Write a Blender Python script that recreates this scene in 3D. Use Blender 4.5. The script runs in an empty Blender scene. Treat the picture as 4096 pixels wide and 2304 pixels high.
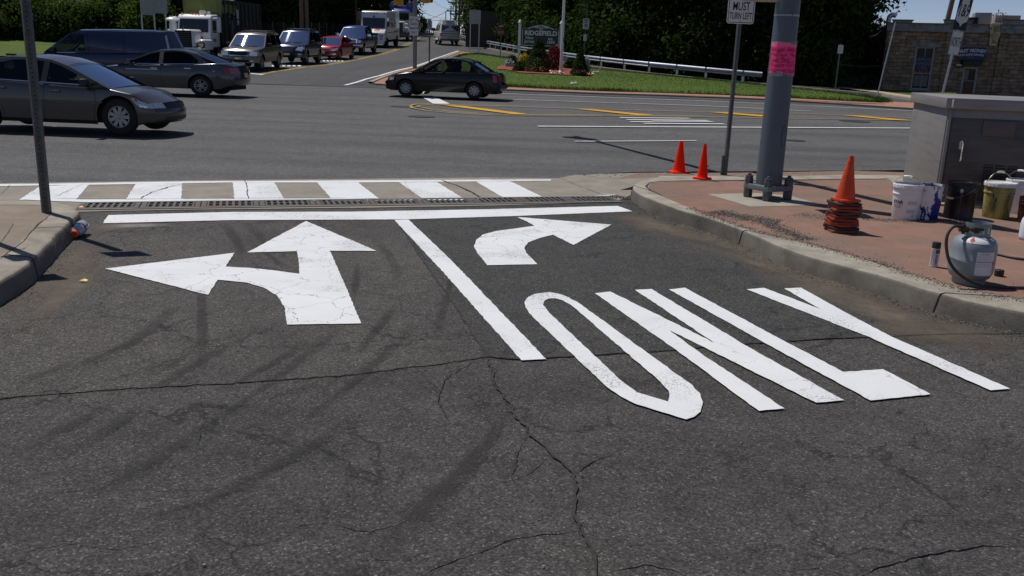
import bpy, bmesh, math, random
from mathutils import Vector, Matrix, noise
from mathutils.geometry import tessellate_polygon
PI = math.pi
rad = math.radians
SC = bpy.context.scene
COL = SC.collection

# ------------------------------------------------------------ camera
CAM_Z, PITCH, ROLL, FPX = 1.6, rad(14.6), 0.0353, 3527.0
F_ = Vector((0, math.cos(PITCH), -math.sin(PITCH)))
U0 = Vector((0, math.sin(PITCH), math.cos(PITCH)))
R0 = Vector((1, 0, 0))
R_ = (R0 + ROLL * U0).normalized()
U_ = (U0 - ROLL * R0).normalized()
CAMP = Vector((0, 0, CAM_Z))
cd = bpy.data.cameras.new('camera')
cam = bpy.data.objects.new('camera', cd)
COL.objects.link(cam)
cd.sensor_width = 36.0
cd.lens = 36.0 * FPX / 4096
cd.clip_start, cd.clip_end = 0.05, 2000
m = Matrix((R_, U_, -F_)).transposed().to_4x4()
m.translation = CAMP
cam.matrix_world = m
SC.camera = cam

# ------------------------------------------------------------ sky, sun, exposure
SUN_EL, SUN_AZ = rad(63), rad(-51)          # azimuth from +Y towards +X (negative: to the left, beyond the road)
w = bpy.data.worlds.new('World')
SC.world = w
w.use_nodes = True
nt = w.node_tree
bg = nt.nodes['Background']
sky = nt.nodes.new('ShaderNodeTexSky')
sky.sky_type = 'NISHITA'
sky.sun_disc = False
sky.sun_elevation = SUN_EL
sky.sun_rotation = SUN_AZ
sky.air_density, sky.dust_density, sky.ozone_density = 1.0, 1.0, 4.0
sky.altitude = 4000
hz = nt.nodes.new('ShaderNodeMix')          # a hazy summer sky is greyer than the clear-air model
hz.data_type, hz.blend_type = 'RGBA', 'MULTIPLY'
hz.inputs[0].default_value = 1.0
hz.inputs[7].default_value = (1.22, 1.01, .97, 1)
nt.links.new(sky.outputs[0], hz.inputs[6])
nt.links.new(hz.outputs[2], bg.inputs[0])
bg.inputs[1].default_value = 0.075
sd = bpy.data.lights.new('sun', 'SUN')
sd.energy, sd.angle, sd.color = 3.6, rad(0.53), (1.0, 0.955, 0.9)
so = bpy.data.objects.new('sun', sd)
COL.objects.link(so)
SUNV = Vector((math.sin(SUN_AZ) * math.cos(SUN_EL), math.cos(SUN_AZ) * math.cos(SUN_EL), math.sin(SUN_EL)))
so.rotation_euler = SUNV.to_track_quat('Z', 'Y').to_euler()
so.location = (0, 0, 40)
SC.view_settings.view_transform = 'Standard'
SC.view_settings.look = 'None'
SC.view_settings.exposure = 0.0
SC.view_settings.gamma = 1.0
SC.view_settings.use_curve_mapping = False
SC.cycles.max_bounces = 8
SC.cycles.transparent_max_bounces = 24
SC.cycles.caustics_reflective = SC.cycles.caustics_refractive = False

# ------------------------------------------------------------ terrain
def interp(pts, x):
    if x <= pts[0][0]: return pts[0][1]
    for (a, b), (c, d) in zip(pts, pts[1:]):
        if x <= c: return b + (d - b) * (x - a) / (c - a)
    return pts[-1][1]
def sstep(a, b, x):
    t = min(1, max(0, (x - a) / (b - a)))
    return t * t * (3 - 2 * t)
PP = [(13, 0), (28, .13), (36, .22), (39, .33), (43, .58), (48, .78), (52, .88), (60, 1.15), (68, 1.55), (75, 1.92), (80.6, 2.2), (95, 2.85), (110, 3.65), (126, 4.6), (132, 4.75), (140, 4.6), (170, 3.0), (260, 0), (900, 0)]
QQ = [(13, 0), (28, .13), (36, .22), (60, .42), (100, .7), (900, .7)]
PT = [interp(PP, i * .25) for i in range(0, 3700)]
PT = [sum(PT[max(0, i - 4):i + 5]) / len(PT[max(0, i - 4):i + 5]) if i > 60 else PT[i] for i in range(len(PT))]
def PZ(y):
    if y <= 13: return 0.0
    f = min(y * 4, 3690); i = int(f)
    return PT[i] + (PT[i + 1] - PT[i]) * (f - i)
def TZ(x, y):
    t = sstep(2, 22, x)
    k = 1 - .35 * sstep(14, 19, -x) + .35 * sstep(22, 28, -x)
    return PZ(y) * k * (1 - t) + interp(QQ, y) * t
def ray(px, py):
    return (F_ * FPX + R_ * (px - 2048) + U_ * (1152 - py)).normalized()
def at(px, py, z=None, dz=0.0):
    d = ray(px, py)
    if z is not None:
        t = (z - CAM_Z) / d.z
        return CAMP + d * t
    t, st = 3.0, .25
    while t < 300:
        p = CAMP + d * t
        if p.z < TZ(p.x, p.y) + dz:
            lo, hi = t - st, t
            for _ in range(20):
                m_ = (lo + hi) / 2
                p = CAMP + d * m_
                if p.z < TZ(p.x, p.y) + dz: hi = m_
                else: lo = m_
            return CAMP + d * hi
        t += st
    return CAMP + d * t
def onplane(px, py, o, n):
    d = ray(px, py)
    return CAMP + d * ((o - CAMP).dot(n) / d.dot(n))
def proj(p):
    v = Vector(p) - CAMP
    zc = v.dot(F_)
    return (2048 + FPX * v.dot(R_) / zc, 1152 - FPX * v.dot(U_) / zc, zc)
def cA(x, y): return (.5435 * x, 640 + .5435 * y)
def cB(x, y): return (1400 + .5435 * x, 640 + .5435 * y)
def cC(x, y): return (1900 + .8525 * x, 1100 + .8525 * y)
def cD(x, y): return (1.59 * x, 1.59 * y)
def c2(x, y): return (900 + .3975 * x, .3975 * y)
def c3(x, y): return (1800 + .3975 * x, .3975 * y)
def c4(x, y): return (2500 + .3975 * x, .3975 * y)
def c5(x, y): return (3300 + .3092 * x, .3092 * y)
def c6(x, y): return (2400 + .3975 * x, 350 + .3975 * y)
def c7(x, y): return (3072 + .3975 * x, 560 + .3975 * y)
def c8(x, y): return (3600 + .29 * x, 880 + .29 * y)
def L(f, pts): return [f(*p) for p in pts]
def G(pts, z=None, dz=0.0): return [at(p[0], p[1], z, dz) for p in pts]

# ------------------------------------------------------------ materials
def new_mat(name):
    mt = bpy.data.materials.new(name)
    mt.use_nodes = True
    n = mt.node_tree.nodes
    return mt, n, mt.node_tree.links, n['Principled BSDF']
def set_in(b, **k):
    for a, v in k.items():
        b.inputs[a.replace('_', ' ')].default_value = v
def rgba(c): return (c[0], c[1], c[2], 1.0)
def ramp(n, stops):
    r = n.new('ShaderNodeValToRGB')
    e = r.color_ramp.elements
    e[0].position, e[0].color = stops[0][0], rgba(stops[0][1])
    e[1].position, e[1].color = stops[-1][0], rgba(stops[-1][1])
    for p, c in stops[1:-1]:
        q = e.new(p); q.color = rgba(c)
    return r
def g3(v): return (v, v, v)
def noise_n(n, l, co, scale, detail=4, rough=.6, stretch=None):
    t = n.new('ShaderNodeTexNoise')
    t.inputs['Scale'].default_value = scale
    t.inputs['Detail'].default_value = detail
    t.inputs['Roughness'].default_value = rough
    if stretch:
        mp = n.new('ShaderNodeMapping')
        mp.inputs['Scale'].default_value = stretch[:3]
        if len(stretch) > 3: mp.inputs['Rotation'].default_value = (0, 0, stretch[3])
        l.new(co, mp.inputs[0]); co = mp.outputs[0]
    l.new(co, t.inputs['Vector'])
    return t
def mix(n, l, kind, fac, a, b):
    x = n.new('ShaderNodeMix')
    x.data_type = 'RGBA'; x.blend_type = kind
    for sock, v in ((x.inputs[0], fac), (x.inputs[6], a), (x.inputs[7], b)):
        if hasattr(v, 'is_output'): l.new(v, sock)
        elif isinstance(v, (int, float)): sock.default_value = v
        else: sock.default_value = rgba(v)
    return x.outputs[2]
def M(name, col, rough=.5, metal=0.0, var=.12, scale=6.0, bump=0.0, bscale=60.0, coat=0.0, dirt=None, dscale=3.0, dlo=.5, dhi=.65, spec=.5, stretch=None):
    """Plain surface: base colour varied by noise, optional dirt colour in patches, optional fine bump."""
    mt, n, l, b = new_mat(name)
    co = n.new('ShaderNodeTexCoord').outputs['Object']
    nz = noise_n(n, l, co, scale, 5, .6, stretch)
    r = ramp(n, [(.3, tuple(max(0, c * (1 - var)) for c in col)), (.7, tuple(min(1, c * (1 + var)) for c in col))])
    l.new(nz.outputs[0], r.inputs[0])
    out = r.outputs[0]
    if dirt is not None:
        dn = noise_n(n, l, co, dscale, 7, .7, stretch)
        dr = ramp(n, [(dlo, g3(0)), (dhi, g3(1))])
        l.new(dn.outputs[0], dr.inputs[0])
        out = mix(n, l, 'MIX', dr.outputs[0], out, dirt)
    l.new(out, b.inputs['Base Color'])
    set_in(b, Roughness=rough, Metallic=metal, Coat_Weight=coat, Coat_Roughness=.06, Specular_IOR_Level=spec)
    if bump:
        bn = noise_n(n, l, co, bscale, 4, .6)
        bp = n.new('ShaderNodeBump')
        bp.inputs['Strength'].default_value = bump
        bp.inputs['Distance'].default_value = .01
        l.new(bn.outputs[0], bp.inputs['Height'])
        l.new(bp.outputs[0], b.inputs['Normal'])
    return mt
def asphalt(name, lo, hi, tint, agg=110.0, speck=.3, bump=.6, stain=.5, streak=None, web=0.0):
    """Aggregate seen as small random cells, pale stones here and there, soft stains and wheel wear."""
    mt, n, l, b = new_mat(name)
    co = n.new('ShaderNodeTexCoord').outputs['Object']
    v = n.new('ShaderNodeTexVoronoi'); v.inputs['Scale'].default_value = agg
    l.new(co, v.inputs['Vector'])
    sep = n.new('ShaderNodeSeparateColor'); l.new(v.outputs['Color'], sep.inputs[0])
    r = ramp(n, [(0, tuple(lo * t for t in tint)), (.75, tuple(hi * t for t in tint)), (.93, tuple(hi * 1.25 * t for t in tint)), (1, tuple(speck * t for t in tint))])
    l.new(sep.outputs[0], r.inputs[0])
    fine = noise_n(n, l, co, agg * 1.7, 3, .8)
    fr = ramp(n, [(.3, g3(.55)), (.7, g3(1.4))]); l.new(fine.outputs[0], fr.inputs[0])
    c = mix(n, l, 'MULTIPLY', .8, r.outputs[0], fr.outputs[0])
    big = noise_n(n, l, co, .55, 6, .65)
    br = ramp(n, [(.3, (1 - stain * .45,) * 3), (.5, g3(1)), (.72, (1 + stain * .4, 1 + stain * .36, 1 + stain * .30))]); l.new(big.outputs[0], br.inputs[0])
    c = mix(n, l, 'MULTIPLY', 1.0, c, br.outputs[0])
    mid = noise_n(n, l, co, 5.0, 5, .7)
    mr = ramp(n, [(.3, g3(.82)), (.7, g3(1.15))]); l.new(mid.outputs[0], mr.inputs[0])
    c = mix(n, l, 'MULTIPLY', .9, c, mr.outputs[0])
    if streak:
        s = noise_n(n, l, co, 1.0, 5, .6, streak)
        sr = ramp(n, [(.35, g3(.74)), (.52, g3(1)), (.7, g3(1.1))]); l.new(s.outputs[0], sr.inputs[0])
        c = mix(n, l, 'MULTIPLY', .8, c, sr.outputs[0])
    if web:
        for sc_, wd, lo_, seed_ in ((.9, .011, .44, 0), (2.8, .02, .50, 7)):
            wob = noise_n(n, l, co, sc_ * 2.4, 5, .65)
            ad = n.new('ShaderNodeVectorMath'); ad.operation = 'MULTIPLY_ADD'; ad.inputs[1].default_value = (.7 / sc_, .7 / sc_, 0)
            l.new(wob.outputs['Color'], ad.inputs[0]); l.new(co, ad.inputs[2])
            vo = n.new('ShaderNodeTexVoronoi'); vo.feature = 'DISTANCE_TO_EDGE'; vo.inputs['Scale'].default_value = sc_
            l.new(ad.outputs[0], vo.inputs['Vector'])
            cr = ramp(n, [(.0, g3(1)), (wd, g3(0))]); l.new(vo.outputs['Distance'], cr.inputs[0])
            mp = n.new('ShaderNodeMapping'); mp.inputs['Location'].default_value = (seed_, seed_, 0); l.new(co, mp.inputs[0])
            lim = noise_n(n, l, mp.outputs[0], .8, 3); lr = ramp(n, [(lo_ - .06 * web, g3(0)), (lo_ + .12, g3(.9))]); l.new(lim.outputs[0], lr.inputs[0])
            cf = mix(n, l, 'MULTIPLY', 1.0, cr.outputs[0], lr.outputs[0])
            c = mix(n, l, 'MIX', cf, c, (.014, .013, .012))
    l.new(c, b.inputs['Base Color'])
    set_in(b, Roughness=.85, Specular_IOR_Level=.3)
    bp = n.new('ShaderNodeBump'); bp.inputs['Strength'].default_value = bump; bp.inputs['Distance'].default_value = .010
    h = mix(n, l, 'MIX', .5, sep.outputs[1], fine.outputs[0])
    l.new(h, bp.inputs['Height']); l.new(bp.outputs[0], b.inputs['Normal'])
    return mt
def paint_mat(name, col, wear=.62, under=(.06, .058, .055), crack=True, amt=.6, cut=.45, cw=.0055):
    """Road paint: nearly even, hairline cracks, and pinholes where the asphalt shows."""
    mt, n, l, b = new_mat(name)
    co = n.new('ShaderNodeTexCoord').outputs['Object']
    nz = noise_n(n, l, co, 2.0, 4)
    r = ramp(n, [(.3, tuple(c * .94 for c in col)), (.7, tuple(min(.95, c * 1.03) for c in col))]); l.new(nz.outputs[0], r.inputs[0])
    c = r.outputs[0]
    pat = noise_n(n, l, co, 1.3, 3)
    pr = ramp(n, [(.52, g3(0)), (.66, g3(1))]); l.new(pat.outputs[0], pr.inputs[0])
    pin = noise_n(n, l, co, 95.0, 4, .8)
    pinr = ramp(n, [(wear, g3(0)), (wear + .05, g3(1))]); l.new(pin.outputs[0], pinr.inputs[0])
    fac = mix(n, l, 'MULTIPLY', 1.0, pinr.outputs[0], pr.outputs[0])
    if crack:
        wob = noise_n(n, l, co, 3.5, 5, .6)
        add = n.new('ShaderNodeVectorMath'); add.operation = 'MULTIPLY_ADD'
        add.inputs[1].default_value = (.35, .35, 0)
        l.new(wob.outputs['Color'], add.inputs[0]); l.new(co, add.inputs[2])
        vo = n.new('ShaderNodeTexVoronoi'); vo.feature = 'DISTANCE_TO_EDGE'; vo.inputs['Scale'].default_value = 3.0
        l.new(add.outputs[0], vo.inputs['Vector'])
        cr = ramp(n, [(.0015, g3(1)), (cw, g3(0))]); l.new(vo.outputs['Distance'], cr.inputs[0])
        lim = noise_n(n, l, co, 1.7, 2)
        lr = ramp(n, [(cut, g3(0)), (cut + .13, g3(amt))]); l.new(lim.outputs[0], lr.inputs[0])
        crf = mix(n, l, 'MULTIPLY', 1.0, cr.outputs[0], lr.outputs[0])
        fac = mix(n, l, 'LIGHTEN', 1.0, fac, crf)
    c = mix(n, l, 'MIX', fac, c, under)
    l.new(c, b.inputs['Base Color'])
    set_in(b, Roughness=.6, Specular_IOR_Level=.4)
    bn = noise_n(n, l, co, 110.0, 3, .7)
    bp = n.new('ShaderNodeBump'); bp.inputs['Strength'].default_value = .6; bp.inputs['Distance'].default_value = .005
    l.new(bn.outputs[0], bp.inputs['Height']); l.new(bp.outputs[0], b.inputs['Normal'])
    return mt
def glass_mat(name, tint, refl=1.0, gc=(.5, .58, .66)):
    """Tinted window: what is behind shows through the tint, the sky reflects by Fresnel."""
    mt, n, l, b = new_mat(name)
    out = n['Material Output']
    n.remove(b)
    tr = n.new('ShaderNodeBsdfTransparent'); tr.inputs[0].default_value = rgba(tint)
    gl = n.new('ShaderNodeBsdfGlossy'); gl.inputs['Roughness'].default_value = .02
    gl.inputs['Color'].default_value = rgba(gc)
    fr = n.new('ShaderNodeFresnel'); fr.inputs[0].default_value = 1.5 * refl
    mx = n.new('ShaderNodeMixShader')
    l.new(fr.outputs[0], mx.inputs[0]); l.new(tr.outputs[0], mx.inputs[1]); l.new(gl.outputs[0], mx.inputs[2])
    l.new(mx.outputs[0], out.inputs[0])
    return mt
def leaf_mat(name, lo, hi, trans=.35, nsc=.9):
    mt, n, l, b = new_mat(name)
    out = n['Material Output']
    co = n.new('ShaderNodeTexCoord').outputs['Object']
    oi = n.new('ShaderNodeObjectInfo')
    nz = noise_n(n, l, co, nsc, 4, .7)
    r = ramp(n, [(.3, lo), (.72, hi)]); l.new(nz.outputs[0], r.inputs[0])
    hs = n.new('ShaderNodeHueSaturation')
    mr = n.new('ShaderNodeMapRange'); mr.inputs[3].default_value = .75; mr.inputs[4].default_value = 1.2
    l.new(oi.outputs['Random'], mr.inputs[0]); l.new(mr.outputs[0], hs.inputs['Value'])
    l.new(r.outputs[0], hs.inputs['Color'])
    l.new(hs.outputs[0], b.inputs['Base Color'])
    set_in(b, Roughness=.75, Specular_IOR_Level=.1)
    t = n.new('ShaderNodeBsdfTranslucent'); l.new(hs.outputs[0], t.inputs[0])
    mx = n.new('ShaderNodeMixShader'); mx.inputs[0].default_value = trans
    l.new(b.outputs[0], mx.inputs[1]); l.new(t.outputs[0], mx.inputs[2]); l.new(mx.outputs[0], out.inputs[0])
    return mt

# ------------------------------------------------------------ mesh helpers
class MB:
    def __init__(s):
        s.v, s.f, s.m = [], [], []
    def add(s, verts, faces, mi=0, X=None):
        o = len(s.v)
        for p in verts:
            p = Vector(p)
            s.v.append(X @ p if X is not None else p)
        for f in faces:
            s.f.append([i + o for i in f]); s.m.append(mi)
        return s
    def box(s, c, d, mi=0, X=None, rz=0.0, top=(1, 1)):
        a, b_, h = d[0] / 2, d[1] / 2, d[2] / 2
        R = Matrix.Rotation(rz, 3, 'Z')
        vs = []
        for z in (-h, h):
            k = (1, 1) if z < 0 else top
            for x, y in ((-a, -b_), (a, -b_), (a, b_), (-a, b_)):
                vs.append(Vector(c) + R @ Vector((x * k[0], y * k[1], z)))
        return s.add(vs, [(0, 3, 2, 1), (4, 5, 6, 7), (0, 1, 5, 4), (1, 2, 6, 5), (2, 3, 7, 6), (3, 0, 4, 7)], mi, X)
    def tube(s, pts, r, n=10, mi=0, cap=True, X=None):
        pts = [Vector(p) for p in pts]
        rs = r if isinstance(r, (list, tuple)) else [r] * len(pts)
        vs, fs, prev = [], [], None
        for i, p in enumerate(pts):
            d = (pts[min(i + 1, len(pts) - 1)] - pts[max(i - 1, 0)]).normalized()
            if prev is None:
                a = d.orthogonal().normalized() if abs(d.z) < .99 else Vector((1, 0, 0))
                a = (a - d * a.dot(d)).normalized()
            else:
                a = (prev - d * prev.dot(d)).normalized()
            prev = a
            b_ = d.cross(a)
            for k in range(n):
                t = 2 * PI * k / n
                vs.append(p + (a * math.cos(t) + b_ * math.sin(t)) * rs[i])
        for i in range(len(pts) - 1):
            for k in range(n):
                k2 = (k + 1) % n
                fs.append((i * n + k, i * n + k2, (i + 1) * n + k2, (i + 1) * n + k))
        if cap:
            fs.append(tuple(range(n - 1, -1, -1)))
            fs.append(tuple(range((len(pts) - 1) * n, len(pts) * n)))
        return s.add(vs, fs, mi, X)
    def lathe(s, prof, c=(0, 0, 0), n=24, mi=0, X=None, a0=0.0, a1=2 * PI, cap=False):
        """prof: (r, z) from bottom up, around +Z."""
        vs, fs = [], []
        full = abs(a1 - a0 - 2 * PI) < 1e-6
        k_ = n if full else n + 1
        for r, z in prof:
            for k in range(k_):
                t = a0 + (a1 - a0) * k / n
                vs.append(Vector(c) + Vector((r * math.cos(t), r * math.sin(t), z)))
        for i in range(len(prof) - 1):
            for k in range(n):
                k2 = (k + 1) % k_
                fs.append((i * k_ + k, i * k_ + k2, (i + 1) * k_ + k2, (i + 1) * k_ + k))
        if cap:
            fs.append(tuple(range(k_ - 1, -1, -1)))
            fs.append(tuple(range((len(prof) - 1) * k_, len(prof) * k_)))
        return s.add(vs, fs, mi, X)
    def grid(s, fn, nu, nv, mi=0, flip=False, X=None):
        vs = [fn(i / nu, j / nv) for i in range(nu + 1) for j in range(nv + 1)]
        fs = []
        for i in range(nu):
            for j in range(nv):
                q = (i * (nv + 1) + j, (i + 1) * (nv + 1) + j, (i + 1) * (nv + 1) + j + 1, i * (nv + 1) + j + 1)
                fs.append(q[::-1] if flip else q)
        return s.add(vs, fs, mi, X)
    def prism(s, poly, z0, z1, mi=0, X=None, mi_side=None):
        """poly: 2-D outline (x, y), extruded z0..z1 (tessellated caps)."""
        n = len(poly)
        area = sum(poly[i][0] * poly[(i + 1) % n][1] - poly[(i + 1) % n][0] * poly[i][1] for i in range(n))
        if area < 0: poly = poly[::-1]
        tris = tessellate_polygon([[Vector((p[0], p[1], 0)) for p in poly]])
        vs = [Vector((p[0], p[1], z0)) for p in poly] + [Vector((p[0], p[1], z1)) for p in poly]
        fs = []
        for t in tris:
            a, b_, c = (poly[i] for i in t)
            if (b_[0] - a[0]) * (c[1] - a[1]) - (b_[1] - a[1]) * (c[0] - a[0]) < 0: t = t[::-1]
            fs.append([i + n for i in t]); fs.append([i for i in t[::-1]])
        s.add(vs, fs, mi, X)
        return s.add(vs, [(i, (i + 1) % n, (i + 1) % n + n, i + n) for i in range(n)], mi if mi_side is None else mi_side, X)
    def build(s, name, mats, parent=None, smooth=35, bevel=0.0, X=None, merge=True):
        me = bpy.data.meshes.new(name)
        me.from_pydata([tuple(X @ p) if X is not None else tuple(p) for p in s.v], [], s.f)
        if not isinstance(mats, (list, tuple)): mats = [mats]
        for mt in mats: me.materials.append(mt)
        me.polygons.foreach_set('material_index', s.m)
        if merge or bevel:
            bm = bmesh.new(); bm.from_mesh(me)
            if merge: bmesh.ops.remove_doubles(bm, verts=bm.verts, dist=1e-5)
            if bevel:
                es = [e for e in bm.edges if len(e.link_faces) == 2 and e.calc_face_angle(0) > .5]
                bmesh.ops.bevel(bm, geom=es, offset=bevel, segments=2, profile=.5, affect='EDGES', clamp_overlap=True)
            bm.to_mesh(me); bm.free()
        if smooth:
            me.polygons.foreach_set('use_smooth', [True] * len(me.polygons))
            me.set_sharp_from_angle(angle=rad(smooth))
        me.update()
        o = bpy.data.objects.new(name, me)
        COL.objects.link(o)
        if parent is not None: o.parent = parent
        return o
def tag(o, label=None, cat=None, group=None, kind=None):
    if label: o['label'] = label
    if cat: o['category'] = cat
    if group: o['group'] = group
    if kind: o['kind'] = kind
    return o
def thing(name, label, cat, loc=(0, 0, 0), rz=0.0, group=None, rot=None, scale=1.0):
    o = bpy.data.objects.new(name, None)
    o.empty_display_size = .2
    COL.objects.link(o)
    o.location = loc
    o.rotation_euler = rot if rot else (0, 0, rz)
    o.scale = (scale,) * 3 if isinstance(scale, (int, float)) else scale
    return tag(o, label, cat, group)
def kids(o): return [c for c in bpy.data.objects if c.parent == o]
def copy_tree(o, parent=None):
    c = o.copy(); COL.objects.link(c)
    if parent: c.parent = parent
    for k in list(o.children): copy_tree(k, c)
    return c
def poly_obj(name, loops, mat, z, parent=None, thick=0.0, subdiv=None, dz=None, jit=0.0, seed=1):
    """Flat sheet from outline(s) of world points. Rough edge by jit; dz: drape on the terrain that far above it."""
    rnd = random.Random(seed)
    out = []
    for lp in loops:
        pts = [Vector((p[0], p[1])) for p in lp]
        if jit:
            q = []
            for a, b_ in zip(pts, pts[1:] + pts[:1]):
                k = max(1, int((b_ - a).length / .04))
                for i in range(k):
                    p = a.lerp(b_, i / k)
                    q.append(p + Vector((rnd.uniform(-jit, jit), rnd.uniform(-jit, jit))))
            pts = q
        out.append([Vector((p.x, p.y, 0)) for p in pts])
    flat = [p for lp in out for p in lp]
    tris = tessellate_polygon(out)
    bm = bmesh.new()
    bv = [bm.verts.new(p) for p in flat]
    for t in tris:
        try:
            f = bm.faces.new([bv[i] for i in t])
            f.normal_update()
            if f.normal.z < 0: f.normal_flip()
        except ValueError: pass
    if subdiv:
        xs = [p.x for p in flat]; ys = [p.y for p in flat]
        for ax, lo, hi in ((0, min(xs), max(xs)), (1, min(ys), max(ys))):
            st = subdiv[ax]
            k = math.floor(lo / st) + 1
            while k * st < hi:
                nrm = Vector((1, 0, 0)) if ax == 0 else Vector((0, 1, 0))
                bmesh.ops.bisect_plane(bm, geom=bm.verts[:] + bm.edges[:] + bm.faces[:], plane_co=nrm * (k * st), plane_no=nrm, dist=1e-5)
                k += 1
    for v in bm.verts:
        v.co.z = (TZ(v.co.x, v.co.y) + dz) if dz is not None else z
    if thick:
        r = bmesh.ops.extrude_face_region(bm, geom=bm.faces[:])
        vs = [g for g in r['geom'] if isinstance(g, bmesh.types.BMVert)]
        for v in vs: v.co.z += thick
        bmesh.ops.recalc_face_normals(bm, faces=bm.faces[:])
    me = bpy.data.meshes.new(name)
    bm.to_mesh(me); bm.free()
    me.materials.append(mat)
    o = bpy.data.objects.new(name, me)
    COL.objects.link(o)
    if parent is not None: o.parent = parent
    return o
def text_bm(s, size, bold=0.0, sx=1.0, shear=0.0, align='CENTER', spacing=1.0):
    cu = bpy.data.curves.new('txt', 'FONT')
    cu.body = s; cu.size = size; cu.align_x = align; cu.align_y = 'CENTER'
    cu.offset = bold; cu.shear = shear; cu.space_character = spacing
    cu.resolution_u = 3
    ob = bpy.data.objects.new('txt', cu)
    COL.objects.link(ob)
    dg = bpy.context.evaluated_depsgraph_get()
    me = bpy.data.meshes.new_from_object(ob.evaluated_get(dg))
    vs = [Vector((v.co.x * sx, v.co.y, 0)) for v in me.vertices]
    fs = [tuple(p.vertices) for p in me.polygons]
    bpy.data.objects.remove(ob); bpy.data.curves.remove(cu); bpy.data.meshes.remove(me)
    return vs, fs
def lettering(lines, mats, parent, y=-.001, name='lettering', fn=None):
    """lines: (text, size, x, z, bold, sx, material index[, shear]) standing in the local XZ plane, facing -Y."""
    b = MB()
    for ln in lines:
        t, size, x, z, bold, sx, mi = ln[:7]
        vs, fs = text_bm(t, size, bold, sx, ln[7] if len(ln) > 7 else 0.0)
        q = [Vector((v.x + x, y, v.y + z)) for v in vs]
        if fn: q = [fn(p) for p in q]
        b.add(q, fs, mi)
    return b.build(name, mats, parent, smooth=0, merge=False)

# ------------------------------------------------------------ shared materials
m_white = M('white_gloss', (.78, .78, .77), .35, var=.04, dirt=(.55, .53, .5), dlo=.62, dhi=.8)
m_black = M('black_plastic', (.012, .012, .013), .5, var=.3)
m_rubber = M('tyre_rubber', (.014, .014, .014), .85, var=.3, scale=20)
m_dark = M('dark_underbody', (.006, .006, .006), .9)
m_cloth = M('dark_upholstery', (.025, .025, .027), .9)
m_chrome = M('chrome', (.72, .73, .75), .12, 1.0, var=.05)
m_alloy = M('alloy', (.33, .335, .34), .38, .7, var=.08)
m_galv = M('galvanised_steel', (.42, .44, .46), .42, .75, var=.18, scale=14, dirt=(.2, .19, .18), dlo=.6, dhi=.8)
m_dsteel = M('weathered_dark_steel', (.11, .115, .12), .55, .5, var=.2, scale=14)
m_lamp = M('headlamp_glass', (.62, .65, .68), .08, .3, var=.25, scale=22, coat=1)
m_amber = M('amber_lens', (.75, .22, .02), .15, coat=1)
m_red = M('red_lens', (.28, .008, .01), .15, coat=1, var=.2)
m_plate = M('plate_yellow', (.62, .5, .2), .5, var=.25, scale=30)
m_txt = M('black_ink', (.012, .012, .013), .6, var=.05)
m_wtxt = M('white_ink', (.75, .75, .74), .6, var=.05)
m_signw = M('sign_sheeting', (.66, .66, .64), .45, var=.06, scale=3, dirt=(.48, .47, .44), dlo=.6, dhi=.8)
m_signback = M('aluminium_back', (.3, .3, .3), .5, .5, var=.15, scale=2)
m_glass = glass_mat('tinted_glass', (.38, .43, .42))
m_glassd = glass_mat('dark_glass', (.1, .12, .13), 1.0, (.25, .28, .31))
m_glassw = glass_mat('windscreen_glass', (.16, .2, .2), 1.15)
# ============================================================ GROUND, ROADS, PAVEMENTS
GRASS_T = (1, 1, 1)
def grass_mat(name, lo, hi):
    mt, n, l, b = new_mat(name)
    co = n.new('ShaderNodeTexCoord').outputs['Object']
    a = noise_n(n, l, co, .45, 6, .7); f = noise_n(n, l, co, 22, 4, .8)
    r = ramp(n, [(.3, lo), (.7, hi)]); l.new(a.outputs[0], r.inputs[0])
    fr = ramp(n, [(.3, g3(.45)), (.7, g3(1.5))]); l.new(f.outputs[0], fr.inputs[0])
    c = mix(n, l, 'MULTIPLY', 1.0, r.outputs[0], fr.outputs[0])
    dry = noise_n(n, l, co, 2.3, 5, .7); dr = ramp(n, [(.62, g3(0)), (.75, g3(.6))]); l.new(dry.outputs[0], dr.inputs[0])
    c = mix(n, l, 'MIX', dr.outputs[0], c, (.13, .125, .045))
    l.new(c, b.inputs['Base Color']); set_in(b, Roughness=.9, Specular_IOR_Level=.2)
    bp = n.new('ShaderNodeBump'); bp.inputs['Strength'].default_value = .8; bp.inputs['Distance'].default_value = .05
    l.new(f.outputs[0], bp.inputs['Height']); l.new(bp.outputs[0], b.inputs['Normal'])
    return mt
m_grass = grass_mat('lawn', (.058, .098, .013), (.098, .15, .022))
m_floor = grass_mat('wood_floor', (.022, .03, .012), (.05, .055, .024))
m_asA = asphalt('asphalt_foreground', .036, .096, (1.045, .99, .93), 135, .22, 1.0, .5, (.5, 1.6, 1, .6), 1.0)
m_asB = asphalt('asphalt_old_lane', .036, .112, (1.06, .99, .91), 140, .24, 1.0, .55, (1.3, .45, 1, .5), 1.0)
m_asC = asphalt('asphalt_new_lane', .024, .082, (1.03, .99, .95), 130, .18, 1.0, .4, None, .5)
m_asR = asphalt('asphalt_main_road', .066, .110, (1.0, .985, .97), 90, .3, .4, .3, (.05, 1.1, 1, .04))
m_asS = asphalt('asphalt_side_road', .05, .085, (.98, 1.0, 1.03), 60, .16, .3, .25, (.8, .06, 1, 0))
def concrete(name, col, d, var=.14):
    return M(name, col, .85, var=var, scale=3, bump=.5, bscale=150, dirt=d, dscale=2.2, dlo=.5, dhi=.78, spec=.3)
m_conc = concrete('apron_concrete', (.27, .245, .205), (.19, .17, .14))
m_kerb = concrete('kerb_concrete', (.33, .30, .245), (.14, .12, .095), .25)
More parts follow.
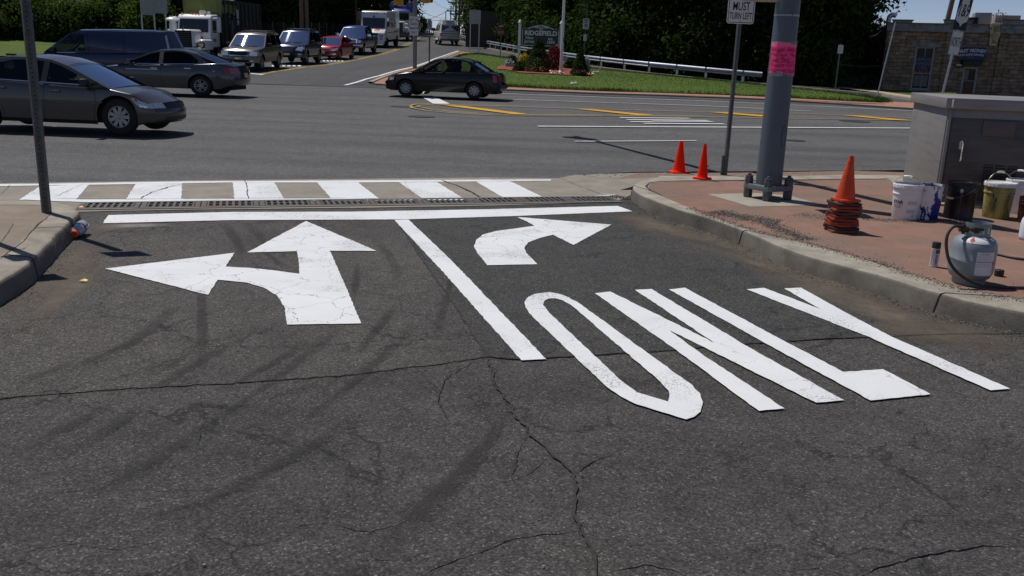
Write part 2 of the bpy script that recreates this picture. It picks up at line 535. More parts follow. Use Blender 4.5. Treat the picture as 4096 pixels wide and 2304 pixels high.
m_kerbd = concrete('kerb_face_dirty_shaded', (.17, .155, .128), (.06, .055, .047), .25)  # darker than the kerb top: face shade put into the colour, plus dirt
m_redp = M('red_stamped_concrete', (.25, .143, .104), .85, var=.16, scale=4, bump=.4, bscale=120, dirt=(.185, .135, .108), dscale=1.4, dlo=.42, dhi=.68, spec=.3)
m_redf = M('far_red_pavement', (.34, .17, .11), .85, var=.14, scale=2)
m_paint = paint_mat('white_road_paint', (.74, .755, .76), .54)
m_painta = paint_mat('white_arrow_paint', (.74, .755, .76), .53, amt=1.0, cut=.33, cw=.0065)
m_paintf = paint_mat('white_line_paint_worn', (.62, .62, .6), .5)
m_yel = paint_mat('yellow_road_paint', (.62, .34, .02), .55, crack=False)
m_yelw = paint_mat('yellow_line_worn', (.42, .27, .05), .45, crack=False)

# the ground: one sheet to the horizon
def spaced(a):
    o = []
    for lo, hi, st in a:
        x = lo
        while x < hi - 1e-6: o.append(x); x += st
    return o + [a[-1][1]]
gx = spaced([(-700, -200, 50), (-200, -60, 7), (-60, 60, 1.0), (60, 200, 7), (200, 700, 50)])
gy = spaced([(-60, 12, 6), (12, 60, .5), (60, 140, 1.0), (140, 300, 8), (300, 900, 60)])
b = MB()
ny = len(gy)
b.add([(x, y, TZ(x, y) - (.05 if y < 140 else .12)) for x in gx for y in gy],
      [(i * ny + j, (i + 1) * ny + j, (i + 1) * ny + j + 1, i * ny + j + 1) for i in range(len(gx) - 1) for j in range(ny - 1)])
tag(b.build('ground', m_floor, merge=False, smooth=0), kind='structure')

NEAR = 12.4    # where the driveway apron meets the main road on the left (world Y)
main_edge = G(L(cA, [(0, 172), (700, 160), (1400, 150), (2576, 139)]) + L(cB, [(1000, 128), (1530, 130), (1650, 110), (1820, 103)]) + [(2544, 688), (2996, 687), (3610, 684), (4096, 681)], 0)
e0, e1 = main_edge[0], main_edge[-1]
main_edge = [Vector((-90, e0.y - .5, 0)), Vector((-10, e0.y - .05, 0))] + main_edge + [Vector((e1.x + 6, e1.y + .9, 0)), Vector((90, e1.y + 6, 0))]
o = poly_obj('road', [main_edge + [Vector((90, 36.8, 0)), Vector((-90, 36.8, 0))]], m_asR, 0, subdiv=(8, 1.0), dz=.0); tag(o, kind='structure')
# driveway: one sheet and two relaid lanes on it
o = poly_obj('driveway', [[(-14, -8), (14, -8), (14, 13.0), (4, 13.6), (-14, 12.6)]], m_asA, -.006); tag(o, kind='structure')
seam = G(L(cD, [(-200, 1003), (0, 1001), (330, 975), (600, 962), (850, 945), (1100, 915), (1225, 897), (1312, 905)]), 0)
mid = G(L(cB, [(340, 445), (480, 650), (560, 780), (640, 880), (720, 990), (800, 1104)]) + L(cD, [(1195, 850), (1225, 897)]), 0)
o = poly_obj('driveway', [[(-13, seam[0].y)] + seam[:-2] + mid[::-1] + [(mid[0].x, 11.2), (-13, 10.6)]], m_asB, -.002, jit=.012); tag(o, kind='structure')
rseam = G(L(cD, [(1225, 897), (1312, 905), (1450, 895), (1700, 880), (1900, 862), (2100, 850), (2400, 840), (2800, 836)]), 0)
o = poly_obj('driveway', [mid + rseam[1:] + [(9, rseam[-1].y), (9, 11.6), (mid[0].x, 11.2)]], m_asC, -.001, jit=.01); tag(o, kind='structure')

# cracks and seams in the asphalt: dark ribbons of uneven width
m_crack = M('crack_filler_dark', (.034, .032, .03), .95, var=.4, scale=30)
m_tyre = None
def ribbon(b, pts, wd, rnd, step=.022, jag=.02, z=.002, taper=True):
    pts = [Vector((p[0], p[1])) for p in pts]
    q = []
    for a, c in zip(pts, pts[1:]):
        k = max(1, int((c - a).length / step))
        for i in range(k): q.append(a.lerp(c, i / k))
    q.append(pts[-1])
    vs, n = [], len(q)
    off = 0
    for i, p in enumerate(q):
        d = (q[min(i + 1, n - 1)] - q[max(i - 1, 0)]).normalized()
        nn = Vector((-d.y, d.x))
        off = off * .88 + rnd.uniform(-jag, jag) * .55
        e = min(1, i / 5, (n - 1 - i) / 5) if taper else 1
        ww = wd * .55 * (.35 + 1.1 * abs(noise.noise((p.x * 4, p.y * 4, 3.3))) + rnd.uniform(0, .5)) * max(.15, e) / 2
        c = p + nn * off * e
        vs += [(c.x + nn.x * ww, c.y + nn.y * ww, z), (c.x - nn.x * ww, c.y - nn.y * ww, z)]
    b.add(vs, [(2 * i, 2 * i + 1, 2 * i + 3, 2 * i + 2) for i in range(n - 1)])
def soft_ribbons(name, mat, items, z, rnd, step=.1, wk=1.0):
    """Film on the road that thins to nothing at its edges and ends (kept in the 'fade' attribute)."""
    b = MB(); fade = []
    for pts, wd in items:
        g = [p.xy for p in G(L(cD, pts), 0)]
        q = []
        for a, c in zip(g, g[1:]):
            k = max(1, int((c - a).length / step)); q += [a.lerp(c, i / k) for i in range(k)]
        q.append(g[-1])
        for _ in range(4): q[1:-1] = [(q[i - 1] + q[i] * 2 + q[i + 1]) / 4 for i in range(1, len(q) - 1)]
        n = len(q); amp = rnd.uniform(.55, 1)
        vs = []
        for i, p in enumerate(q):
            d = (q[min(i + 1, n - 1)] - q[max(i - 1, 0)]).normalized(); nn = Vector((-d.y, d.x))
            ww = wd * wk * (.8 + .4 * noise.noise((p.x * 1.3, p.y * 1.3, 1.7)))
            e = min(1, i / (n * .25 + 1), (n - 1 - i) / (n * .25 + 1)) * amp
            for f, al in ((-.5, 0), (-.25, .85), (0, 1), (.25, .85), (.5, 0)):
                vs.append((p.x + nn.x * ww * f, p.y + nn.y * ww * f, z)); fade.append(e * al)
        b.add(vs, [(5 * i + k, 5 * i + k + 1, 5 * i + k + 6, 5 * i + k + 5) for i in range(n - 1) for k in range(4)])
        z += .00004
    o = b.build(name, mat, merge=False, smooth=0)
    at_ = o.data.attributes.new('fade', 'FLOAT', 'POINT')
    at_.data.foreach_set('value', fade)
    return tag(o, kind='structure')
rnd = random.Random(5)
b = MB()
ribbon(b, [p.xy for p in seam], .007, rnd, z=.003, jag=.006)
ribbon(b, [p.xy for p in mid], .02, rnd, z=.003, jag=.008)
ribbon(b, [p.xy for p in rseam], .014, rnd, z=.003, jag=.008)
for pts, wd in (([(1225, 897), (1245, 960), (1290, 1040), (1330, 1090), (1380, 1140), (1440, 1195), (1455, 1240), (1465, 1300), (1480, 1390), (1500, 1449)], .028),
                ([(1440, 1195), (1500, 1155), (1540, 1140)], .012), ([(1330, 1090), (1290, 1150), (1300, 1230)], .008), ([(1290, 1040), (1350, 1050), (1400, 1030)], .007), ([(1225, 897), (1130, 940), (1100, 990), (1130, 1060)], .012), ([(1380, 1140), (1330, 1190), (1220, 1230)], .007), ([(1460, 1270), (1530, 1290), (1600, 1275)], .007), ([(1245, 960), (1180, 1000), (1090, 1010)], .008), ([(1465, 1310), (1400, 1290), (1330, 1310), (1240, 1300)], .007), ([(700, 1330), (820, 1310), (930, 1330), (1060, 1290)], .009), ([(0, 1400), (160, 1360), (300, 1380), (430, 1350)], .008), ([(1500, 1440), (1620, 1420), (1740, 1440)], .012), ([(2150, 1449), (2050, 1420), (1960, 1430)], .01), ([(880, 830), (960, 820), (1060, 850), (1180, 840)], .007), ([(1000, 745), (1020, 790), (1090, 795)], .006), ([(500, 990), (520, 1060), (480, 1130)], .006),
                ([(1100, 930), (1180, 1000), (1260, 1090)], .004), ([(1465, 1330), (1380, 1340), (1280, 1350), (1150, 1390), (1050, 1449)], .014),
                ([(2576, 1368), (2480, 1375), (2330, 1385), (2240, 1410), (2150, 1449)], .018),
                ([(0, 1262), (120, 1230), (300, 1235), (420, 1225)], .004), ([(380, 1260), (520, 1230), (640, 1190), (800, 1140)], .005),
                ([(900, 735), (1000, 745), (1110, 730), (1180, 745)], .010), ([(890, 775), (1000, 785), (1090, 795), (1170, 812)], .008),
                ([(840, 1420), (1000, 1400), (1130, 1370)], .005), ([(520, 850), (430, 900), (330, 960)], .004),
                ([(1050, 930), (1110, 990), (1230, 1010), (1300, 1060)], .004), ([(1250, 900), (1245, 980), (1180, 1060)], .003),
                ([(2576, 880), (2400, 930), (2280, 940)], .004), ([(1480, 1390), (1620, 1360), (1700, 1365)], .004),
                ([(150, 1449), (260, 1390), (420, 1370)], .004), ([(1060, 600), (1040, 615), (1080, 660)], .012)):
    ribbon(b, [p.xy for p in G(L(cD, pts), 0)], wd, rnd, z=.0035, jag=.016)
tag(b.build('pavement_cracks', m_crack, merge=False, smooth=0), kind='structure')
# tyre marks: thin rubber film, half see-through, broken up by noise
def film(name, col, amt, sc, soft=False):
    mt, n, l, bb = new_mat(name)
    co = n.new('ShaderNodeTexCoord').outputs['Object']
    nz = noise_n(n, l, co, sc, 6, .75)
    r = ramp(n, [(.22 if soft else .35, g3(0)), (.75, g3(amt))]); l.new(nz.outputs[0], r.inputs[0])
    al = r.outputs[0]
    if soft:
        fa = n.new('ShaderNodeAttribute'); fa.attribute_name = 'fade'
        mu = n.new('ShaderNodeMath'); mu.operation = 'MULTIPLY'; l.new(al, mu.inputs[0]); l.new(fa.outputs['Fac'], mu.inputs[1]); al = mu.outputs[0]
    l.new(al, bb.inputs['Alpha'])
    set_in(bb, Base_Color=rgba(col), Roughness=.8)
    return mt
m_tyre = film('rubber_film', (.022, .02, .018), .95, 4, True)
soft_ribbons('tyre_marks', m_tyre, (([(860, 800), (830, 850), (760, 900), (700, 950), (560, 1040), (430, 1130), (320, 1200), (200, 1260), (20, 1330)], .17),
                ([(430, 1130), (330, 1185), (250, 1210)], .34), ([(590, 770), (470, 800), (330, 860), (140, 945)], .10),
                ([(540, 850), (470, 890), (360, 960)], .10), ([(505, 700), (510, 850), (505, 935)], .14),
                ([(900, 650), (890, 760)], .10), ([(700, 590), (780, 640)], .12), ([(620, 560), (660, 600), (690, 640)], .2),
                ([(1000, 760), (930, 850), (890, 900)], .12), ([(1060, 800), (960, 900), (840, 1000), (700, 1090)], .18), ([(640, 830), (520, 900), (400, 970), (250, 1040)], .16), ([(450, 760), (380, 830), (300, 880), (180, 930)], .2), ([(780, 860), (640, 940), (520, 1000)], .14), ([(960, 1010), (820, 1100), (640, 1200), (420, 1310)], .2), ([(380, 1000), (260, 1090), (90, 1180)], .16), ([(620, 600), (700, 660), (740, 690)], .14), ([(1150, 640), (1120, 760), (1090, 860)], .12), ([(930, 590), (980, 640), (1010, 720)], .2), ([(560, 560), (600, 610), (610, 650)], .22), ([(1300, 1000), (1200, 1150), (1050, 1300), (900, 1440)], .2), ([(200, 900), (120, 940), (20, 970)], .14), ([(300, 1000), (160, 1080), (0, 1150)], .16), ([(700, 1200), (500, 1260), (330, 1310)], .12)), .0024, rnd, wk=.68)
m_mud = film('dried_mud', (.15, .118, .085), 1.3, 3.0, True)
soft_ribbons('dried_mud', m_mud, (([(1560, 540), (1640, 565), (1730, 590), (1850, 625)], .45), ([(1700, 600), (1900, 660), (2100, 720), (2250, 790), (2500, 830)], .35), ([(1900, 660), (2150, 760), (2576, 905)], .7), ([(1600, 520), (1720, 570), (1900, 640), (2200, 750), (2576, 850)], .45), ([(1560, 530), (1660, 575), (1750, 605)], .8), ([(200, 590), (260, 570), (420, 565)], .4),
                ([(0, 800), (90, 740), (200, 650), (235, 600)], .45), ([(60, 830), (160, 740), (260, 650)], .3), ([(2150, 840), (2350, 830), (2576, 850)], .8)), .0009, rnd)

# concrete apron with the drain in front of it
ap_top = L(cA, [(-800, 190), (0, 174), (700, 162), (1400, 152), (2576, 141)]) + L(cB, [(1000, 130), (1530, 134), (1650, 112), (1820, 105), (2000, 100), (2330, 95), (2500, 160), (2200, 185), (2075, 200), (2065, 260), (1950, 312)])
ap_bot = L(cB, [(1000, 338), (0, 356)]) + L(cA, [(2576, 354), (1400, 368), (900, 376), (600, 384), (300, 400), (-800, 420)])
o = poly_obj('driveway_apron', [G(ap_top + ap_bot, 0)], m_conc, .004, jit=.004); tag(o, kind='structure')
b = MB()
for pts, wd in (([(1803, 145), (1815, 220), (1832, 292)], .02), ([(1030, 292), (1120, 245), (1240, 205), (1360, 180)], .02), ([(0, 262), (85, 185)], .008), ([(390, 285), (620, 180)], .008)):
    ribbon(b, [q.xy for q in G(L(cA, pts), 0)], wd, rnd, z=.0125, jag=.008)
for pts, wd in (([(400, 150), (480, 300)], .004), ([(660, 150), (780, 190), (880, 235), (980, 292)], .045), ([(1530, 132), (1700, 200), (1860, 262)], .015), ([(1650, 110), (1900, 150), (2075, 190)], .012), ([(1090, 130), (1120, 142)], .03), ([(940, 290), (1400, 283), (1900, 270)], .012)):
    ribbon(b, [q.xy for q in G(L(cB, pts), 0)], wd, rnd, z=.0125, jag=.01)
for pts, wd in (([(380, 288), (900, 296), (1500, 288), (2576, 285)], .02),):
    ribbon(b, [q.xy for q in G(L(cA, pts), 0)], wd, rnd, z=.0125, jag=.006)
for pts, wd in (([(0, 290), (940, 292)], .014),): ribbon(b, [q.xy for q in G(L(cB, pts), 0)], wd, rnd, z=.0125, jag=.006)
tag(b.build('apron_cracks', m_crack, merge=False, smooth=0), kind='structure')

# painted markings near by: things one can point to
PZ_ = .0085
def painted(name, loops, label, cat='road marking', z=.0043, mat=None, group=None, jit=.0035, seed=1):
    o = poly_obj(name, loops, mat or m_paint, z, jit=jit, seed=seed)
    return tag(o, label, cat, group)
painted('stop_bar', [G(L(cA, [(760, 468), (770, 445), (800, 408), (1700, 385), (2576, 383)]) + L(cB, [(1000, 365), (1970, 340), (2080, 380), (1200, 415), (430, 439), (320, 440)]) + L(cA, [(1700, 445), (1000, 462)]), 0)], 'long white stop bar painted across the whole driveway before the drain')
painted('lane_divider', [G(L(cB, [(325, 443), (430, 441), (760, 755)]) + L(cC, [(335, 398), (218, 403)]) + L(cB, [(660, 800)]), 0)], 'long white lane line running from the stop bar towards the word ONLY', seed=2)
painted('painted_arrow', [G(L(cD, [(770, 557), (947, 632), (830, 632), (870, 722), (908, 815), (722, 818), (716, 775), (700, 747), (665, 725), (620, 712), (548, 705), (523, 743), (265, 677), (590, 637), (568, 672), (640, 676), (700, 683), (753, 690), (752, 660), (747, 633), (622, 636)]), 0)], 'white two-headed arrow pointing straight on and left', seed=3, mat=m_painta)
painted('painted_arrow', [G(L(cB, [(1230, 422), (1925, 478), (1645, 628), (1495, 553), (1400, 575), (1310, 610), (1280, 650), (1300, 690), (1378, 770), (1010, 777), (940, 690), (912, 640), (930, 590), (980, 550), (1080, 525), (1360, 487), (1300, 455)]), 0)], 'white curved arrow pointing right above the word ONLY', seed=4, mat=m_painta)
O1 = [(345, 82), (275, 92), (240, 112), (231, 135), (243, 165), (270, 198), (620, 530), (680, 570), (760, 610), (990, 682), (1030, 668), (1057, 645), (1067, 600), (1055, 560), (1018, 520), (490, 136), (440, 108), (390, 89)]
O2 = [(345, 112), (325, 124), (320, 142), (340, 172), (690, 503), (760, 553), (905, 597), (913, 575), (905, 545), (875, 508), (450, 142), (410, 121), (375, 112)]
N1 = [(562, 88), (635, 80), (1122, 320), (750, 72), (828, 68), (1290, 345), (1728, 590), (1600, 602), (912, 262), (1060, 372), (1452, 630), (1330, 640), (930, 345)]
L1 = [(910, 70), (985, 62), (1400, 285), (1730, 458), (1915, 445), (2140, 563), (1855, 592), (1390, 338)]
Y1 = [(1275, 70), (1355, 62), (1622, 163), (1450, 65), (1530, 62), (1740, 178), (1940, 285), (2512, 537), (2420, 545), (1840, 290)]
wr = thing('painted_word', 'large white word ONLY painted on the dark asphalt lane', 'road marking', (1.2, 5, 0))
for i, lp in enumerate(([O1, O2], [N1], [L1], [Y1])):
    o = poly_obj('letter', [G(L(cC, q), 0) for q in lp], m_paint, .0043, jit=.0035, seed=10 + i)
    o.parent = wr; o.matrix_parent_inverse = Matrix.Translation((-1.2, -5, 0))
cw = thing('crosswalk', 'white ladder crosswalk painted over the concrete apron behind the drain', 'crosswalk', (0, 0, 0))
def band(fa, pts, half=None): return G(L(fa, pts), 0)
poly_obj('border_line', [G(L(cA, [(-700, 200), (0, 182), (300, 180), (1000, 168), (1430, 161), (2576, 155)]) + L(cB, [(600, 151), (1480, 145), (1475, 158), (600, 165), (0, 170)]) + L(cA, [(1700, 170), (1000, 182), (0, 197), (-700, 216)]), 0)], m_paint, PZ_, cw, jit=.006)
poly_obj('border_line', [G(L(cA, [(140, 296), (700, 296), (1500, 292), (2576, 288)]) + L(cB, [(950, 291), (930, 298), (0, 304)]) + L(cA, [(1400, 309), (700, 317), (390, 308)]), 0)], m_paint, PZ_ + .0008, cw, jit=.006)
poly_obj('border_line', [G(L(cB, [(1740, 273), (1850, 264), (1950, 257), (1940, 267), (1800, 275)]), 0)], m_paint, PZ_, cw, jit=.004)
for i, q in enumerate(([('A', [(298, 196), (655, 185), (560, 295), (140, 298)])], [('A', [(1000, 181), (1340, 174), (1335, 293), (930, 290)])], [('A', [(1715, 169), (2020, 168), (2090, 290), (1725, 293)])],
                       [('A', [(2335, 168)]), ('B', [(60, 168), (210, 286)]), ('A', [(2438, 288)])], [('B', [(360, 168), (640, 166), (835, 287), (530, 286)])], [('B', [(928, 163), (1180, 160), (1422, 277), (1130, 282)])])):
    pts = []
    for c, pp in q: pts += L(cA if c == 'A' else cB, pp)
    poly_obj('stripe', [G(pts, 0)], m_paint, PZ_ - .0012, cw, jit=.006, seed=30 + i)
soft_ribbons('paint_overspray', film('paint_dust', (.6, .6, .58), .9, 4, True), (([(250, 568), (330, 568), (440, 566)], .22),), .0012, rnd)

# trench drain: cast grates over a dark channel
dl = at(*cA(575, 345), 0); dr = at(*cB(1945, 292), 0)
dv = (dr - dl); dlen = dv.length; dang = math.atan2(dv.y, dv.x)
wl = (at(*cA(1400, 312), 0) - at(*cA(1400, 362), 0)).length * .86
td = thing('trench_drain', 'long cast iron trench drain across the driveway mouth', 'drain', (dl.x, dl.y, 0), dang)
m_iron = M('cast_iron', (.10, .095, .09), .6, .3, var=.25, scale=9, dirt=(.13, .085, .055), dscale=1.2, dlo=.5, dhi=.62)
b = MB(); b.box((dlen / 2, 0, -.0015), (dlen, wl, .012)); b.build('channel', m_dark, td)
b = MB()
for s in (-1, 1): b.box((dlen / 2, s * (wl / 2 + .02), .006), (dlen, .045, .014))
b.build('frame', m_conc, td)
ns = 10
sl = dlen / ns
for i in range(ns):
    g = MB()
    x0 = i * sl + .006; x1 = (i + 1) * sl - .006
    for y in (-wl / 2 + .02, wl / 2 - .02): g.box(((x0 + x1) / 2, y, .010), (x1 - x0, .04, .012))
    g.box(((x0 + x1) / 2, 0, .0095), (x1 - x0, .02, .011))
    nb = 9
    pit = (x1 - x0) / nb
    for k in range(nb + 1):
        ww = pit * (.42 if 0 < k < nb else .9)
        xc = x0 + k * pit
        if k == 0: xc = x0 + ww / 2
        if k == nb: xc = x1 - ww / 2
        g.box((xc, 0, .010), (ww, wl - .082, .0112))
    g.build('grate', m_iron, td, smooth=0, merge=False)

# kerbs and pavements, near
KH = .14
ro = G(L(c6, [(1000, 885), (600, 895), (430, 925), (340, 965), (315, 1000), (330, 1040), (500, 1120), (800, 1230), (1200, 1340), (1440, 1435)]) + L(c7, [(350, 1165), (700, 1240)]) + L(c8, [(0, 830), (300, 960), (800, 1080), (1130, 1160), (1711, 1262)]), KH)
ri = G(L(c6, [(1000, 940), (600, 950), (490, 970), (462, 1000), (500, 1035), (620, 1095), (900, 1210), (1200, 1330), (1560, 1445)]) + L(c7, [(500, 1070), (1170, 1255)]) + L(c8, [(0, 712), (500, 860), (1000, 1000), (1711, 1110)]), KH)
d = (ro[-1] - ro[-2]).normalized()
ro += [ro[-1] + d * 1.0 + Vector((.2, -.1, 0)), ro[-1] + d * 4 + Vector((2, -.3, 0))]
ri += [ri[-1] + d * 1.0 + Vector((.25, .0, 0)), ri[-1] + d * 4 + Vector((2.05, -.1, 0))]
def kerb_strip(outer, inner, name, hz, lean=.03, joints=()):
    """Kerb: rounded top edge, face leaning out a little to the gutter; both lines resampled to the same count."""
    def res(pts, n):
        ls = [0]
        for a, c in zip(pts, pts[1:]): ls.append(ls[-1] + (c - a).length)
        out = []
        for i in range(n):
            t = ls[-1] * i / (n - 1)
            for k in range(len(pts) - 1):
                if t <= ls[k + 1] + 1e-9:
                    f = (t - ls[k]) / max(1e-9, ls[k + 1] - ls[k]); out.append(pts[k].lerp(pts[k + 1], f)); break
        return out
    n = 70
    A = res(outer, n); B = res(inner, n)
    for _ in range(3):
        for P in (A, B): P[1:-1] = [(P[i - 1] + P[i] * 2 + P[i + 1]) / 4 for i in range(1, n - 1)]
    b = MB(); rnd = random.Random(3)
    vs = []
    for a, c in zip(A, B):
        o_ = (a - c); o_.z = 0; o_.normalize()
        j = rnd.uniform(-.006, .006)
        a = a + o_ * j
        h = hz + rnd.uniform(-.003, .003)
        vs += [(c.x, c.y, hz + .001), (a.x - o_.x * .035, a.y - o_.y * .035, h), (a.x - o_.x * .008, a.y - o_.y * .008, h - .008), (a.x + o_.x * .004, a.y + o_.y * .004, h - .028), (a.x + o_.x * lean, a.y + o_.y * lean, -.012)]
    for i in range(n - 1):
        for k in range(4):
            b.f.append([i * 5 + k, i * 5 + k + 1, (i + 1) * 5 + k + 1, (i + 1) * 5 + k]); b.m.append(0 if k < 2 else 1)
    b.v = [Vector(v) for v in vs]
    for i in joints:
        o_ = (A[i] - B[i]); o_.z = 0; o_.normalize(); t_ = Vector((-o_.y, o_.x, 0)) * .006
        sec = [b.v[i * 5 + k] + o_ * (.003 if k > 1 else 0) + Vector((0, 0, .003 if k < 3 else 0)) for k in range(5)]
        b.add([p + t_ for p in sec] + [p - t_ for p in sec], [(k, k + 1, k + 6, k + 5) for k in range(4)], 2)
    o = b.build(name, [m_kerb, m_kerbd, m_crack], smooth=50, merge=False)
    bm = bmesh.new(); bm.from_mesh(o.data); bmesh.ops.recalc_face_normals(bm, faces=bm.faces[:])
    if sum(f.normal.z for f in bm.faces) < 0: bmesh.ops.reverse_faces(bm, faces=bm.faces[:])
    bm.to_mesh(o.data); bm.free()
    return tag(o, kind='structure')
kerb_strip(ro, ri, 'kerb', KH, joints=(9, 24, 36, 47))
back = G(L(c6, [(600, 866), (1580, 858), (2576, 840)]) + [(3610, 690), (4096, 688)], KH)
pv = ri[2:] + [Vector((16, ri[-1].y, 0)), Vector((16, back[-1].y + 1, 0))] + back[::-1]
tt = G(L(c6, [(600, 952)]), KH)
o = poly_obj('pavement', [ri[1:] + [Vector((16, ri[-1].y, 0)), Vector((16, back[-1].y + .5, 0))] + [back[-1], back[-2], back[-3]] + G(L(c6, [(1580, 940), (1000, 940)]), KH)], m_redp, KH); tag(o, kind='structure')
# the strip beside the main road: paver band, pale band
o = poly_obj('pavement', [G(L(c6, [(150, 922), (400, 862), (600, 866), (1580, 858), (2576, 840)]) + [(3610, 690), (4300, 688), (4300, 705), (3610, 706)] + L(c6, [(2576, 885), (1580, 905), (900, 905), (600, 905), (400, 915)]), KH)], M('brown_paver_band', (.2, .14, .1), .9, var=.2, scale=12), KH + .004); tag(o, kind='structure')
o = poly_obj('pavement', [G(L(c6, [(600, 897), (1000, 893), (1580, 903), (2576, 883)]) + [(3610, 704), (4300, 702), (4300, 722), (3610, 716)] + L(c6, [(2576, 925), (1580, 935), (1000, 938), (600, 948), (480, 965)]), KH)], m_kerb, KH + .008); tag(o, kind='structure')
b = MB()
ribbon(b, [q.xy for q in G(L(c6, [(2576, 928), (1580, 940), (1000, 942), (600, 952), (490, 972), (462, 1000), (500, 1035), (640, 1100)]), KH)], .03, rnd, z=KH + .010, jag=.006)
ribbon(b, [q.xy for q in G(L(c6, [(400, 860), (600, 864), (1580, 855), (2576, 838)]) + [(3610, 688), (4096, 686)], KH)], .025, rnd, z=KH + .010, jag=.006)
ribbon(b, [q.xy for q in G(L(c6, [(680, 1110), (900, 1090), (1100, 1085)]), KH)], .008, rnd, z=KH + .003)
ribbon(b, [q.xy for q in G(L(c7, [(890, 565), (1270, 555)]), KH)], .012, rnd, z=KH + .003)
tag(b.build('pavement_cracks', m_crack, merge=False, smooth=0), kind='structure')
fd = b_ = G(L(c6, [(1080, 1075), (1560, 1065), (1900, 1085), (2240, 1185), (1510, 1202)]), KH)
o = poly_obj('pole_foundation', [fd], concrete('pole_foundation', (.34, .32, .26), (.22, .2, .16)), KH + .003); tag(o, kind='structure')
# utility marks in pink spray paint
m_pink = film('pink_marking_paint', (.6, .05, .1), 1.3, 25)
b = MB()
ribbon(b, [q.xy for q in G(L(c6, [(930, 1238), (1050, 1270), (1200, 1300), (1310, 1318)]), KH)], .07, rnd, z=KH + .004, jag=.008)
ribbon(b, [q.xy for q in G(L(c6, [(720, 1182), (870, 1176), (970, 1180)]), KH)], .035, rnd, z=KH + .004, jag=.008)
ribbon(b, [q.xy for q in G(L(c7, [(1700, 842), (2050, 838)]), KH)], .03, rnd, z=KH + .004, jag=.005)
ribbon(b, [q.xy for q in G(L(c6, [(420, 1050), (470, 1045)]), KH)], .03, rnd, z=KH + .004, jag=.005)
tag(b.build('pink_paint', m_pink, merge=False, smooth=0), kind='structure')
# left corner
lo_ = G(L(cA, [(-300, 300), (0, 299), (300, 296), (420, 306), (500, 325), (560, 350), (588, 385), (560, 415), (520, 440), (430, 530), (200, 770), (0, 890)]) + [(-150, 1190), (-400, 1330)], KH)
li_ = G(L(cA, [(-300, 340), (0, 330), (260, 330), (330, 340), (365, 360), (385, 380), (385, 395), (370, 405), (330, 440), (270, 500), (100, 640), (0, 735)]) + [(-200, 1120), (-520, 1240)], KH)
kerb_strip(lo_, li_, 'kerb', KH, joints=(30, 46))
m_island = M('island_concrete', (.235, .19, .145), .85, var=.14, scale=3, bump=.4, bscale=130, dirt=(.17, .125, .09), dscale=1.3, dlo=.48, dhi=.7)
o = poly_obj('pavement', [li_ + [Vector((-9, li_[-1].y, 0)), Vector((-9, li_[0].y + .1, 0))]], m_island, KH - .001); tag(o, kind='structure')
b = MB()
ribbon(b, [q.xy for q in G(L(cA, [(385, 385), (330, 440), (270, 490), (180, 585), (90, 660), (0, 735)]), KH)], .014, rnd, z=KH + .004, jag=.006)
ribbon(b, [q.xy for q in G(L(cA, [(0, 440), (330, 437)]), KH)], .007, rnd, z=KH + .004, jag=.003)
ribbon(b, [q.xy for q in G(L(cA, [(0, 470), (100, 470), (0, 620)]), KH)], .007, rnd, z=KH + .004, jag=.003)
ribbon(b, [q.xy for q in G(L(cA, [(0, 655), (110, 665), (170, 655), (210, 635)]), KH)], .014, rnd, z=KH + .004, jag=.006)
tag(b.build('pavement_cracks', m_crack, merge=False, smooth=0), kind='structure')

# loose gravel swept against the kerbs
def grit(name, spots, seed, mats):
    rnd = random.Random(seed); b = MB()
    for pl, wd, cnt, s0, s1, z in spots:
        pl = [p.xy for p in pl]
        ls = [(c - a).length for a, c in zip(pl, pl[1:])]
        for _ in range(cnt):
            t = rnd.uniform(0, sum(ls)); i = 0
            while i < len(ls) - 1 and t > ls[i]: t -= ls[i]; i += 1
            d = (pl[i + 1] - pl[i]).normalized()
            p = pl[i] + d * t + Vector((-d.y, d.x)) * rnd.gauss(0, wd)
            s = rnd.uniform(s0, s1) * rnd.uniform(.6, 1)
            R = Matrix.Rotation(rnd.uniform(0, 6), 3, 'Z') @ Matrix.Rotation(rnd.uniform(0, 6), 3, 'X')
            vs = [R @ Vector(v) * s for v in ((1, 0, 0), (-1, 0, 0), (0, .8, 0), (0, -.8, 0), (0, 0, .7), (0, 0, -.7))]
            b.add([Vector((p.x, p.y, z + s * .35)) + v for v in vs], [(0, 2, 4), (2, 1, 4), (1, 3, 4), (3, 0, 4), (2, 0, 5), (1, 2, 5), (3, 1, 5), (0, 3, 5)], rnd.choice((0, 0, 0, 1, 1, 2)))
    return tag(b.build(name, mats, merge=False, smooth=0), kind='stuff')
m_gr = [M('grit_dark', (.05, .048, .045), .9), M('grit_mid', (.12, .11, .1), .9), M('grit_pale', (.3, .28, .24), .9)]
base_line = [p + Vector((0, -.08, 0)) for p in ro[4:]]
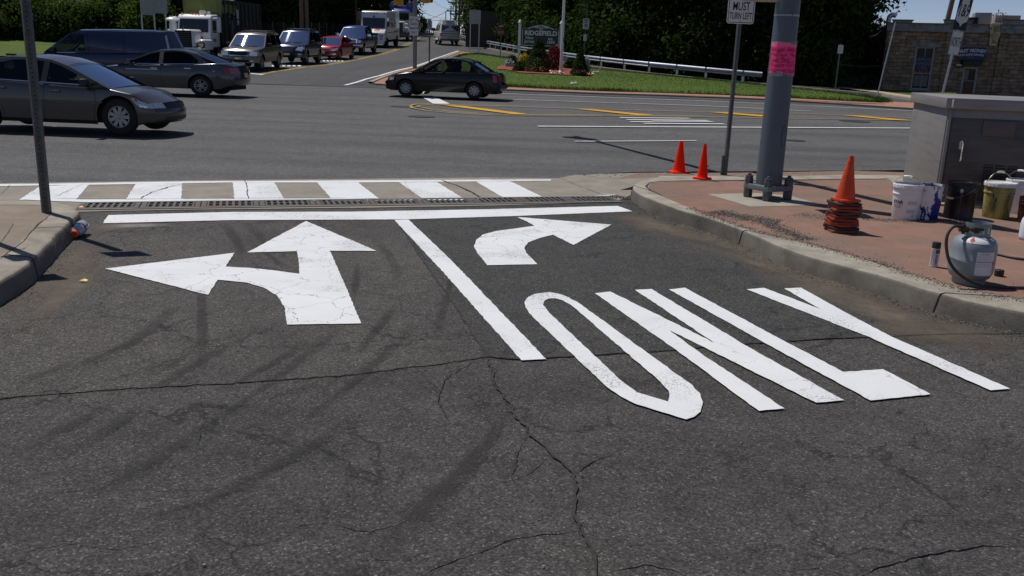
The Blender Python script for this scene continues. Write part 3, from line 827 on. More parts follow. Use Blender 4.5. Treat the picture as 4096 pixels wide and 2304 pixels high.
grit('gravel', [(base_line, .07, 5200, .003, .009, 0), (base_line, .22, 2500, .002, .006, 0), (ri[6:-1], .045, 3400, .003, .008, KH),
                (G(L(c6, [(1120, 1250), (1350, 1290), (1560, 1330), (1800, 1360)]), KH), .10, 2600, .003, .009, KH),
                (G(L(c7, [(0, 830), (60, 880), (200, 930), (420, 1010)]), KH), .06, 1500, .003, .009, KH),
                (G(L(c7, [(940, 790), (1250, 810), (1500, 815), (2000, 810)]), KH), .06, 1600, .003, .007, KH),
                (G(L(c7, [(300, 740), (620, 790)]), KH), .12, 700, .002, .006, KH), (ri[4:], .35, 900, .003, .007, KH),
                (G(L(cB, [(1900, 262), (2060, 290)]), 0), .05, 400, .004, .013, .004), (G(L(cA, [(400, 640), (200, 870), (0, 1050)]), 0), .1, 600, .003, .008, 0),
                (G(L(cD, [(1450, 440), (1700, 436), (2200, 440)]), KH), .12, 500, .004, .012, KH)], 8, m_gr)
b = MB(); rnd2 = random.Random(77)   # pale stones and chips scattered over the asphalt
for _ in range(420):
    x = rnd2.uniform(-4, 4.5); y = rnd2.uniform(2.3, 9.5)
    s = rnd2.uniform(.0015, .0042)
    b.box((x, y, s * .3), (s * 2, s * 1.6, s), rnd2.choice((0, 0, 1)), rz=rnd2.uniform(0, 3))
tag(b.build('gravel_chips', [m_gr[2], m_gr[0]], merge=False, smooth=0), kind='stuff')

# far side: side road and ramp, island, lawns
rk = [(1725, 137), (1770, 146), (1838, 167), (1900, 184), (1939, 196), (2078, 226), (2257, 255), (2356, 271), (2595, 299), (2824, 322), (3040, 342), (3184, 352), (3335, 362), (3524, 385), (3652, 405)]
rkg = G(rk)
rkg.sort(key=lambda p: -p.y)
sr = [Vector((-25, 36.4, 0)), Vector((-25, 140, 0)), Vector((rkg[0].x + 1, 140, 0))] + rkg + [Vector((60, rkg[-1].y - 3, 0)), Vector((60, 36.4, 0))]
o = poly_obj('side_road', [sr], m_asS, 0, subdiv=(2.0, 1.0), dz=.012); tag(o, kind='structure')
# kerb along the ramp
def far_kerb(pl, name, hgt, wd, mat):
    b = MB(); vs = []
    q = []
    for a, c in zip(pl, pl[1:]):
        k = max(1, int((c - a).length / 1.0))
        for i in range(k): q.append(a.lerp(c, i / k))
    q.append(pl[-1])
    for i, p in enumerate(q):
        d = (q[min(i + 1, len(q) - 1)] - q[max(0, i - 1)]); d.z = 0; d.normalize()
        nn = Vector((-d.y, d.x, 0))
        z = TZ(p.x, p.y)
        vs += [(p.x, p.y, z - .03), (p.x, p.y, z + hgt), (p.x + nn.x * wd, p.y + nn.y * wd, z + hgt), (p.x + nn.x * wd, p.y + nn.y * wd, z - .03)]
    fs = []
    for i in range(len(q) - 1):
        for k in range(3): fs.append((i * 4 + k, i * 4 + k + 1, i * 4 + k + 5, i * 4 + k + 4))
    b.add(vs, fs)
    return tag(b.build(name, mat, smooth=0, merge=False), kind='structure')
m_kerbf = concrete('far_kerb', (.34, .3, .24), (.2, .18, .15))
far_kerb(rkg[1:], 'kerb', .13, .35, m_kerbf)
# verge beyond the ramp kerb
vg = [Vector((p.x + .1, p.y + .3, 0)) for p in rkg[1:]]
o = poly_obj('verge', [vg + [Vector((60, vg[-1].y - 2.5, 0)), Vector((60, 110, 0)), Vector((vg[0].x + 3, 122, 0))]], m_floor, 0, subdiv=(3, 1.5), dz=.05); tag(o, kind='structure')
# sunlit strip of lawn and a walk before the building
# island
isl = L(c3, [(-60, 640), (20, 610), (100, 572), (180, 560), (300, 556), (450, 580), (650, 606), (900, 640), (1200, 680), (1400, 706), (2000, 762), (2576, 822)]) + L(c4, [(700, 802), (1450, 882), (2000, 942)]) + L(c5, [(480, 1270), (700, 1310), (765, 1330), (740, 1345)]) + L(c4, [(2300, 1035), (1400, 985), (0, 937)]) + L(c3, [(1500, 930), (900, 905), (540, 885), (0, 860), (-300, 850)])
islg = G(isl)
ctr = sum(islg, Vector()) / len(islg)
o = poly_obj('island_lawn', [islg], m_grass, 0, subdiv=(1.5, .6), dz=.09); tag(o, kind='structure')
red = L(c2, [(1500, 845), (1560, 815), (1700, 765), (1900, 700), (2050, 655), (2200, 600), (2370, 532), (2460, 535), (2560, 560)]) + L(c3, [(300, 600), (0, 700), (540, 887), (1500, 932), (2576, 962)]) + L(c4, [(1400, 988), (2576, 1048)]) + L(c5, [(760, 1330), (1140, 1345), (1500, 1375), (1500, 1465), (1120, 1420), (0, 1345)]) + L(c4, [(1400, 1010), (0, 958)]) + L(c3, [(1500, 950), (540, 912), (0, 905), (-300, 895)]) + L(c2, [(1640, 865), (1510, 858)])
o = poly_obj('pavement', [G(red)], m_redf, 0, subdiv=(2, .8), dz=.06); tag(o, kind='structure')
fk = G(L(c2, [(1480, 852), (1640, 868)]) + L(c3, [(-300, 897), (0, 908), (540, 915), (1500, 953), (2576, 985)]) + L(c4, [(1400, 1012), (2576, 1062)]) + L(c5, [(0, 1348), (1120, 1423), (1600, 1455), (2576, 1520)]))
far_kerb(fk, 'kerb', .08, .18, m_kerbf)
far_kerb(G(L(c2, [(1490, 845), (1565, 812), (1700, 763), (1930, 695)])) , 'kerb', .1, .2, m_kerbf)
far_kerb(G(L(c2, [(1930, 695), (2050, 655), (2200, 600), (2370, 530)])) , 'kerb', .1, .2, m_kerbf)
# mulch bed under the planting
m_mulch = M('red_mulch', (.22, .055, .03), .95, var=.5, scale=9, bump=.8, bscale=40)
o = poly_obj('mulch_bed', [G(L(c3, [(470, 690), (520, 680), (700, 690), (1000, 700), (1250, 700), (1450, 760), (1420, 780), (1150, 778), (950, 765), (700, 755), (560, 720), (480, 720)]))], m_mulch, 0, subdiv=(1, .5), dz=.13); tag(o, kind='structure')
# left lawn
o = poly_obj('lawn', [[p for p in G([(-300, 232), (60, 227), (330, 224), (500, 215), (620, 205)])] + [Vector((-24.5, 52, 0)), Vector((-25.5, 95, 0)), Vector((-80, 95, 0)), Vector((-80, 50, 0))]], m_grass, 0, subdiv=(3, 1), dz=.04); tag(o, kind='structure')
# lawn and walk in front of the building
o = poly_obj('lawn', [G(L(c4, [(1700, 845), (2100, 880), (2576, 945)]) + L(c5, [(1140, 1260), (1700, 1330), (1700, 1190), (700, 1160), (300, 1110)]) + L(c4, [(1720, 800)]))], m_grass, 0, subdiv=(2, 1), dz=.09); tag(o, kind='structure')
o = poly_obj('footpath', [G(L(c4, [(1690, 868), (2100, 900), (2576, 962)]) + L(c5, [(1140, 1305), (1800, 1380), (1800, 1345), (1140, 1275)]) + L(c4, [(2576, 945), (2100, 885), (1700, 855)]))], M('pale_footpath', (.42, .33, .24), .9, var=.15), 0, subdiv=(2, 1), dz=.14); tag(o, kind='structure')

# far markings
def fmark(pts, mat, dz=.022, jit=0.0):
    o = poly_obj('road_markings', [G(pts)], mat, 0, subdiv=(2.0, 1.0), dz=dz)
    return tag(o, kind='structure')
def fline(pts, wpx, mat, wm=None, dz=.022, name='road_markings'):
    g = [p.xy for p in G(pts)]
    b = MB(); vs = []
    q = []
    for a, c in zip(g, g[1:]):
        k = max(1, int((c - a).length / .8))
        for i in range(k): q.append(a.lerp(c, i / k))
    q.append(g[-1])
    for i, p in enumerate(q):
        d = (q[min(i + 1, len(q) - 1)] - q[max(0, i - 1)]).normalized()
        nn = Vector((-d.y, d.x)) * wm / 2
        for s in (1, -1):
            x, y = p.x + nn.x * s, p.y + nn.y * s
            vs.append((x, y, TZ(x, y) + dz))
    b.add(vs, [(2 * i, 2 * i + 1, 2 * i + 3, 2 * i + 2) for i in range(len(q) - 1)])
    return tag(b.build(name, mat, smooth=0, merge=False), kind='structure')
fline([(2152, 508), (2800, 511), (3640, 515), (4200, 519)], 0, m_paint, .17)
fline([(2298, 569), (2785, 566)], 0, m_paintf, .10)
for q in ([(1710, 1190), (2410, 1197)], [(1775, 1210), (2590, 1219)], [(1815, 1231), (2040, 1233)], [(2040, 1226), (2640, 1230)], [(1950, 1249), (2760, 1254)]):
    fline(L(c3, q), 0, m_paint, .2)
for k, pts in enumerate(([(1105, 265), (1130, 263.5), (1325, 288), (1298, 290)], [(1445, 275), (1500, 277), (1645, 291), (1612, 292.5)], [(1777, 283), (1830, 284), (1925, 292), (1915, 295)], [(2118, 291), (2160, 292), (2290, 304), (2250, 304)], [(2470, 300), (2510, 301), (2650, 314), (2610, 314)])):
    fmark(L(cD, pts), m_yel)
up = L(cD, [(1120, 262), (1145, 265), (1300, 270), (1545, 283), (1992, 287), (2153, 291), (2290, 295), (2600, 308)])
dn = L(cD, [(1120, 262), (1080, 265), (1074, 272), (1095, 281), (1180, 288), (1260, 291), (1570, 295), (2217, 303), (2600, 309)])
up = L(c3, [(-350, 1055), (-200, 1050), (0, 1058), (500, 1072), (1240, 1097), (2576, 1132)]) + L(c6, [(1930, 265), (2576, 287)]) + [(3640, 474), (4100, 495)]
dn = L(c3, [(-350, 1055), (-400, 1070), (-380, 1095), (-250, 1118), (0, 1140), (300, 1160), (600, 1168), (1500, 1172), (2576, 1182)]) + L(c4, [(2576, 1212)]) + [(3640, 485), (4100, 495)]
up2 = L(c3, [(-300, 1068), (-200, 1061), (0, 1066), (500, 1080)]); dn2 = L(c3, [(-300, 1068), (-330, 1080), (-200, 1105), (0, 1128), (300, 1148), (600, 1159), (1500, 1166), (2576, 1175)])
for q in (up, dn, dn2, up2): fline(q, 0, m_yelw, .10, dz=.028)
fline(L(c3, [(-100, 983), (0, 985), (2576, 1070)]) + [(3245, 446)], 0, m_paintf, .12)
fline(L(c3, [(-350, 915), (370, 940), (2576, 1020)]) + L(c4, [(2576, 1103)]) + L(c5, [(1120, 1440)]) + [(4100, 478)], 0, m_paintf, .12)
fmark(L(c2, [(1955, 968), (2085, 968), (2262, 1050), (2095, 1050)]), m_paint)
fmark(L(c2, [(1970, 920), (2010, 918), (2045, 946), (1990, 946)]), m_paint)
yl = L(c2, [(360, 746), (570, 712), (700, 692), (1000, 655), (1200, 622), (1400, 580), (1560, 548), (1700, 505), (1800, 455), (1860, 425), (1905, 395), (1950, 355)])
fline(yl, 0, m_yelw, .13)
fline([(p[0] + 11, p[1] + 1.2) for p in yl], 0, m_yelw, .13)
fline(L(c2, [(1210, 861), (1420, 800), (1560, 765), (1700, 722), (1900, 674), (2100, 598), (2240, 550), (2350, 513)]), 0, m_paint, .16)
fline(L(c2, [(2350, 513), (2420, 530), (2560, 548)]) + L(c3, [(300, 548), (640, 598)]), 0, m_yelw, .12)
fmark(L(c2, [(215, 742), (240, 739), (405, 752), (370, 758)]), m_paint)
for i in range(6):
    x = 975 + i * 36
    fmark(L(c2, [(x, 604), (x + 14, 603), (x + 22 + 20, 620), (x + 20, 622)]), m_paint)
for i in range(6):
    x = 470 + i * 52
    fmark(L(c2, [(x, 662), (x + 26, 660), (x + 40, 671), (x + 4, 673)]), m_paint)
# iron covers and tar spots in the road
m_cov = M('iron_cover', (.05, .048, .045), .6, .4)
for px, py, rr in ((1687, 467, .35), (3420, 486, .45), (3180, 563, .22), (1425, 338, .4), (1605, 427, .3)):
    p = at(px, py); b = MB(); b.lathe([(0.001, .012), (rr, .012), (rr, -.02)], (p.x, p.y, TZ(p.x, p.y)), 24)
    tag(b.build('manhole_cover', m_cov), kind='structure')
b = MB()
for q in ([(0, 1225), (1000, 1235), (2576, 1240)], [(0, 1085), (1500, 1110)]):
    ribbon(b, [p.xy for p in G(L(c2, q))], .02, rnd, z=0, jag=.01, step=.3)
for v in b.v: v.z = TZ(v.x, v.y) + .008
tag(b.build('pavement_cracks', m_crack, merge=False, smooth=0), kind='structure')
# ============================================================ VEHICLES
def paint(name, col, metal=.35, rough=.28, dirt=None):
    return M(name, col, rough, metal, var=.05, scale=2, coat=.5, dirt=dirt, dlo=.55, dhi=.8)
def wheel(parent, c, r, wdt, side, style, rim_mat, n=5):
    """side +1: outer face towards +y. Tyre with a rim of spokes as its sub-part."""
    X = Matrix.Translation(c) @ (Matrix.Rotation(-PI / 2, 4, 'X') if side > 0 else Matrix.Rotation(PI / 2, 4, 'X'))
    t = MB()
    h = wdt / 2
    rr = r * .6
    t.lathe([(rr, -h), (r * .9, -h), (r * .97, -h * .85), (r, -h * .55), (r, h * .55), (r * .97, h * .85), (r * .9, h), (r * .8, h * 1.02), (rr, h * .96), (rr * .98, h * .5)], n=32, X=X)
    o = t.build('wheel', m_rubber, parent, smooth=40)
    b = MB()
    b.lathe([(.0, h * .35), (rr * .97, h * .35)], n=24, mi=1, X=X)
    b.lathe([(rr * .86, h * .5), (rr * .9, h * .9), (rr * .97, h * .97), (rr * 1.02, h * .93)], n=32, X=X)
    hub = rr * .24
    b.lathe([(hub, h * .4), (hub, h * .85), (hub * .6, h * .95), (0, h * .95)], n=14, X=X)
    for k in range(n):
        a = 2 * PI * k / n
        Y = X @ Matrix.Rotation(a, 4, 'Z')
        if style == 'cover':     # broad flat leaves of a wheel cover
            b.prism([(hub * .8, -rr * .07), (rr * .45, -rr * .15), (rr * .9, -rr * .17), (rr * .9, rr * .17), (rr * .45, rr * .15), (hub * .8, rr * .07)], h * .6, h * .86, X=Y)
        elif style == 'twin':
            for s in (-1, 1): b.prism([(hub * .8, s * rr * .09 - rr * .05), (rr * .92, s * rr * .17 - rr * .055), (rr * .92, s * rr * .17 + rr * .055), (hub * .8, s * rr * .09 + rr * .05)], h * .6, h * .86, X=Y)
        else:
            b.prism([(hub * .8, -rr * .1), (rr * .92, -rr * .15), (rr * .92, rr * .15), (hub * .8, rr * .1)], h * .6, h * .86, X=Y)
    b.build('rim', [rim_mat, m_dark], o, smooth=30)
    return o
class Car:
    """A body lofted from a side outline, a plan taper and a bulge; lamps, glass and trim are cut to the same surface."""
    def __init__(s, p):
        s.p = p; s.h = p['L'] / 2; s.w = p['W'] / 2
        s.top = sorted(p['top']); s.gh = p['gh']; s.zb = p['belt']
        zs = [q[1] for q in s.gh]; s.zr = max(zs)
    def zt(s, x): return interp(s.top, x)
    def plan(s, x):
        t = abs(x) / s.h
        a, k = s.p.get('taper', (.7, .16))
        u = max(0, (t - a) / (1 - a))
        return 1 - k * u * u
    def ys(s, x, z):
        zb = s.zb; zl = s.p['sill']; zm = zl + (zb - zl) * .55
        if z <= zb:
            pr = 1 - .055 * max(0, (zm - z) / (zm - zl)) ** 2 if z < zm else 1 - .04 * ((z - zm) / (zb - zm)) ** 2
            return s.w * s.plan(x) * pr
        t = (z - zb) / (s.zr - zb)
        return s.w * s.plan(x) * .96 * (1 - (1 - s.p['wr']) * t ** 1.15)
    def D(s, v):
        x, y, z = v
        t = abs(x) / s.h; wgt = sstep(.72, 1.0, t); sg = 1 if x > 0 else -1
        bow = s.p.get('bow', .16) if sg > 0 else s.p.get('rbow', .12)
        f = interp(s.p['fprof'] if sg > 0 else s.p['rprof'], z)
        return Vector((x - sg * wgt * (bow * (y / s.w) ** 2 + f), y, z))
    def side(s, b, poly, off=.006, mi=0, both=True, only=None):
        for sg in ((1, -1) if only is None else (only,)):
            tris = tessellate_polygon([[Vector((q[0], q[1], 0)) for q in poly]])
            vs = [s.D((q[0], sg * (s.ys(q[0], q[1]) + off), q[1])) for q in poly]
            fs = []
            for t in tris:
                n_ = (vs[t[1]] - vs[t[0]]).cross(vs[t[2]] - vs[t[0]])
                fs.append(tuple(t) if n_.y * sg > 0 else tuple(t[::-1]))
            b.add(vs, fs, mi)
    def end(s, b, y0, y1, z0, z1, off=.012, sg=1, mi=0, n=8, skew=0.0):
        def f(u, v):
            y = y0 + (y1 - y0) * u; z = z0 + (z1 - z0) * v + skew * (u if y1 > y0 else 0)
            p = s.D((sg * s.h, y, z)); p.x += sg * off
            return p
        b.grid(f, n, 3, mi, flip=(sg > 0) == (y1 < y0))
    def endpoly(s, b, poly, off=.012, sg=1, mi=0, mirror=True):
        for q in ((1, -1) if mirror else (1,)):
            vs = []
            for y, z in poly:
                p = s.D((sg * s.h, q * y, z)); p.x += sg * off; vs.append(p)
            tris = tessellate_polygon([[Vector((y, z, 0)) for y, z in poly]])
            fs = []
            for t in tris:
                n_ = (vs[t[1]] - vs[t[0]]).cross(vs[t[2]] - vs[t[0]])
                fs.append(tuple(t) if n_.x * sg > 0 else tuple(t[::-1]))
            b.add(vs, fs, mi)
    def make(s, root):
        p = s.p; h = s.h; r = p['r']; Ra = r * p.get('arch', 1.2)
        pm = p['paint']; sill = p['sill']
        xs = set([-h, h]) | set(-h + i * 2 * h / 44 for i in range(45)) | set(x for x, _ in s.top)
        for xw in (p['xf'], p['xr']):
            for k in range(17):
                xs.add(xw + Ra * math.cos(PI * k / 16))
            xs.add(xw - Ra - 1e-3); xs.add(xw + Ra + 1e-3)
        xs = sorted(xs); q = [xs[0]]
        for x in xs[1:]:
            if x - q[-1] > 5e-4: q.append(x)
        xs = [x for x in q if -h <= x <= h]
        def zbot(x):
            z = max(sill, interp(p['bot'], x))
            for xw in (p['xf'], p['xr']):
                d = abs(x - xw)
                if d <= Ra + 5e-4: z = max(z, r + math.sqrt(max(0, Ra * Ra - d * d)))
            return z
        gx0, gx1 = min(g[0] for g in s.gh), max(g[0] for g in s.gh)
        b = MB(); NR = 10; NT = 7
        cols = []
        for x in xs:
            z0 = min(zbot(x), s.zt(x) - .05); z1 = s.zt(x)
            col = []
            for j in range(NR + 1):
                z = z0 + (z1 - .035 - z0) * j / NR
                col.append((x, s.ys(x, min(z, s.zb)), z))
            ye = s.ys(x, min(z1, s.zb))
            col += [(x, ye * .985, z1 - .012), (x, ye * .95, z1)]
            cr = p.get('crown', .045)
            for j in range(1, NT + 1):
                y = ye * .95 * (1 - j / NT)
                col.append((x, y, z1 + cr * (1 - (y / (ye * .95)) ** 2)))
            cols.append(col)
        nc = len(cols[0])
        for sg in (1, -1):
            vs = [s.D((x, sg * y, z)) for c in cols for x, y, z in c]
            fs = []
            for i in range(len(cols) - 1):
                xm = (xs[i] + xs[i + 1]) / 2
                for j in range(nc - 1):
                    if j >= NR + 2 and gx0 + .12 < xm < gx1 - .12: continue
                    f = (i * nc + j, (i + 1) * nc + j, (i + 1) * nc + j + 1, i * nc + j + 1)
                    fs.append(f if sg < 0 else f[::-1])
            b.add(vs, fs)
        for sg, c in ((1, cols[-1]), (-1, cols[0])):
            x = sg * h
            z0, z1 = c[0][2], c[NR][2]
            def f(u, v, sg=sg, x=x, c=c):
                k = min(NR, int(round(v * NR)))
                yy = c[k][1]
                return s.D((x, -yy + 2 * yy * u, c[k][2]))
            b.grid(f, 10, NR, 0, flip=sg < 0)
            b.add([s.D((x, -c[NR][1] + 2 * c[NR][1] * i / 10, c[NR][2])) for i in range(11)] + [s.D((x, -c[NR + 2][1] + 2 * c[NR + 2][1] * i / 10, c[NR + 2][2] + .03 * (1 - (i / 5 - 1) ** 2))) for i in range(11)],
                  [((i, i + 1, i + 12, i + 11) if sg > 0 else (i + 11, i + 12, i + 1, i)) for i in range(10)])
        # greenhouse shell with openings
        out = s.gh
        fr = p['a']    # indices in gh: front base, A top, C top, rear base
        for sg in (1, -1):
            loops = [[Vector((q[0], q[1], 0)) for q in out]] + [[Vector((q[0], q[1], 0)) for q in wn] for wn in p['win']]
            flat = [q for lp in loops for q in lp]
            tris = tessellate_polygon(loops)
            vs = [s.D((q.x, sg * s.ys(q.x, q.y), q.y)) for q in flat]
            fs = []
            for t in tris:
                n_ = (vs[t[1]] - vs[t[0]]).cross(vs[t[2]] - vs[t[0]])
                fs.append(tuple(t) if n_.y * sg > 0 else tuple(t[::-1]))
            b.add(vs, fs)
        iA0, iA1, iC1, iC0 = fr
        rc = p.get('rcrown', .06)
        roof = out[iA1:iC1 + 1]
        def strip(pts, e0, e1, cr, mi, bb, nn=10, bowx=0.0, off=0.0):
            """Surface across the car between the two side outlines, from y=-e..e of the half width."""
            def f(u, v):
                k = u * (len(pts) - 1); i = min(int(k), len(pts) - 2); t = k - i
                x = pts[i][0] + (pts[i + 1][0] - pts[i][0]) * t; z = pts[i][1] + (pts[i + 1][1] - pts[i][1]) * t
                ye = s.ys(x, z); e = e0 + (e1 - e0) * v
                q = 1 - e * e
                return s.D((x + bowx * q, e * ye, z + cr * q + off))
            bb.grid(f, len(pts) - 1 if len(pts) > 2 else 4, nn, mi)
        strip(roof, -1, 1, rc, 0, b)
        ws = [out[iA0], out[iA1]] ; rw = [out[iC1], out[iC0]]
        wb = p.get('wsbow', .10)
        def part_line(l, a, c): return [(l[0][0] + (l[1][0] - l[0][0]) * a, l[0][1] + (l[1][1] - l[0][1]) * a), (l[0][0] + (l[1][0] - l[0][0]) * c, l[0][1] + (l[1][1] - l[0][1]) * c)]
        mb = {}
        def crn(l, a): return rc * a
        def win(l, bow, a0, a1, e, mi, bb, off=0.0, up=1):
            def f(u, v):
                t = a0 + (a1 - a0) * u
                x = l[0][0] + (l[1][0] - l[0][0]) * t; z = l[0][1] + (l[1][1] - l[0][1]) * t
                ye = s.ys(x, z); ee = e[0] + (e[1] - e[0]) * v; q = 1 - ee * ee
                g_ = t if up else 1 - t
                return s.D((x + bow * q * (1 - .4 * g_), ee * ye, z + rc * q * g_ + p.get('crown', .045) * q * (1 - g_) + off))
            bb.grid(f, 5, 10, mi)
        fw = .045
        for l, bow, up in ((ws, wb, 1), (rw, -wb, 0)):
            win(l, bow, 0, 1, (-1, -.93), 0, b, up=up); win(l, bow, 0, 1, (.93, 1), 0, b, up=up)
            if up: win(l, bow, .95, 1, (-.93, .93), 0, b, up=up)
            else:
                win(l, bow, 0, .06, (-.93, .93), 0, b, up=up)
                if p.get('rwin'): win(l, bow, p['rwin'], 1, (-.93, .93), 0, b, up=up)
        for sm in p['seams']:
            for (x0, z0), (x1, z1) in zip(sm, sm[1:]):
                d = Vector((x1 - x0, z1 - z0)).normalized() * .004
                for k in range(3):
                    t0, t1 = k / 3, (k + 1) / 3
                    xa, za, xb, zb_ = x0 + (x1 - x0) * t0, z0 + (z1 - z0) * t0, x0 + (x1 - x0) * t1, z0 + (z1 - z0) * t1
                    s.side(b, [(xa - d.y, za + d.x), (xa + d.y, za - d.x), (xb + d.y, zb_ - d.x), (xb - d.y, zb_ + d.x)], .0025, 1)
        body = b.build('body', [pm, m_dark], root, smooth=p.get('smooth', 40))
        bm = bmesh.new(); bm.from_mesh(body.data); bmesh.ops.remove_doubles(bm, verts=bm.verts, dist=2e-3); bm.to_mesh(body.data); bm.free()
        if p.get('smooth_it', True): body.data.set_sharp_from_angle(angle=rad(p.get('smooth', 40)))
        g = MB(); win(ws, wb, 0, .95, (-.93, .93), 0, g, off=-.004); g.build('windscreen', p.get('wsmat', m_glassw), root, smooth=60)
        if not p.get('norear'):
            g = MB(); win(rw, -wb, .06, p.get('rwin', .96), (-.93, .93), 0, g, off=-.004, up=0); g.build('rear_window', p.get('rwmat', m_glassd), root, smooth=60)
        for wn in p['win']:
          for sg in (1, -1):
            g = MB(); s.side(g, wn, -.012, only=sg); g.build('side_window', p.get('swmat', m_glass), root, smooth=0)
        # dark insides
        b = MB()
        b.box(((gx0 + gx1) / 2, 0, sill + .22), (gx1 - gx0 - .1, s.w * 1.72, .3), 0)
        b.box((0, 0, sill + .12), (2 * h - .5, s.w * 1.35, .22), 0)
        zd = s.zb
        b.box((p['xd'], 0, zd - .16), (.42, s.w * 1.6, .3), 0)
        for sx in p['seats']:
            for y in p.get('seaty', (-.38, .38)):
                X = Matrix.Translation((sx, y * s.w / .9, sill + .5)) @ Matrix.Rotation(rad(-14), 4, 'Y')
                b.box((-.22, 0, .22), (.14, .46, .62), 1, X); b.box((-.22, 0, .62), (.1, .26, .17), 1, X); b.box((.02, 0, -.03), (.5, .48, .16), 1, X)
        b.build('interior', [m_dark, m_cloth], root, bevel=.0, smooth=0)
        if p.get('blackout'):
            b = MB()
            for q in p['blackout']:
                for sg in (1, -1):
                    b = MB(); s.side(b, q, .003, only=sg); b.build('pillar_trim', m_black, root, smooth=0)
        for x, z in p['handles']:
            for sg in (1, -1):
                b = MB(); y = s.ys(x, z) + .018
                b.box((x, sg * y, z), (.2, .03, .035)); b.build('door_handle', p.get('hmat', pm), root, bevel=.01)
        for sg in (1, -1):
            x, z = p['mirror']; y = s.ys(x, z)
            k = p.get('mk', 1)
            b = MB(); b.box((x + .02, sg * (y + .05), z), (.09, .14, .05)); b.box((x, sg * (y + .13 * k), z + .05 * k), (.13, .2 * k, .15 * k), top=(.8, .9))
            b.build('mirror', p.get('mmat', pm), root, bevel=.03)
        for xw in (p['xf'], p['xr']):
            for sg in (1, -1):
                wheel(root, (xw, sg * (s.w - p.get('tw', .2) / 2 - .045), r), r, p.get('tw', .2), sg, p['rim'][0], p['rim'][2], p['rim'][1])
        # wheel wells
        for xw in (p['xf'], p['xr']):
            for sg in (1, -1):
                b = MB()
                y0 = sg * (s.w - .32); y1 = sg * (s.w * .93 - .01)
                vs = []
                for k in range(13):
                    a = PI * k / 12
                    xx, zz = xw + (Ra + .005) * math.cos(a), r + (Ra + .005) * math.sin(a)
                    vs += [(xx, y0, zz), (xx, y1, zz)]
                b.add(vs, [(2 * k, 2 * k + 1, 2 * k + 3, 2 * k + 2) for k in range(12)])
                b.add([(xw + Ra * math.cos(PI * k / 12), y0, r + Ra * math.sin(PI * k / 12)) for k in range(13)] + [(xw - Ra, y0, .2), (xw + Ra, y0, .2)], [tuple(range(15))])
                b.build('wheel_well', m_dark, root, smooth=0)
        for nm, mt, items in p['trim']:
            def one(its, sg):
                b = MB()
                for it in its:
                    if it[0] == 's': s.side(b, it[1], it[2] if len(it) > 2 else .006, only=sg)
                    elif it[0] == 'e': s.end(b, it[1], it[2], it[3], it[4], it[5] if len(it) > 5 else .012, it[6] if len(it) > 6 else 1)
                    elif it[0] == 'p': s.endpoly(b, it[1], it[2] if len(it) > 2 else .014, it[3] if len(it) > 3 else 1)
                    elif it[0] == 'b': b.box(it[1], it[2], top=it[3] if len(it) > 3 else (1, 1))
                    elif it[0] == 't': b.tube(it[1], it[2], 8)
                b.build(nm, mt, root, smooth=30)
            for it in items:
                if it[0] == 's':
                    one([it], 1); one([it], -1)
            if nm in ('roof_rack', 'ladder', 'grille_frame'): one(items, 1)
            else:
                for it in items:
                    if it[0] != 's': one([it], 1)
        for nm, mt, items in p.get('pairs', []):
            for sg in (1, -1):
                b = MB()
                for it in items:
                    if it[0] == 's': s.side(b, it[1], it[2] if len(it) > 2 else .008, only=sg)
                    else:
                        q = MB(); s.endpoly(q, it[1], it[2] if len(it) > 2 else .014, it[3] if len(it) > 3 else 1, mirror=False)
                        b.add([Vector((v.x, v.y * sg, v.z)) for v in q.v], q.f if sg > 0 else [f[::-1] for f in q.f])
                b.build(nm, mt, root, smooth=30)
        return root
def place(name, label, cat, x, y, head, scale=1.0, group=None, zoff=.03):
    fx, fy = math.cos(head), math.sin(head)
    z = TZ(x, y)
    s_ = (TZ(x + fx * 2, y + fy * 2) - TZ(x - fx * 2, y - fy * 2)) / 4
    return thing(name, label, cat, (x, y, z + zoff), group=group, rot=(0, -math.atan(s_), head), scale=scale)
def onroad(px, py, head, name, label, cat, scale=1.0, **k):
    p = at(px, py)
    return place(name, label, cat, p.x, p.y, head, scale, **k)

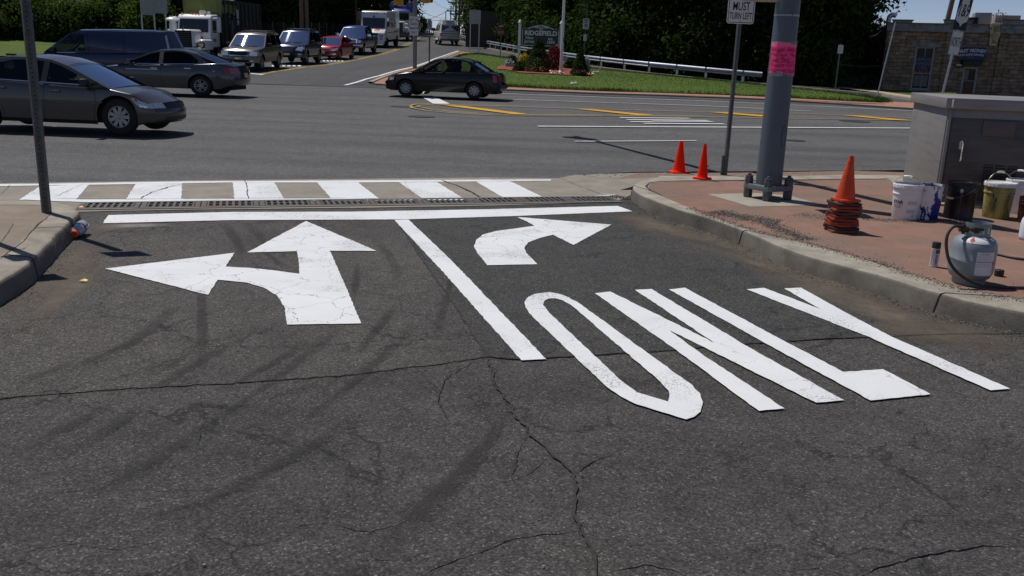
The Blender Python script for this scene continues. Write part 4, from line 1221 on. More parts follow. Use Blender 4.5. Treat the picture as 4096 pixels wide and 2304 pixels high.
# ---- grey saloon nearest, at the left edge of the picture, facing right
pc = paint('paint_grey_olive', (.075, .072, .07), .5, .3)
camry = dict(L=4.60, W=1.80, belt=.93, sill=.2, wr=.76, r=.352, xf=1.42, xr=-1.30, xd=1.05, crown=.05, rcrown=.05, bow=.30, rbow=.18, taper=(.6, .2),
    top=[(-2.3, .90), (-2.15, .97), (-1.7, 1.02), (-1.3, .99), (0, .945), (1.05, .90), (1.3, .875), (1.7, .80), (2.05, .71), (2.3, .60)],
    bot=[(-2.3, .34), (-1.9, .22), (1.9, .2), (2.3, .26)], fprof=[(.2, .1), (.3, .02), (.45, 0), (.52, .04), (.7, .12), (.9, .3)], rprof=[(.3, .06), (.5, 0), (.7, .04), (1, .12)],
    gh=[(1.28, .88), (.95, 1.04), (.42, 1.285), (.1, 1.385), (-.3, 1.425), (-.7, 1.415), (-1.05, 1.355), (-1.55, 1.14), (-1.82, 1.01), (-1.2, .96), (0, .93), (.8, .9)], a=(0, 2, 6, 8),
    win=[[(.98, .945), (.74, 1.08), (.34, 1.262), (.08, 1.34), (.05, .96)], [(-.06, .965), (-.03, 1.35), (-.3, 1.375), (-.66, 1.36), (-.93, 1.30), (-1.12, 1.17), (-1.1, 1.0)]],
    seats=(-.05, -.8), blackout=[[(.05, .95), (.08, 1.345), (-.03, 1.355), (-.06, .955)]], seams=[[(.98, .9), (1.02, .6), (.92, .22)], [(0, .94), (.0, .5), (-.05, .22)], [(-1.12, .97), (-1.02, .8), (-.85, .55), (-.8, .22)], [(-2.0, .7), (-1.8, .68)]],
    handles=[(.22, .80), (-.85, .83)], mirror=(.86, .93), mmat=m_black, rim=('cover', 9, m_alloy), paint=pc, tw=.2, arch=1.17,
    trim=[('window_trim', m_chrome, [('s', [(1.0, .925), (1.0, .938), (-1.45, 1.012), (-1.45, .998)], .01)]), ('side_moulding', pc, [('s', [(.95, .52), (.95, .57), (-.9, .58), (-.9, .53)], .014)]), ('grille', m_black, [('e', -.42, .42, .52, .62, .008), ('e', -.5, .5, .28, .36, .006)]), ('sill_trim', m_dark, [('s', [(1.0, .2), (1.0, .27), (-.88, .27), (-.88, .2)], .004)]), ('roof_antenna', m_black, [('b', (-1.1, 0, 1.44), (.2, .03, .04))])],
    pairs=[('headlight', m_lamp, [('s', [(2.26, .53), (2.28, .60), (2.1, .67), (1.8, .735), (1.7, .715), (1.83, .62), (2.05, .54)], .01), ('p', [(.45, .53), (.8, .53), (.86, .62), (.5, .64)])]), ('turn_signal', m_amber, [('s', [(1.82, .725), (1.71, .712), (1.80, .645), (1.91, .66)], .016)]), ('taillight', m_red, [('s', [(-2.29, .7), (-2.29, .88), (-2.0, .9), (-2.0, .74)]), ('p', [(.4, .72), (.8, .72), (.8, .9), (.5, .9)], .02, -1)])])
Car(camry).make(place('saloon_car', 'grey saloon cut off by the left edge of the photo, nearest of the traffic', 'car', -8.2, 16.36, rad(-2), .9))
# ---- dark grey saloon behind it, facing left
pd = paint('paint_graphite', (.06, .064, .072), .55, .26)
tl = dict(L=4.74, W=1.83, belt=.95, sill=.2, wr=.72, r=.33, xf=1.45, xr=-1.29, xd=1.0, crown=.05, rcrown=.05, bow=.28, rbow=.2, taper=(.58, .22),
    top=[(-2.37, .95), (-2.2, 1.03), (-1.75, 1.045), (-1.2, 1.0), (0, .95), (.9, .915), (1.3, .87), (1.8, .78), (2.15, .69), (2.37, .6)],
    bot=[(-2.37, .36), (-1.9, .24), (1.9, .2), (2.37, .26)], fprof=[(.2, .1), (.3, .02), (.45, 0), (.55, .04), (.7, .12), (.9, .3)], rprof=[(.3, .1), (.5, 0), (.7, .02), (1.05, .1)],
    gh=[(1.15, .895), (.8, 1.06), (.3, 1.29), (0, 1.385), (-.4, 1.425), (-.75, 1.41), (-1.1, 1.33), (-1.55, 1.15), (-1.85, 1.03), (-1.2, .97), (0, .94), (.7, .91)], a=(0, 2, 6, 8),
    win=[[(.86, .96), (.6, 1.1), (.2, 1.28), (-.06, 1.345), (-.08, .985)], [(-.2, .99), (-.18, 1.355), (-.45, 1.38), (-.75, 1.365), (-1.0, 1.29), (-1.22, 1.13), (-1.24, 1.02)]],
    seats=(-.1, -.8), blackout=[[(-.08, .985), (-.06, 1.345), (-.18, 1.355), (-.2, .99)]], swmat=m_glassd, seams=[[(.9, .92), (.95, .6), (.85, .22)], [(-.14, .96), (-.14, .5), (-.18, .22)], [(-1.25, 1.0), (-1.1, .8), (-.85, .6), (-.78, .22)]],
    handles=[(.05, .83), (-.95, .86)], mirror=(.72, .96), hmat=m_chrome, rim=('twin', 5, m_alloy), paint=pd, tw=.23, arch=1.14,
    trim=[('window_trim', m_chrome, [('s', [(.9, .945), (.9, .957), (-1.28, 1.017), (-1.28, 1.003)], .01)]), ('side_moulding', m_chrome, [('s', [(.9, .775), (.9, .785), (-1.75, .81), (-1.75, .8)], .01)]), ('grille', m_black, [('e', -.4, .4, .5, .64, .012), ('e', -.6, .6, .24, .38, .012)]), ('side_marker', m_red, [('s', [(-1.85, .79), (-1.85, .81), (-2.05, .81), (-2.05, .79)], .012)]), ('number_plate', m_plate, [('e', -.17, .17, .62, .76, .014, -1)])],
    pairs=[('headlight', m_lamp, [('s', [(2.33, .56), (2.35, .62), (2.2, .67), (1.95, .735), (1.95, .68), (2.1, .60)], .01), ('p', [(.45, .55), (.8, .55), (.85, .63), (.5, .66)])]), ('turn_signal', m_amber, [('s', [(1.97, .725), (1.8, .74), (1.82, .68), (1.97, .67)], .012)]), ('taillight', m_red, [('s', [(-2.36, .73), (-2.33, .93), (-2.1, .9), (-2.08, .82), (-2.16, .73)], .012), ('p', [(.4, .72), (.86, .72), (.86, .93), (.45, .9)], .02, -1)])])
Car(tl).make(onroad(682, 378, rad(177), 'saloon_car', 'graphite saloon with five-spoke wheels crossing in front of the dark blue van', 'car', (1.04, 1, .94)))
# ---- dark blue panel van, facing left
pv_ = paint('paint_navy', (.006, .014, .058), .2, .38)
van = dict(L=4.85, W=1.95, belt=1.08, sill=.3, wr=.84, r=.34, xf=1.55, xr=-1.27, xd=1.3, crown=.06, rcrown=.05, bow=.2, rbow=.08, taper=(.75, .12),
    top=[(-2.42, 1.08), (-1, 1.08), (1.3, 1.08), (1.5, 1.05), (2.0, .93), (2.3, .84), (2.42, .76)],
    bot=[(-2.42, .4), (-1.9, .3), (1.9, .28), (2.42, .34)], fprof=[(.2, .06), (.5, 0), (.7, .04), (.9, .15)], rprof=[(.3, 0), (.6, 0), (1.08, 0), (1.95, .12)],
    gh=[(1.52, 1.06), (1.1, 1.42), (.72, 1.78), (.4, 1.9), (-.5, 1.925), (-1.8, 1.92), (-2.3, 1.88), (-2.42, 1.1), (-1, 1.07), (1, 1.07)], a=(0, 2, 6, 7),
    win=[[(1.28, 1.13), (.98, 1.45), (.68, 1.74), (.28, 1.74), (.25, 1.13)]], seats=(.45,), blackout=[], swmat=m_glass, rwin=.5, rwmat=pv_,
    seams=[[(.17, 1.85), (.15, 1.0), (.12, .35)], [(1.3, 1.05), (1.25, .7), (1.1, .62)], [(-.9, 1.85), (-.95, .4)]], handles=[(.35, 1.0)], mirror=(1.15, 1.12), mmat=m_black, mk=1.2, rim=('plain', 5, m_dsteel), paint=pv_,
    trim=[('grille', m_black, [('e', -.6, .6, .55, .74, .012)]), ('bumper', m_dsteel, [('e', -.85, .85, .36, .52, .05), ('e', -.85, .85, .4, .55, .06, -1)]), ('roof_gutter', m_chrome, [('s', [(.4, 1.885), (.4, 1.9), (-2.25, 1.895), (-2.25, 1.88)], .012)]), ('rear_corner_trim', m_galv, [('s', [(-2.3, 1.75), (-2.37, 1.75), (-2.40, 1.15), (-2.33, 1.15)], .008)])],
    pairs=[('headlight', m_lamp, [('p', [(.6, .58), (.9, .58), (.9, .74), (.6, .74)]), ('s', [(2.38, .6), (2.38, .74), (2.15, .76), (2.15, .62)])]), ('taillight', m_red, [('s', [(-2.4, .75), (-2.4, 1.05), (-2.3, 1.05), (-2.3, .75)])])])
vn = Car(van).make(onroad(428, 327, rad(183), 'panel_van', 'dark blue windowless panel van in front of the lawn and trees', 'van', (1.2, 1.06, .98)))
# ---- black saloon with a driver, facing left
pb = M('paint_black_brown', (.006, .005, .005), .22, .0, var=.05, spec=.35, coat=.15)
cor = dict(L=4.37, W=1.69, belt=.9, sill=.19, wr=.76, r=.3, xf=1.30, xr=-1.165, xd=.95, crown=.04, rcrown=.05, bow=.22, rbow=.16, taper=(.62, .18),
    top=[(-2.18, .80), (-2.1, .9), (-1.6, .945), (-1.2, .93), (0, .905), (.9, .885), (1.2, .86), (1.7, .77), (2.0, .7), (2.18, .64)],
    bot=[(-2.18, .32), (-1.8, .22), (1.8, .2), (2.18, .24)], fprof=[(.2, .06), (.3, 0), (.5, 0), (.55, .06), (.7, .1), (.9, .2)], rprof=[(.25, .06), (.4, 0), (.5, 0), (.56, .07), (1, .12)],
    gh=[(1.08, .87), (.75, 1.06), (.36, 1.28), (.1, 1.36), (-.3, 1.39), (-.7, 1.375), (-1.0, 1.30), (-1.35, 1.1), (-1.6, .96), (-1.1, .91), (0, .89), (.8, .88)], a=(0, 2, 6, 8),
    win=[[(.78, .92), (.56, 1.09), (.28, 1.26), (.06, 1.325), (.02, .925)], [(-.1, .925), (-.06, 1.33), (-.3, 1.345), (-.66, 1.335), (-.88, 1.27), (-1.14, 1.08), (-1.15, .95)]],
    seats=(-.02, -.72), blackout=[[(.02, .925), (.06, 1.325), (-.06, 1.33), (-.1, .925)]], swmat=glass_mat('pale_tinted_glass', (.55, .6, .58), .95), rwmat=m_glass, seams=[[(.8, .89), (.85, .6), (.78, .22)], [(-.04, .9), (-.04, .2)], [(-1.16, .92), (-1.0, .75), (-.78, .5), (-.74, .22)]],
    handles=[(.12, .78), (-.95, .8)], mirror=(.66, .93), mmat=m_black, rim=('cover', 8, m_alloy), paint=pb, tw=.18, arch=1.16,
    trim=[('grille', m_black, [('e', -.35, .35, .56, .64, .012), ('e', -.5, .5, .24, .32, .012)]), ('bumper', m_black, [('s', [(2.17, .42), (2.17, .53), (1.72, .53), (1.72, .42)], .012), ('s', [(-2.17, .42), (-2.17, .53), (-1.6, .53), (-1.6, .42)], .012), ('e', -.78, .78, .42, .53, .03), ('e', -.78, .78, .42, .53, .03, -1)]), ('side_moulding', m_black, [('s', [(.8, .46), (.8, .51), (-.74, .51), (-.74, .46)], .012)])],
    pairs=[('headlight', m_lamp, [('p', [(.42, .56), (.74, .56), (.78, .66), (.42, .66)]), ('s', [(2.15, .56), (2.15, .66), (2.0, .67), (2.0, .57)], .012)]), ('turn_signal', m_amber, [('s', [(2.0, .57), (2.0, .67), (1.83, .69), (1.83, .58)], .012)]), ('taillight', m_red, [('s', [(-2.16, .6), (-2.14, .84), (-1.95, .87), (-1.98, .6)], .012), ('p', [(.4, .6), (.74, .6), (.74, .84), (.4, .84)], .02, -1)])])
corx = onroad(1786, 392, rad(172), 'saloon_car', 'old black saloon with a driver at its open window beside the grass island', 'car', (.97, 1.02, .95))
Car(cor).make(corx)

# ---- people at the wheel
m_skin = M('skin', (.2, .11, .075), .55, var=.1)
m_shirt = M('dark_shirt', (.02, .022, .03), .85)
m_pcap = M('dark_cap', (.012, .012, .014), .8)
def driver(mx, label, arm_out):
    """Seated: hips, back, neck, head, thighs, calves, arms to the wheel; one skinned surface; cap and shirt over it."""
    root = thing('person', label, 'person')
    root.matrix_world = mx
    J = [(0, 0, 0, .15), (0, 0, .18, .14), (-.05, 0, .38, .165), (-.06, 0, .5, .12), (-.05, 0, .57, .06), (-.02, 0, .65, .075), (0, 0, .74, .098), (.005, 0, .81, .085)]
    E = [(i, i + 1) for i in range(7)]
    for s in (1, -1):
        o = len(J)
        hand = (.52, s * .17, .36) if not (arm_out and s < 0) else (.44, s * .30, .42)
        J += [(-.05, s * .2, .45, .075), (.1, s * .27, .24, .055), (.3, s * .25, .27, .045), (hand[0] - .1, hand[1], hand[2] - .02, .036), (hand[0], hand[1], hand[2], .04)]
        E += [(3, o), (o, o + 1), (o + 1, o + 2), (o + 2, o + 3), (o + 3, o + 4)]
        o = len(J)
        J += [(.1, s * .1, -.03, .1), (.44, s * .14, .06, .08), (.66, s * .13, -.22, .055), (.72, s * .13, -.34, .045), (.84, s * .13, -.36, .04)]
        E += [(0, o), (o, o + 1), (o + 1, o + 2), (o + 2, o + 3), (o + 3, o + 4)]
    me = bpy.data.meshes.new('body')
    me.from_pydata([j[:3] for j in J], E, [])
    o = bpy.data.objects.new('body', me); COL.objects.link(o); o.parent = root
    o.modifiers.new('skin', 'SKIN'); o.modifiers.new('sub', 'SUBSURF').levels = 2
    o.modifiers['sub'].render_levels = 2
    for i, j in enumerate(J):
        me.skin_vertices[0].data[i].radius = (j[3], j[3])
        me.skin_vertices[0].data[i].use_root = i == 0
    me.materials.append(m_skin)
    # face: nose, brows, ear and mouth as small forms grown onto the head
    b = MB()
    b.add([(.095, 0, .77), (.125, 0, .725), (.095, .018, .72), (.095, -.018, .72)], [(0, 2, 1), (0, 1, 3), (2, 3, 1)])
    for s in (1, -1): b.lathe([(.0, -.01), (.03, -.005), (.032, .005), (.0, .012)], n=10, X=Matrix.Translation((-.005, s * .095, .74)) @ Matrix.Rotation(PI / 2, 4, 'X'))
    b.build('face_features', m_skin, root)
    b = MB()
    for s in (1, -1): b.box((.092, s * .035, .765), (.012, .026, .012))
    b.box((.092, 0, .69), (.012, .045, .008))
    b.build('eyes_and_mouth', m_txt, root)
    b = MB(); b.lathe([(.103, .77), (.106, .80), (.098, .85), (.07, .885), (.03, .9), (.0, .902)], (0, 0, 0), 20)
    b.lathe([(.10, .775), (.19, .768), (.195, .772), (.10, .79)], (0, 0, 0), 12, a0=-.7, a1=.7)
    b.build('cap', m_pcap, root)
    b = MB()
    def tors(u, v):
        z = .02 + .50 * v
        rr = interp([(0, .165), (.5, .17), (.85, .19), (1, .12)], v); ry = interp([(0, .18), (.5, .19), (.8, .235), (.95, .2), (1, .1)], v)
        a = 2 * PI * u
        return Vector((-.01 - .06 * v + rr * math.cos(a) * .95, ry * math.sin(a), z))
    b.grid(tors, 20, 10)
    for s in (1, -1): b.tube([(-.05, s * .17, .46), (-.03, s * .235, .39), (.1, s * .275, .24), (.12, s * .275, .25)], [.09, .088, .07, .068], 12)
    b.build('shirt', m_shirt, root, smooth=60)
    return root
bpy.context.view_layer.update()
driver(corx.matrix_world @ Matrix.Translation((-.12, .36, .5)), 'driver in a dark cap seen through the open window of the black saloon', False)
driver(vn.matrix_world @ Matrix.Translation((.42, .42, .72)), 'driver leaning an arm at the window of the dark blue van', True)

# ---- brown estate at the head of the queue
def suv(L, W, H, belt, pm, front, **k):
    h = L / 2; hb = h - .95
    d = dict(L=L, W=W, belt=belt, sill=.36, wr=.82, r=.375, xf=h - .9, xr=-h + 1.0, xd=h - 1.55, crown=.04, rcrown=.05, bow=.14, rbow=.08, taper=(.78, .12),
        top=[(-h, belt), (h - 1.5, belt), (h - 1.3, belt - .02), (h - .6, belt - .06), (h - .12, belt - .12), (h, belt - .2)],
        bot=[(-h, .5), (-h + .5, .38), (h - .5, .36), (h, .42)], fprof=[(.3, .08), (.45, 0), (.6, 0), (.64, .05), (belt, .1)], rprof=[(.4, 0), (.6, 0), (.66, .06), (belt, .06), (H, .26)],
        gh=[(h - 1.38, belt - .015), (h - 1.75, belt + .26), (h - 2.15, H - .1), (h - 2.4, H - .02), (0, H), (-h + .7, H - .02), (-h + .28, H - .06), (-h + .05, belt + .02), (-1, belt - .02), (h - 2, belt - .02)], a=(0, 2, 6, 7),
        win=[[(h - 1.72, belt + .05), (h - 1.98, belt + .3), (h - 2.22, H - .13), (h - 2.6, H - .1), (h - 2.62, belt + .05)], [(h - 2.72, belt + .05), (h - 2.7, H - .1), (h - 3.55, H - .1), (h - 3.6, belt + .05)], [(h - 3.7, belt + .05), (h - 3.66, H - .1), (-h + .42, H - .13), (-h + .26, belt + .07)]],
        seats=(h - 2.6, h - 3.5), seaty=(-.4, .4), swmat=m_glassd, blackout=[], seams=[[(h - 1.75, belt), (h - 1.8, .45)], [(h - 2.67, H - .12), (h - 2.68, .42)], [(h - 3.65, H - .1), (h - 3.7, belt - .1), (h - 3.5, .5)]], handles=[(h - 2.45, belt - .12), (h - 3.4, belt - .12)],
        mirror=(h - 1.78, belt + .03), mmat=m_black, mk=1.1, rim=('plain', 5, m_alloy), paint=pm, tw=.24, arch=1.16, trim=front[0], pairs=front[1])
    d.update(k)
    return d
def rails(h, H, w):
    return ('roof_rack', m_black, [('t', [(h - 2.6, s * w, H - .02), (h - 2.7, s * w, H + .06), (-h + .6, s * w, H + .06), (-h + .5, s * w, H - .02)], .022) for s in (1, -1)] + [('t', [(x, -w, H + .06), (x, w, H + .06)], .016) for x in (h - 3.0, -h + .9)])
pe = paint('paint_tan_grey', (.15, .13, .105), .55, .3)
tanl = M('tan_cladding', (.2, .18, .15), .5)
ex = suv(4.80, 1.83, 1.74, 1.1, pe, ([('grille', m_black, [('e', -.42, .42, .74, .92, .014)]), ('grille_frame', m_chrome, [('e', -.5, .5, .92, .945, .02), ('e', -.46, .46, .715, .74, .02)]), ('bumper', tanl, [('e', -.84, .84, .4, .68, .04), ('s', [(2.38, .42), (2.38, .66), (2.0, .66), (1.98, .42)], .02)]), ('bumper_intake', m_dark, [('e', -.5, .5, .44, .54, .05)]), ('number_plate', m_plate, [('e', -.16, .16, .55, .66, .055)]), rails(2.4, 1.74, .6), ('side_cladding', tanl, [('s', [(1.0, .38), (1.0, .58), (-.95, .58), (-.95, .38)], .016)]), ('wipers', m_black, [('b', (1.1, .3, 1.13), (.03, .5, .02)), ('b', (1.1, -.35, 1.13), (.03, .5, .02))])],
    [('headlight', m_lamp, [('p', [(.5, .72), (.86, .72), (.86, .92), (.54, .93)]), ('s', [(2.33, .73), (2.33, .92), (2.15, .93), (2.15, .74)])]), ('turn_signal', m_amber, [('s', [(2.15, .74), (2.15, .93), (2.05, .92), (2.05, .75)])]), ('fog_lamp', m_lamp, [('p', [(.56, .45), (.72, .45), (.72, .53), (.56, .53)], .06)])]))
Car(ex).make(place('estate_car', 'tan grey off-road estate with a roof rack at the head of the waiting queue', 'car', -13.05, 44.6, rad(-91), .98, 'cars waiting on the side road'))
pg = paint('paint_dark_blue', (.01, .02, .055), .4, .25)
gl_ = M('silver_trim', (.45, .46, .48), .35, .7)
gxp = suv(4.78, 1.88, 1.82, 1.13, pg, ([('grille', m_black, [('e', -.34, .34, .72, .92, .014)]), ('grille_frame', gl_, [('e', -.4, .4, .925, .96, .022), ('e', -.34, .34, .85, .865, .022), ('e', -.34, .34, .78, .795, .022), ('e', -.3, .3, .71, .725, .022)]), ('number_plate', m_plate, [('e', -.16, .16, .5, .62, .03)]), ('bumper_intake', m_dark, [('e', -.55, .55, .38, .5, .02)]), rails(2.39, 1.82, .62), ('running_board', m_black, [('b', (0, s * .93, .42), (2.6, .12, .05)) for s in (1, -1)]), ('wipers', m_black, [('b', (1.1, .3, 1.16), (.03, .5, .02)), ('b', (1.1, -.35, 1.16), (.03, .5, .02))])],
    [('headlight', m_lamp, [('p', [(.45, .78), (.8, .72), (.9, .86), (.86, .98), (.6, .94)]), ('s', [(2.3, .78), (2.3, .96), (2.1, .98), (2.12, .82)])]), ('fog_lamp', m_lamp, [('p', [(.6, .52), (.8, .52), (.8, .6), (.6, .6)], .02)])]), wsmat=m_glassw)
Car(gxp).make(place('estate_car', 'dark blue off-road estate waiting between the tan one and the red hatchback', 'car', -12.68, 52.0, rad(-91), 1.0, 'cars waiting on the side road'))
# ---- red hatchback
pr = paint('paint_red', (.30, .012, .03), .3, .25)
vel = dict(L=4.22, W=1.79, belt=.92, sill=.2, wr=.70, r=.33, xf=1.25, xr=-1.40, xd=.85, crown=.07, rcrown=.04, bow=.34, rbow=.2, taper=(.6, .2),
    top=[(-2.11, .98), (-1.8, 1.04), (-1.2, 1.0), (0, .93), (.9, .9), (1.2, .86), (1.7, .75), (2.11, .6)], bot=[(-2.11, .4), (-1.7, .24), (1.7, .2), (2.11, .26)],
    fprof=[(.2, .1), (.3, .02), (.45, 0), (.55, .04), (.75, .2), (.9, .36)], rprof=[(.3, .1), (.5, 0), (.8, .04), (1.1, .14)],
    gh=[(1.1, .88), (.7, 1.08), (.25, 1.29), (-.1, 1.375), (-.5, 1.385), (-.95, 1.33), (-1.4, 1.24), (-1.95, 1.05), (-1.2, .96), (0, .91), (.7, .9)], a=(0, 2, 6, 7),
    win=[[(.8, .95), (.5, 1.11), (.15, 1.27), (-.2, 1.32), (-.45, 1.31), (-.5, .99)], [(-.58, .995), (-.55, 1.31), (-.9, 1.26), (-1.2, 1.15), (-1.15, 1.06)]], seats=(-.15, -.75), swmat=m_glassd, wsmat=m_glassw, blackout=[],
    seams=[[(.85, .9), (.9, .6), (.8, .22)], [(-.54, .97), (-.6, .22)]], handles=[(-.35, .84)], mirror=(.62, .94), rim=('twin', 5, m_alloy), paint=pr, tw=.21, arch=1.15,
    trim=[('grille', m_black, [('e', -.45, .45, .3, .52, .012)]), ('grille_bar', m_chrome, [('e', -.5, .5, .555, .575, .02), ('e', -.08, .08, .54, .6, .03)]), ('number_plate', m_plate, [('e', -.16, .16, .4, .52, .03)]), ('splitter', m_black, [('e', -.7, .7, .2, .26, .02)])],
    pairs=[('headlight', m_lamp, [('p', [(.45, .56), (.72, .55), (.88, .68), (.84, .74), (.6, .66)]), ('s', [(2.0, .6), (1.98, .69), (1.55, .76), (1.5, .72), (1.75, .62)], .012)]), ('fog_lamp', m_lamp, [('p', [(.6, .33), (.8, .34), (.78, .42), (.6, .39)], .02)])])
Car(vel).make(place('hatchback_car', 'low red hatchback waiting behind the dark blue estate', 'car', -12.2, 59.5, rad(-97), 1.02, 'cars waiting on the side road'))
# ---- blue pickup
pp = paint('paint_royal_blue', (.012, .03, .11), .4, .25)
tun = dict(L=5.8, W=2.03, belt=1.2, sill=.48, wr=.8, r=.4, xf=1.95, xr=-1.75, xd=1.25, crown=.05, rcrown=.06, bow=.12, rbow=.04, taper=(.8, .1),
    top=[(-2.9, 1.2), (-.95, 1.2), (1.3, 1.2), (1.5, 1.2), (2.3, 1.17), (2.75, 1.12), (2.9, 1.0)], bot=[(-2.9, .6), (-2.4, .5), (2.4, .48), (2.9, .5)], fprof=[(.4, .06), (.55, 0), (.7, 0), (.75, .04), (1.2, .08)], rprof=[(.4, 0), (2, 0)],
    gh=[(1.45, 1.19), (1.1, 1.5), (.72, 1.82), (.5, 1.9), (-.2, 1.93), (-.85, 1.9), (-1.0, 1.85), (-1.1, 1.22), (0, 1.18), (1, 1.18)], a=(0, 2, 6, 7),
    win=[[(1.1, 1.26), (.85, 1.52), (.6, 1.8), (.15, 1.82), (.12, 1.26)], [(.03, 1.26), (.06, 1.82), (-.9, 1.8), (-.95, 1.26)]], seats=(.2, -.6), swmat=m_glassd, wsmat=m_glassw, blackout=[],
    seams=[[(1.15, 1.2), (1.1, .55)], [(.08, 1.85), (.06, .52)], [(-1.0, 1.2), (-1.0, .52)], [(-1.12, 1.2), (-1.12, .52)]], handles=[(.25, 1.08), (-.8, 1.08)], mirror=(1.1, 1.24), mmat=m_chrome, mk=1.6, hmat=m_chrome, rim=('plain', 5, m_alloy), paint=pp, tw=.27, arch=1.16,
    trim=[('grille', m_black, [('e', -.62, .62, .78, 1.05, .014)]), ('grille_frame', m_chrome, [('e', -.72, .72, 1.05, 1.12, .03), ('e', -.6, .6, .95, .97, .03), ('e', -.6, .6, .86, .88, .03), ('e', -.12, .12, .88, 1.0, .04), ('p', [(.62, .78), (.72, .84), (.72, 1.06), (.62, 1.04)], .03)]), ('bumper', m_chrome, [('e', -.94, .94, .56, .74, .06), ('s', [(2.88, .56), (2.88, .74), (2.5, .74), (2.46, .56)], .02)]), ('bumper_intake', m_dark, [('e', -.6, .6, .46, .56, .05)]), ('side_step', m_chrome, [('t', [(1.0, s * .98, .45), (-.9, s * .98, .45)], .04) for s in (1, -1)]), ('load_bed_cover', m_black, [('b', (-1.95, 0, 1.215), (1.7, 1.75, .02))])],
    pairs=[('headlight', m_lamp, [('p', [(.74, .84), (.95, .84), (.95, 1.0), (.76, 1.06)]), ('s', [(2.86, .84), (2.86, 1.0), (2.6, 1.05), (2.6, .86)])]), ('turn_signal', M('lit_turn_signal', (.9, .45, .05), .3), [('p', [(.74, .92), (.86, .9), (.8, 1.06), (.75, 1.06)], .022)])])
Car(tun).make(place('pickup_truck', 'big royal blue pickup with chrome grille in front of the white delivery truck', 'pickup', -12.15, 68.0, rad(-94), 1.0, 'cars waiting on the side road'))

# ---- white parcel truck (step van)
m_vw = M('van_white', (.74, .74, .73), .4, var=.04, dirt=(.5, .49, .46), dlo=.6, dhi=.85, coat=.3)
m_cream = M('cream_roof', (.62, .58, .42), .5, var=.05)
r = place('delivery_truck', 'boxy white parcel delivery truck with a cream roof behind the blue pickup', 'truck', -12.35, 80.6, rad(-93), (1, .93, .98))
b = MB()
Wb = 1.16
b.prism([(-3.3, .62), (2.6, .62), (2.6, .55), (3.5, .55), (3.5, 1.2), (3.4, 1.3), (2.74, 1.6), (2.5, 2.45), (2.42, 2.92), (2.3, 3.0), (-3.3, 3.0)], -Wb, Wb, X=Matrix(((1, 0, 0, 0), (0, 0, 1, 0), (0, 1, 0, 0), (0, 0, 0, 1))))
b.v = [Vector((v.x, v.y, v.z)) for v in b.v]
# Matrix maps (x, y, z) -> (x, z, y): outline y is height
o = b.build('body', m_vw, r, bevel=.05, smooth=40)
bm = bmesh.new(); bm.from_mesh(o.data); bmesh.ops.recalc_face_normals(bm, faces=bm.faces[:]); bm.to_mesh(o.data); bm.free()
b = MB(); b.box((-.45, 0, 3.02), (5.4, 2.2, .04)); b.build('roof', m_cream, r, bevel=.015)
def quadpatch(p0, p1, p2, p3, off=(0, 0, 0)): return [Vector(p) + Vector(off) for p in (p0, p1, p2, p3)]
b = MB(); b.add([(2.75, -1.02, 1.62), (2.75, 1.02, 1.62), (2.535, 1.02, 2.45), (2.535, -1.02, 2.45)], [(0, 1, 2, 3)]); b.build('windscreen', m_glassd_o if False else M('dark_screen', (.012, .014, .016), .06, coat=1), r, smooth=0)
b = MB(); b.box((3.53, 0, .5), (.14, 2.3, .34)); b.build('bumper', m_vw, r, bevel=.03)
b = MB(); b.box((3.505, 0, 1.12), (.03, 1.1, .2)); b.box((3.505, 0, .82), (.03, 1.1, .22)); b.build('grille', m_black, r, bevel=.005)
for s in (1, -1):
    b = MB(); b.box((3.51, s * .86, 1.05), (.04, .3, .26), 1); b.box((3.53, s * .86, 1.06), (.03, .2, .17), 0); b.box((3.51, s * .86, .76), (.04, .2, .1), 1); b.build('headlight', [m_lamp, m_black], r, bevel=.01)
    b = MB(); b.tube([(2.6, s * 1.16, 1.7), (2.75, s * 1.32, 1.75), (2.75, s * 1.36, 2.3)], .02, 6); b.box((2.75, s * 1.36, 2.0), (.06, .2, .4)); b.build('mirror', m_black, r, bevel=.01)
    b = MB(); b.box((1.95, s * 1.165, 1.75), (.9, .012, 1.9)); b.build('cab_door', m_vw, r)
    b = MB(); b.box((2.05, s * 1.174, 2.1), (.65, .012, .75)); b.build('side_window', M('dark_screen2', (.012, .014, .016), .06, coat=1), r)
    for xw in (2.35, -2.1): wheel(r, (xw, s * .98, .42), .42, .26, s, 'plain', m_galv, 6)
    b = MB()
    for xw in (2.35, -2.1): b.lathe([(0, 0), (.52, 0)], n=20, X=Matrix.Translation((xw, s * 1.164, .44)) @ Matrix.Rotation(PI / 2, 4, 'X'))
    b.box((-.2, s * 1.166, 1.25), (5.0, .014, .05)); b.build('wheel_arch_trim', m_dark, r, smooth=0)
b = MB()
for y in (-.95, -.28, 0, .28, .95): b.box((2.45, y, 2.84), (.06, .12, .06))
b.build('marker_lamp', M('marker_lens', (.12, .02, .015), .3), r)
b = MB(); b.box((2.54, 0, 2.58), (.1, .14, .12)); b.build('camera_housing', m_black, r)
m_purple = M('purple_ink', (.02, .008, .06), .5); m_ored = M('orange_red_ink', (.62, .09, .02), .5)
def ends_text(lines, mats, parent, X, name='lettering'):
    for tx, size, x, z, bold, sx, mi in lines:
        b = MB()
        vs, fs = text_bm(tx, size, bold, sx)
        b.add([X @ Vector((v.x + x, v.y + z, 0)) for v in vs], fs)
        b.build(name, mats[mi], parent, smooth=0, merge=False)
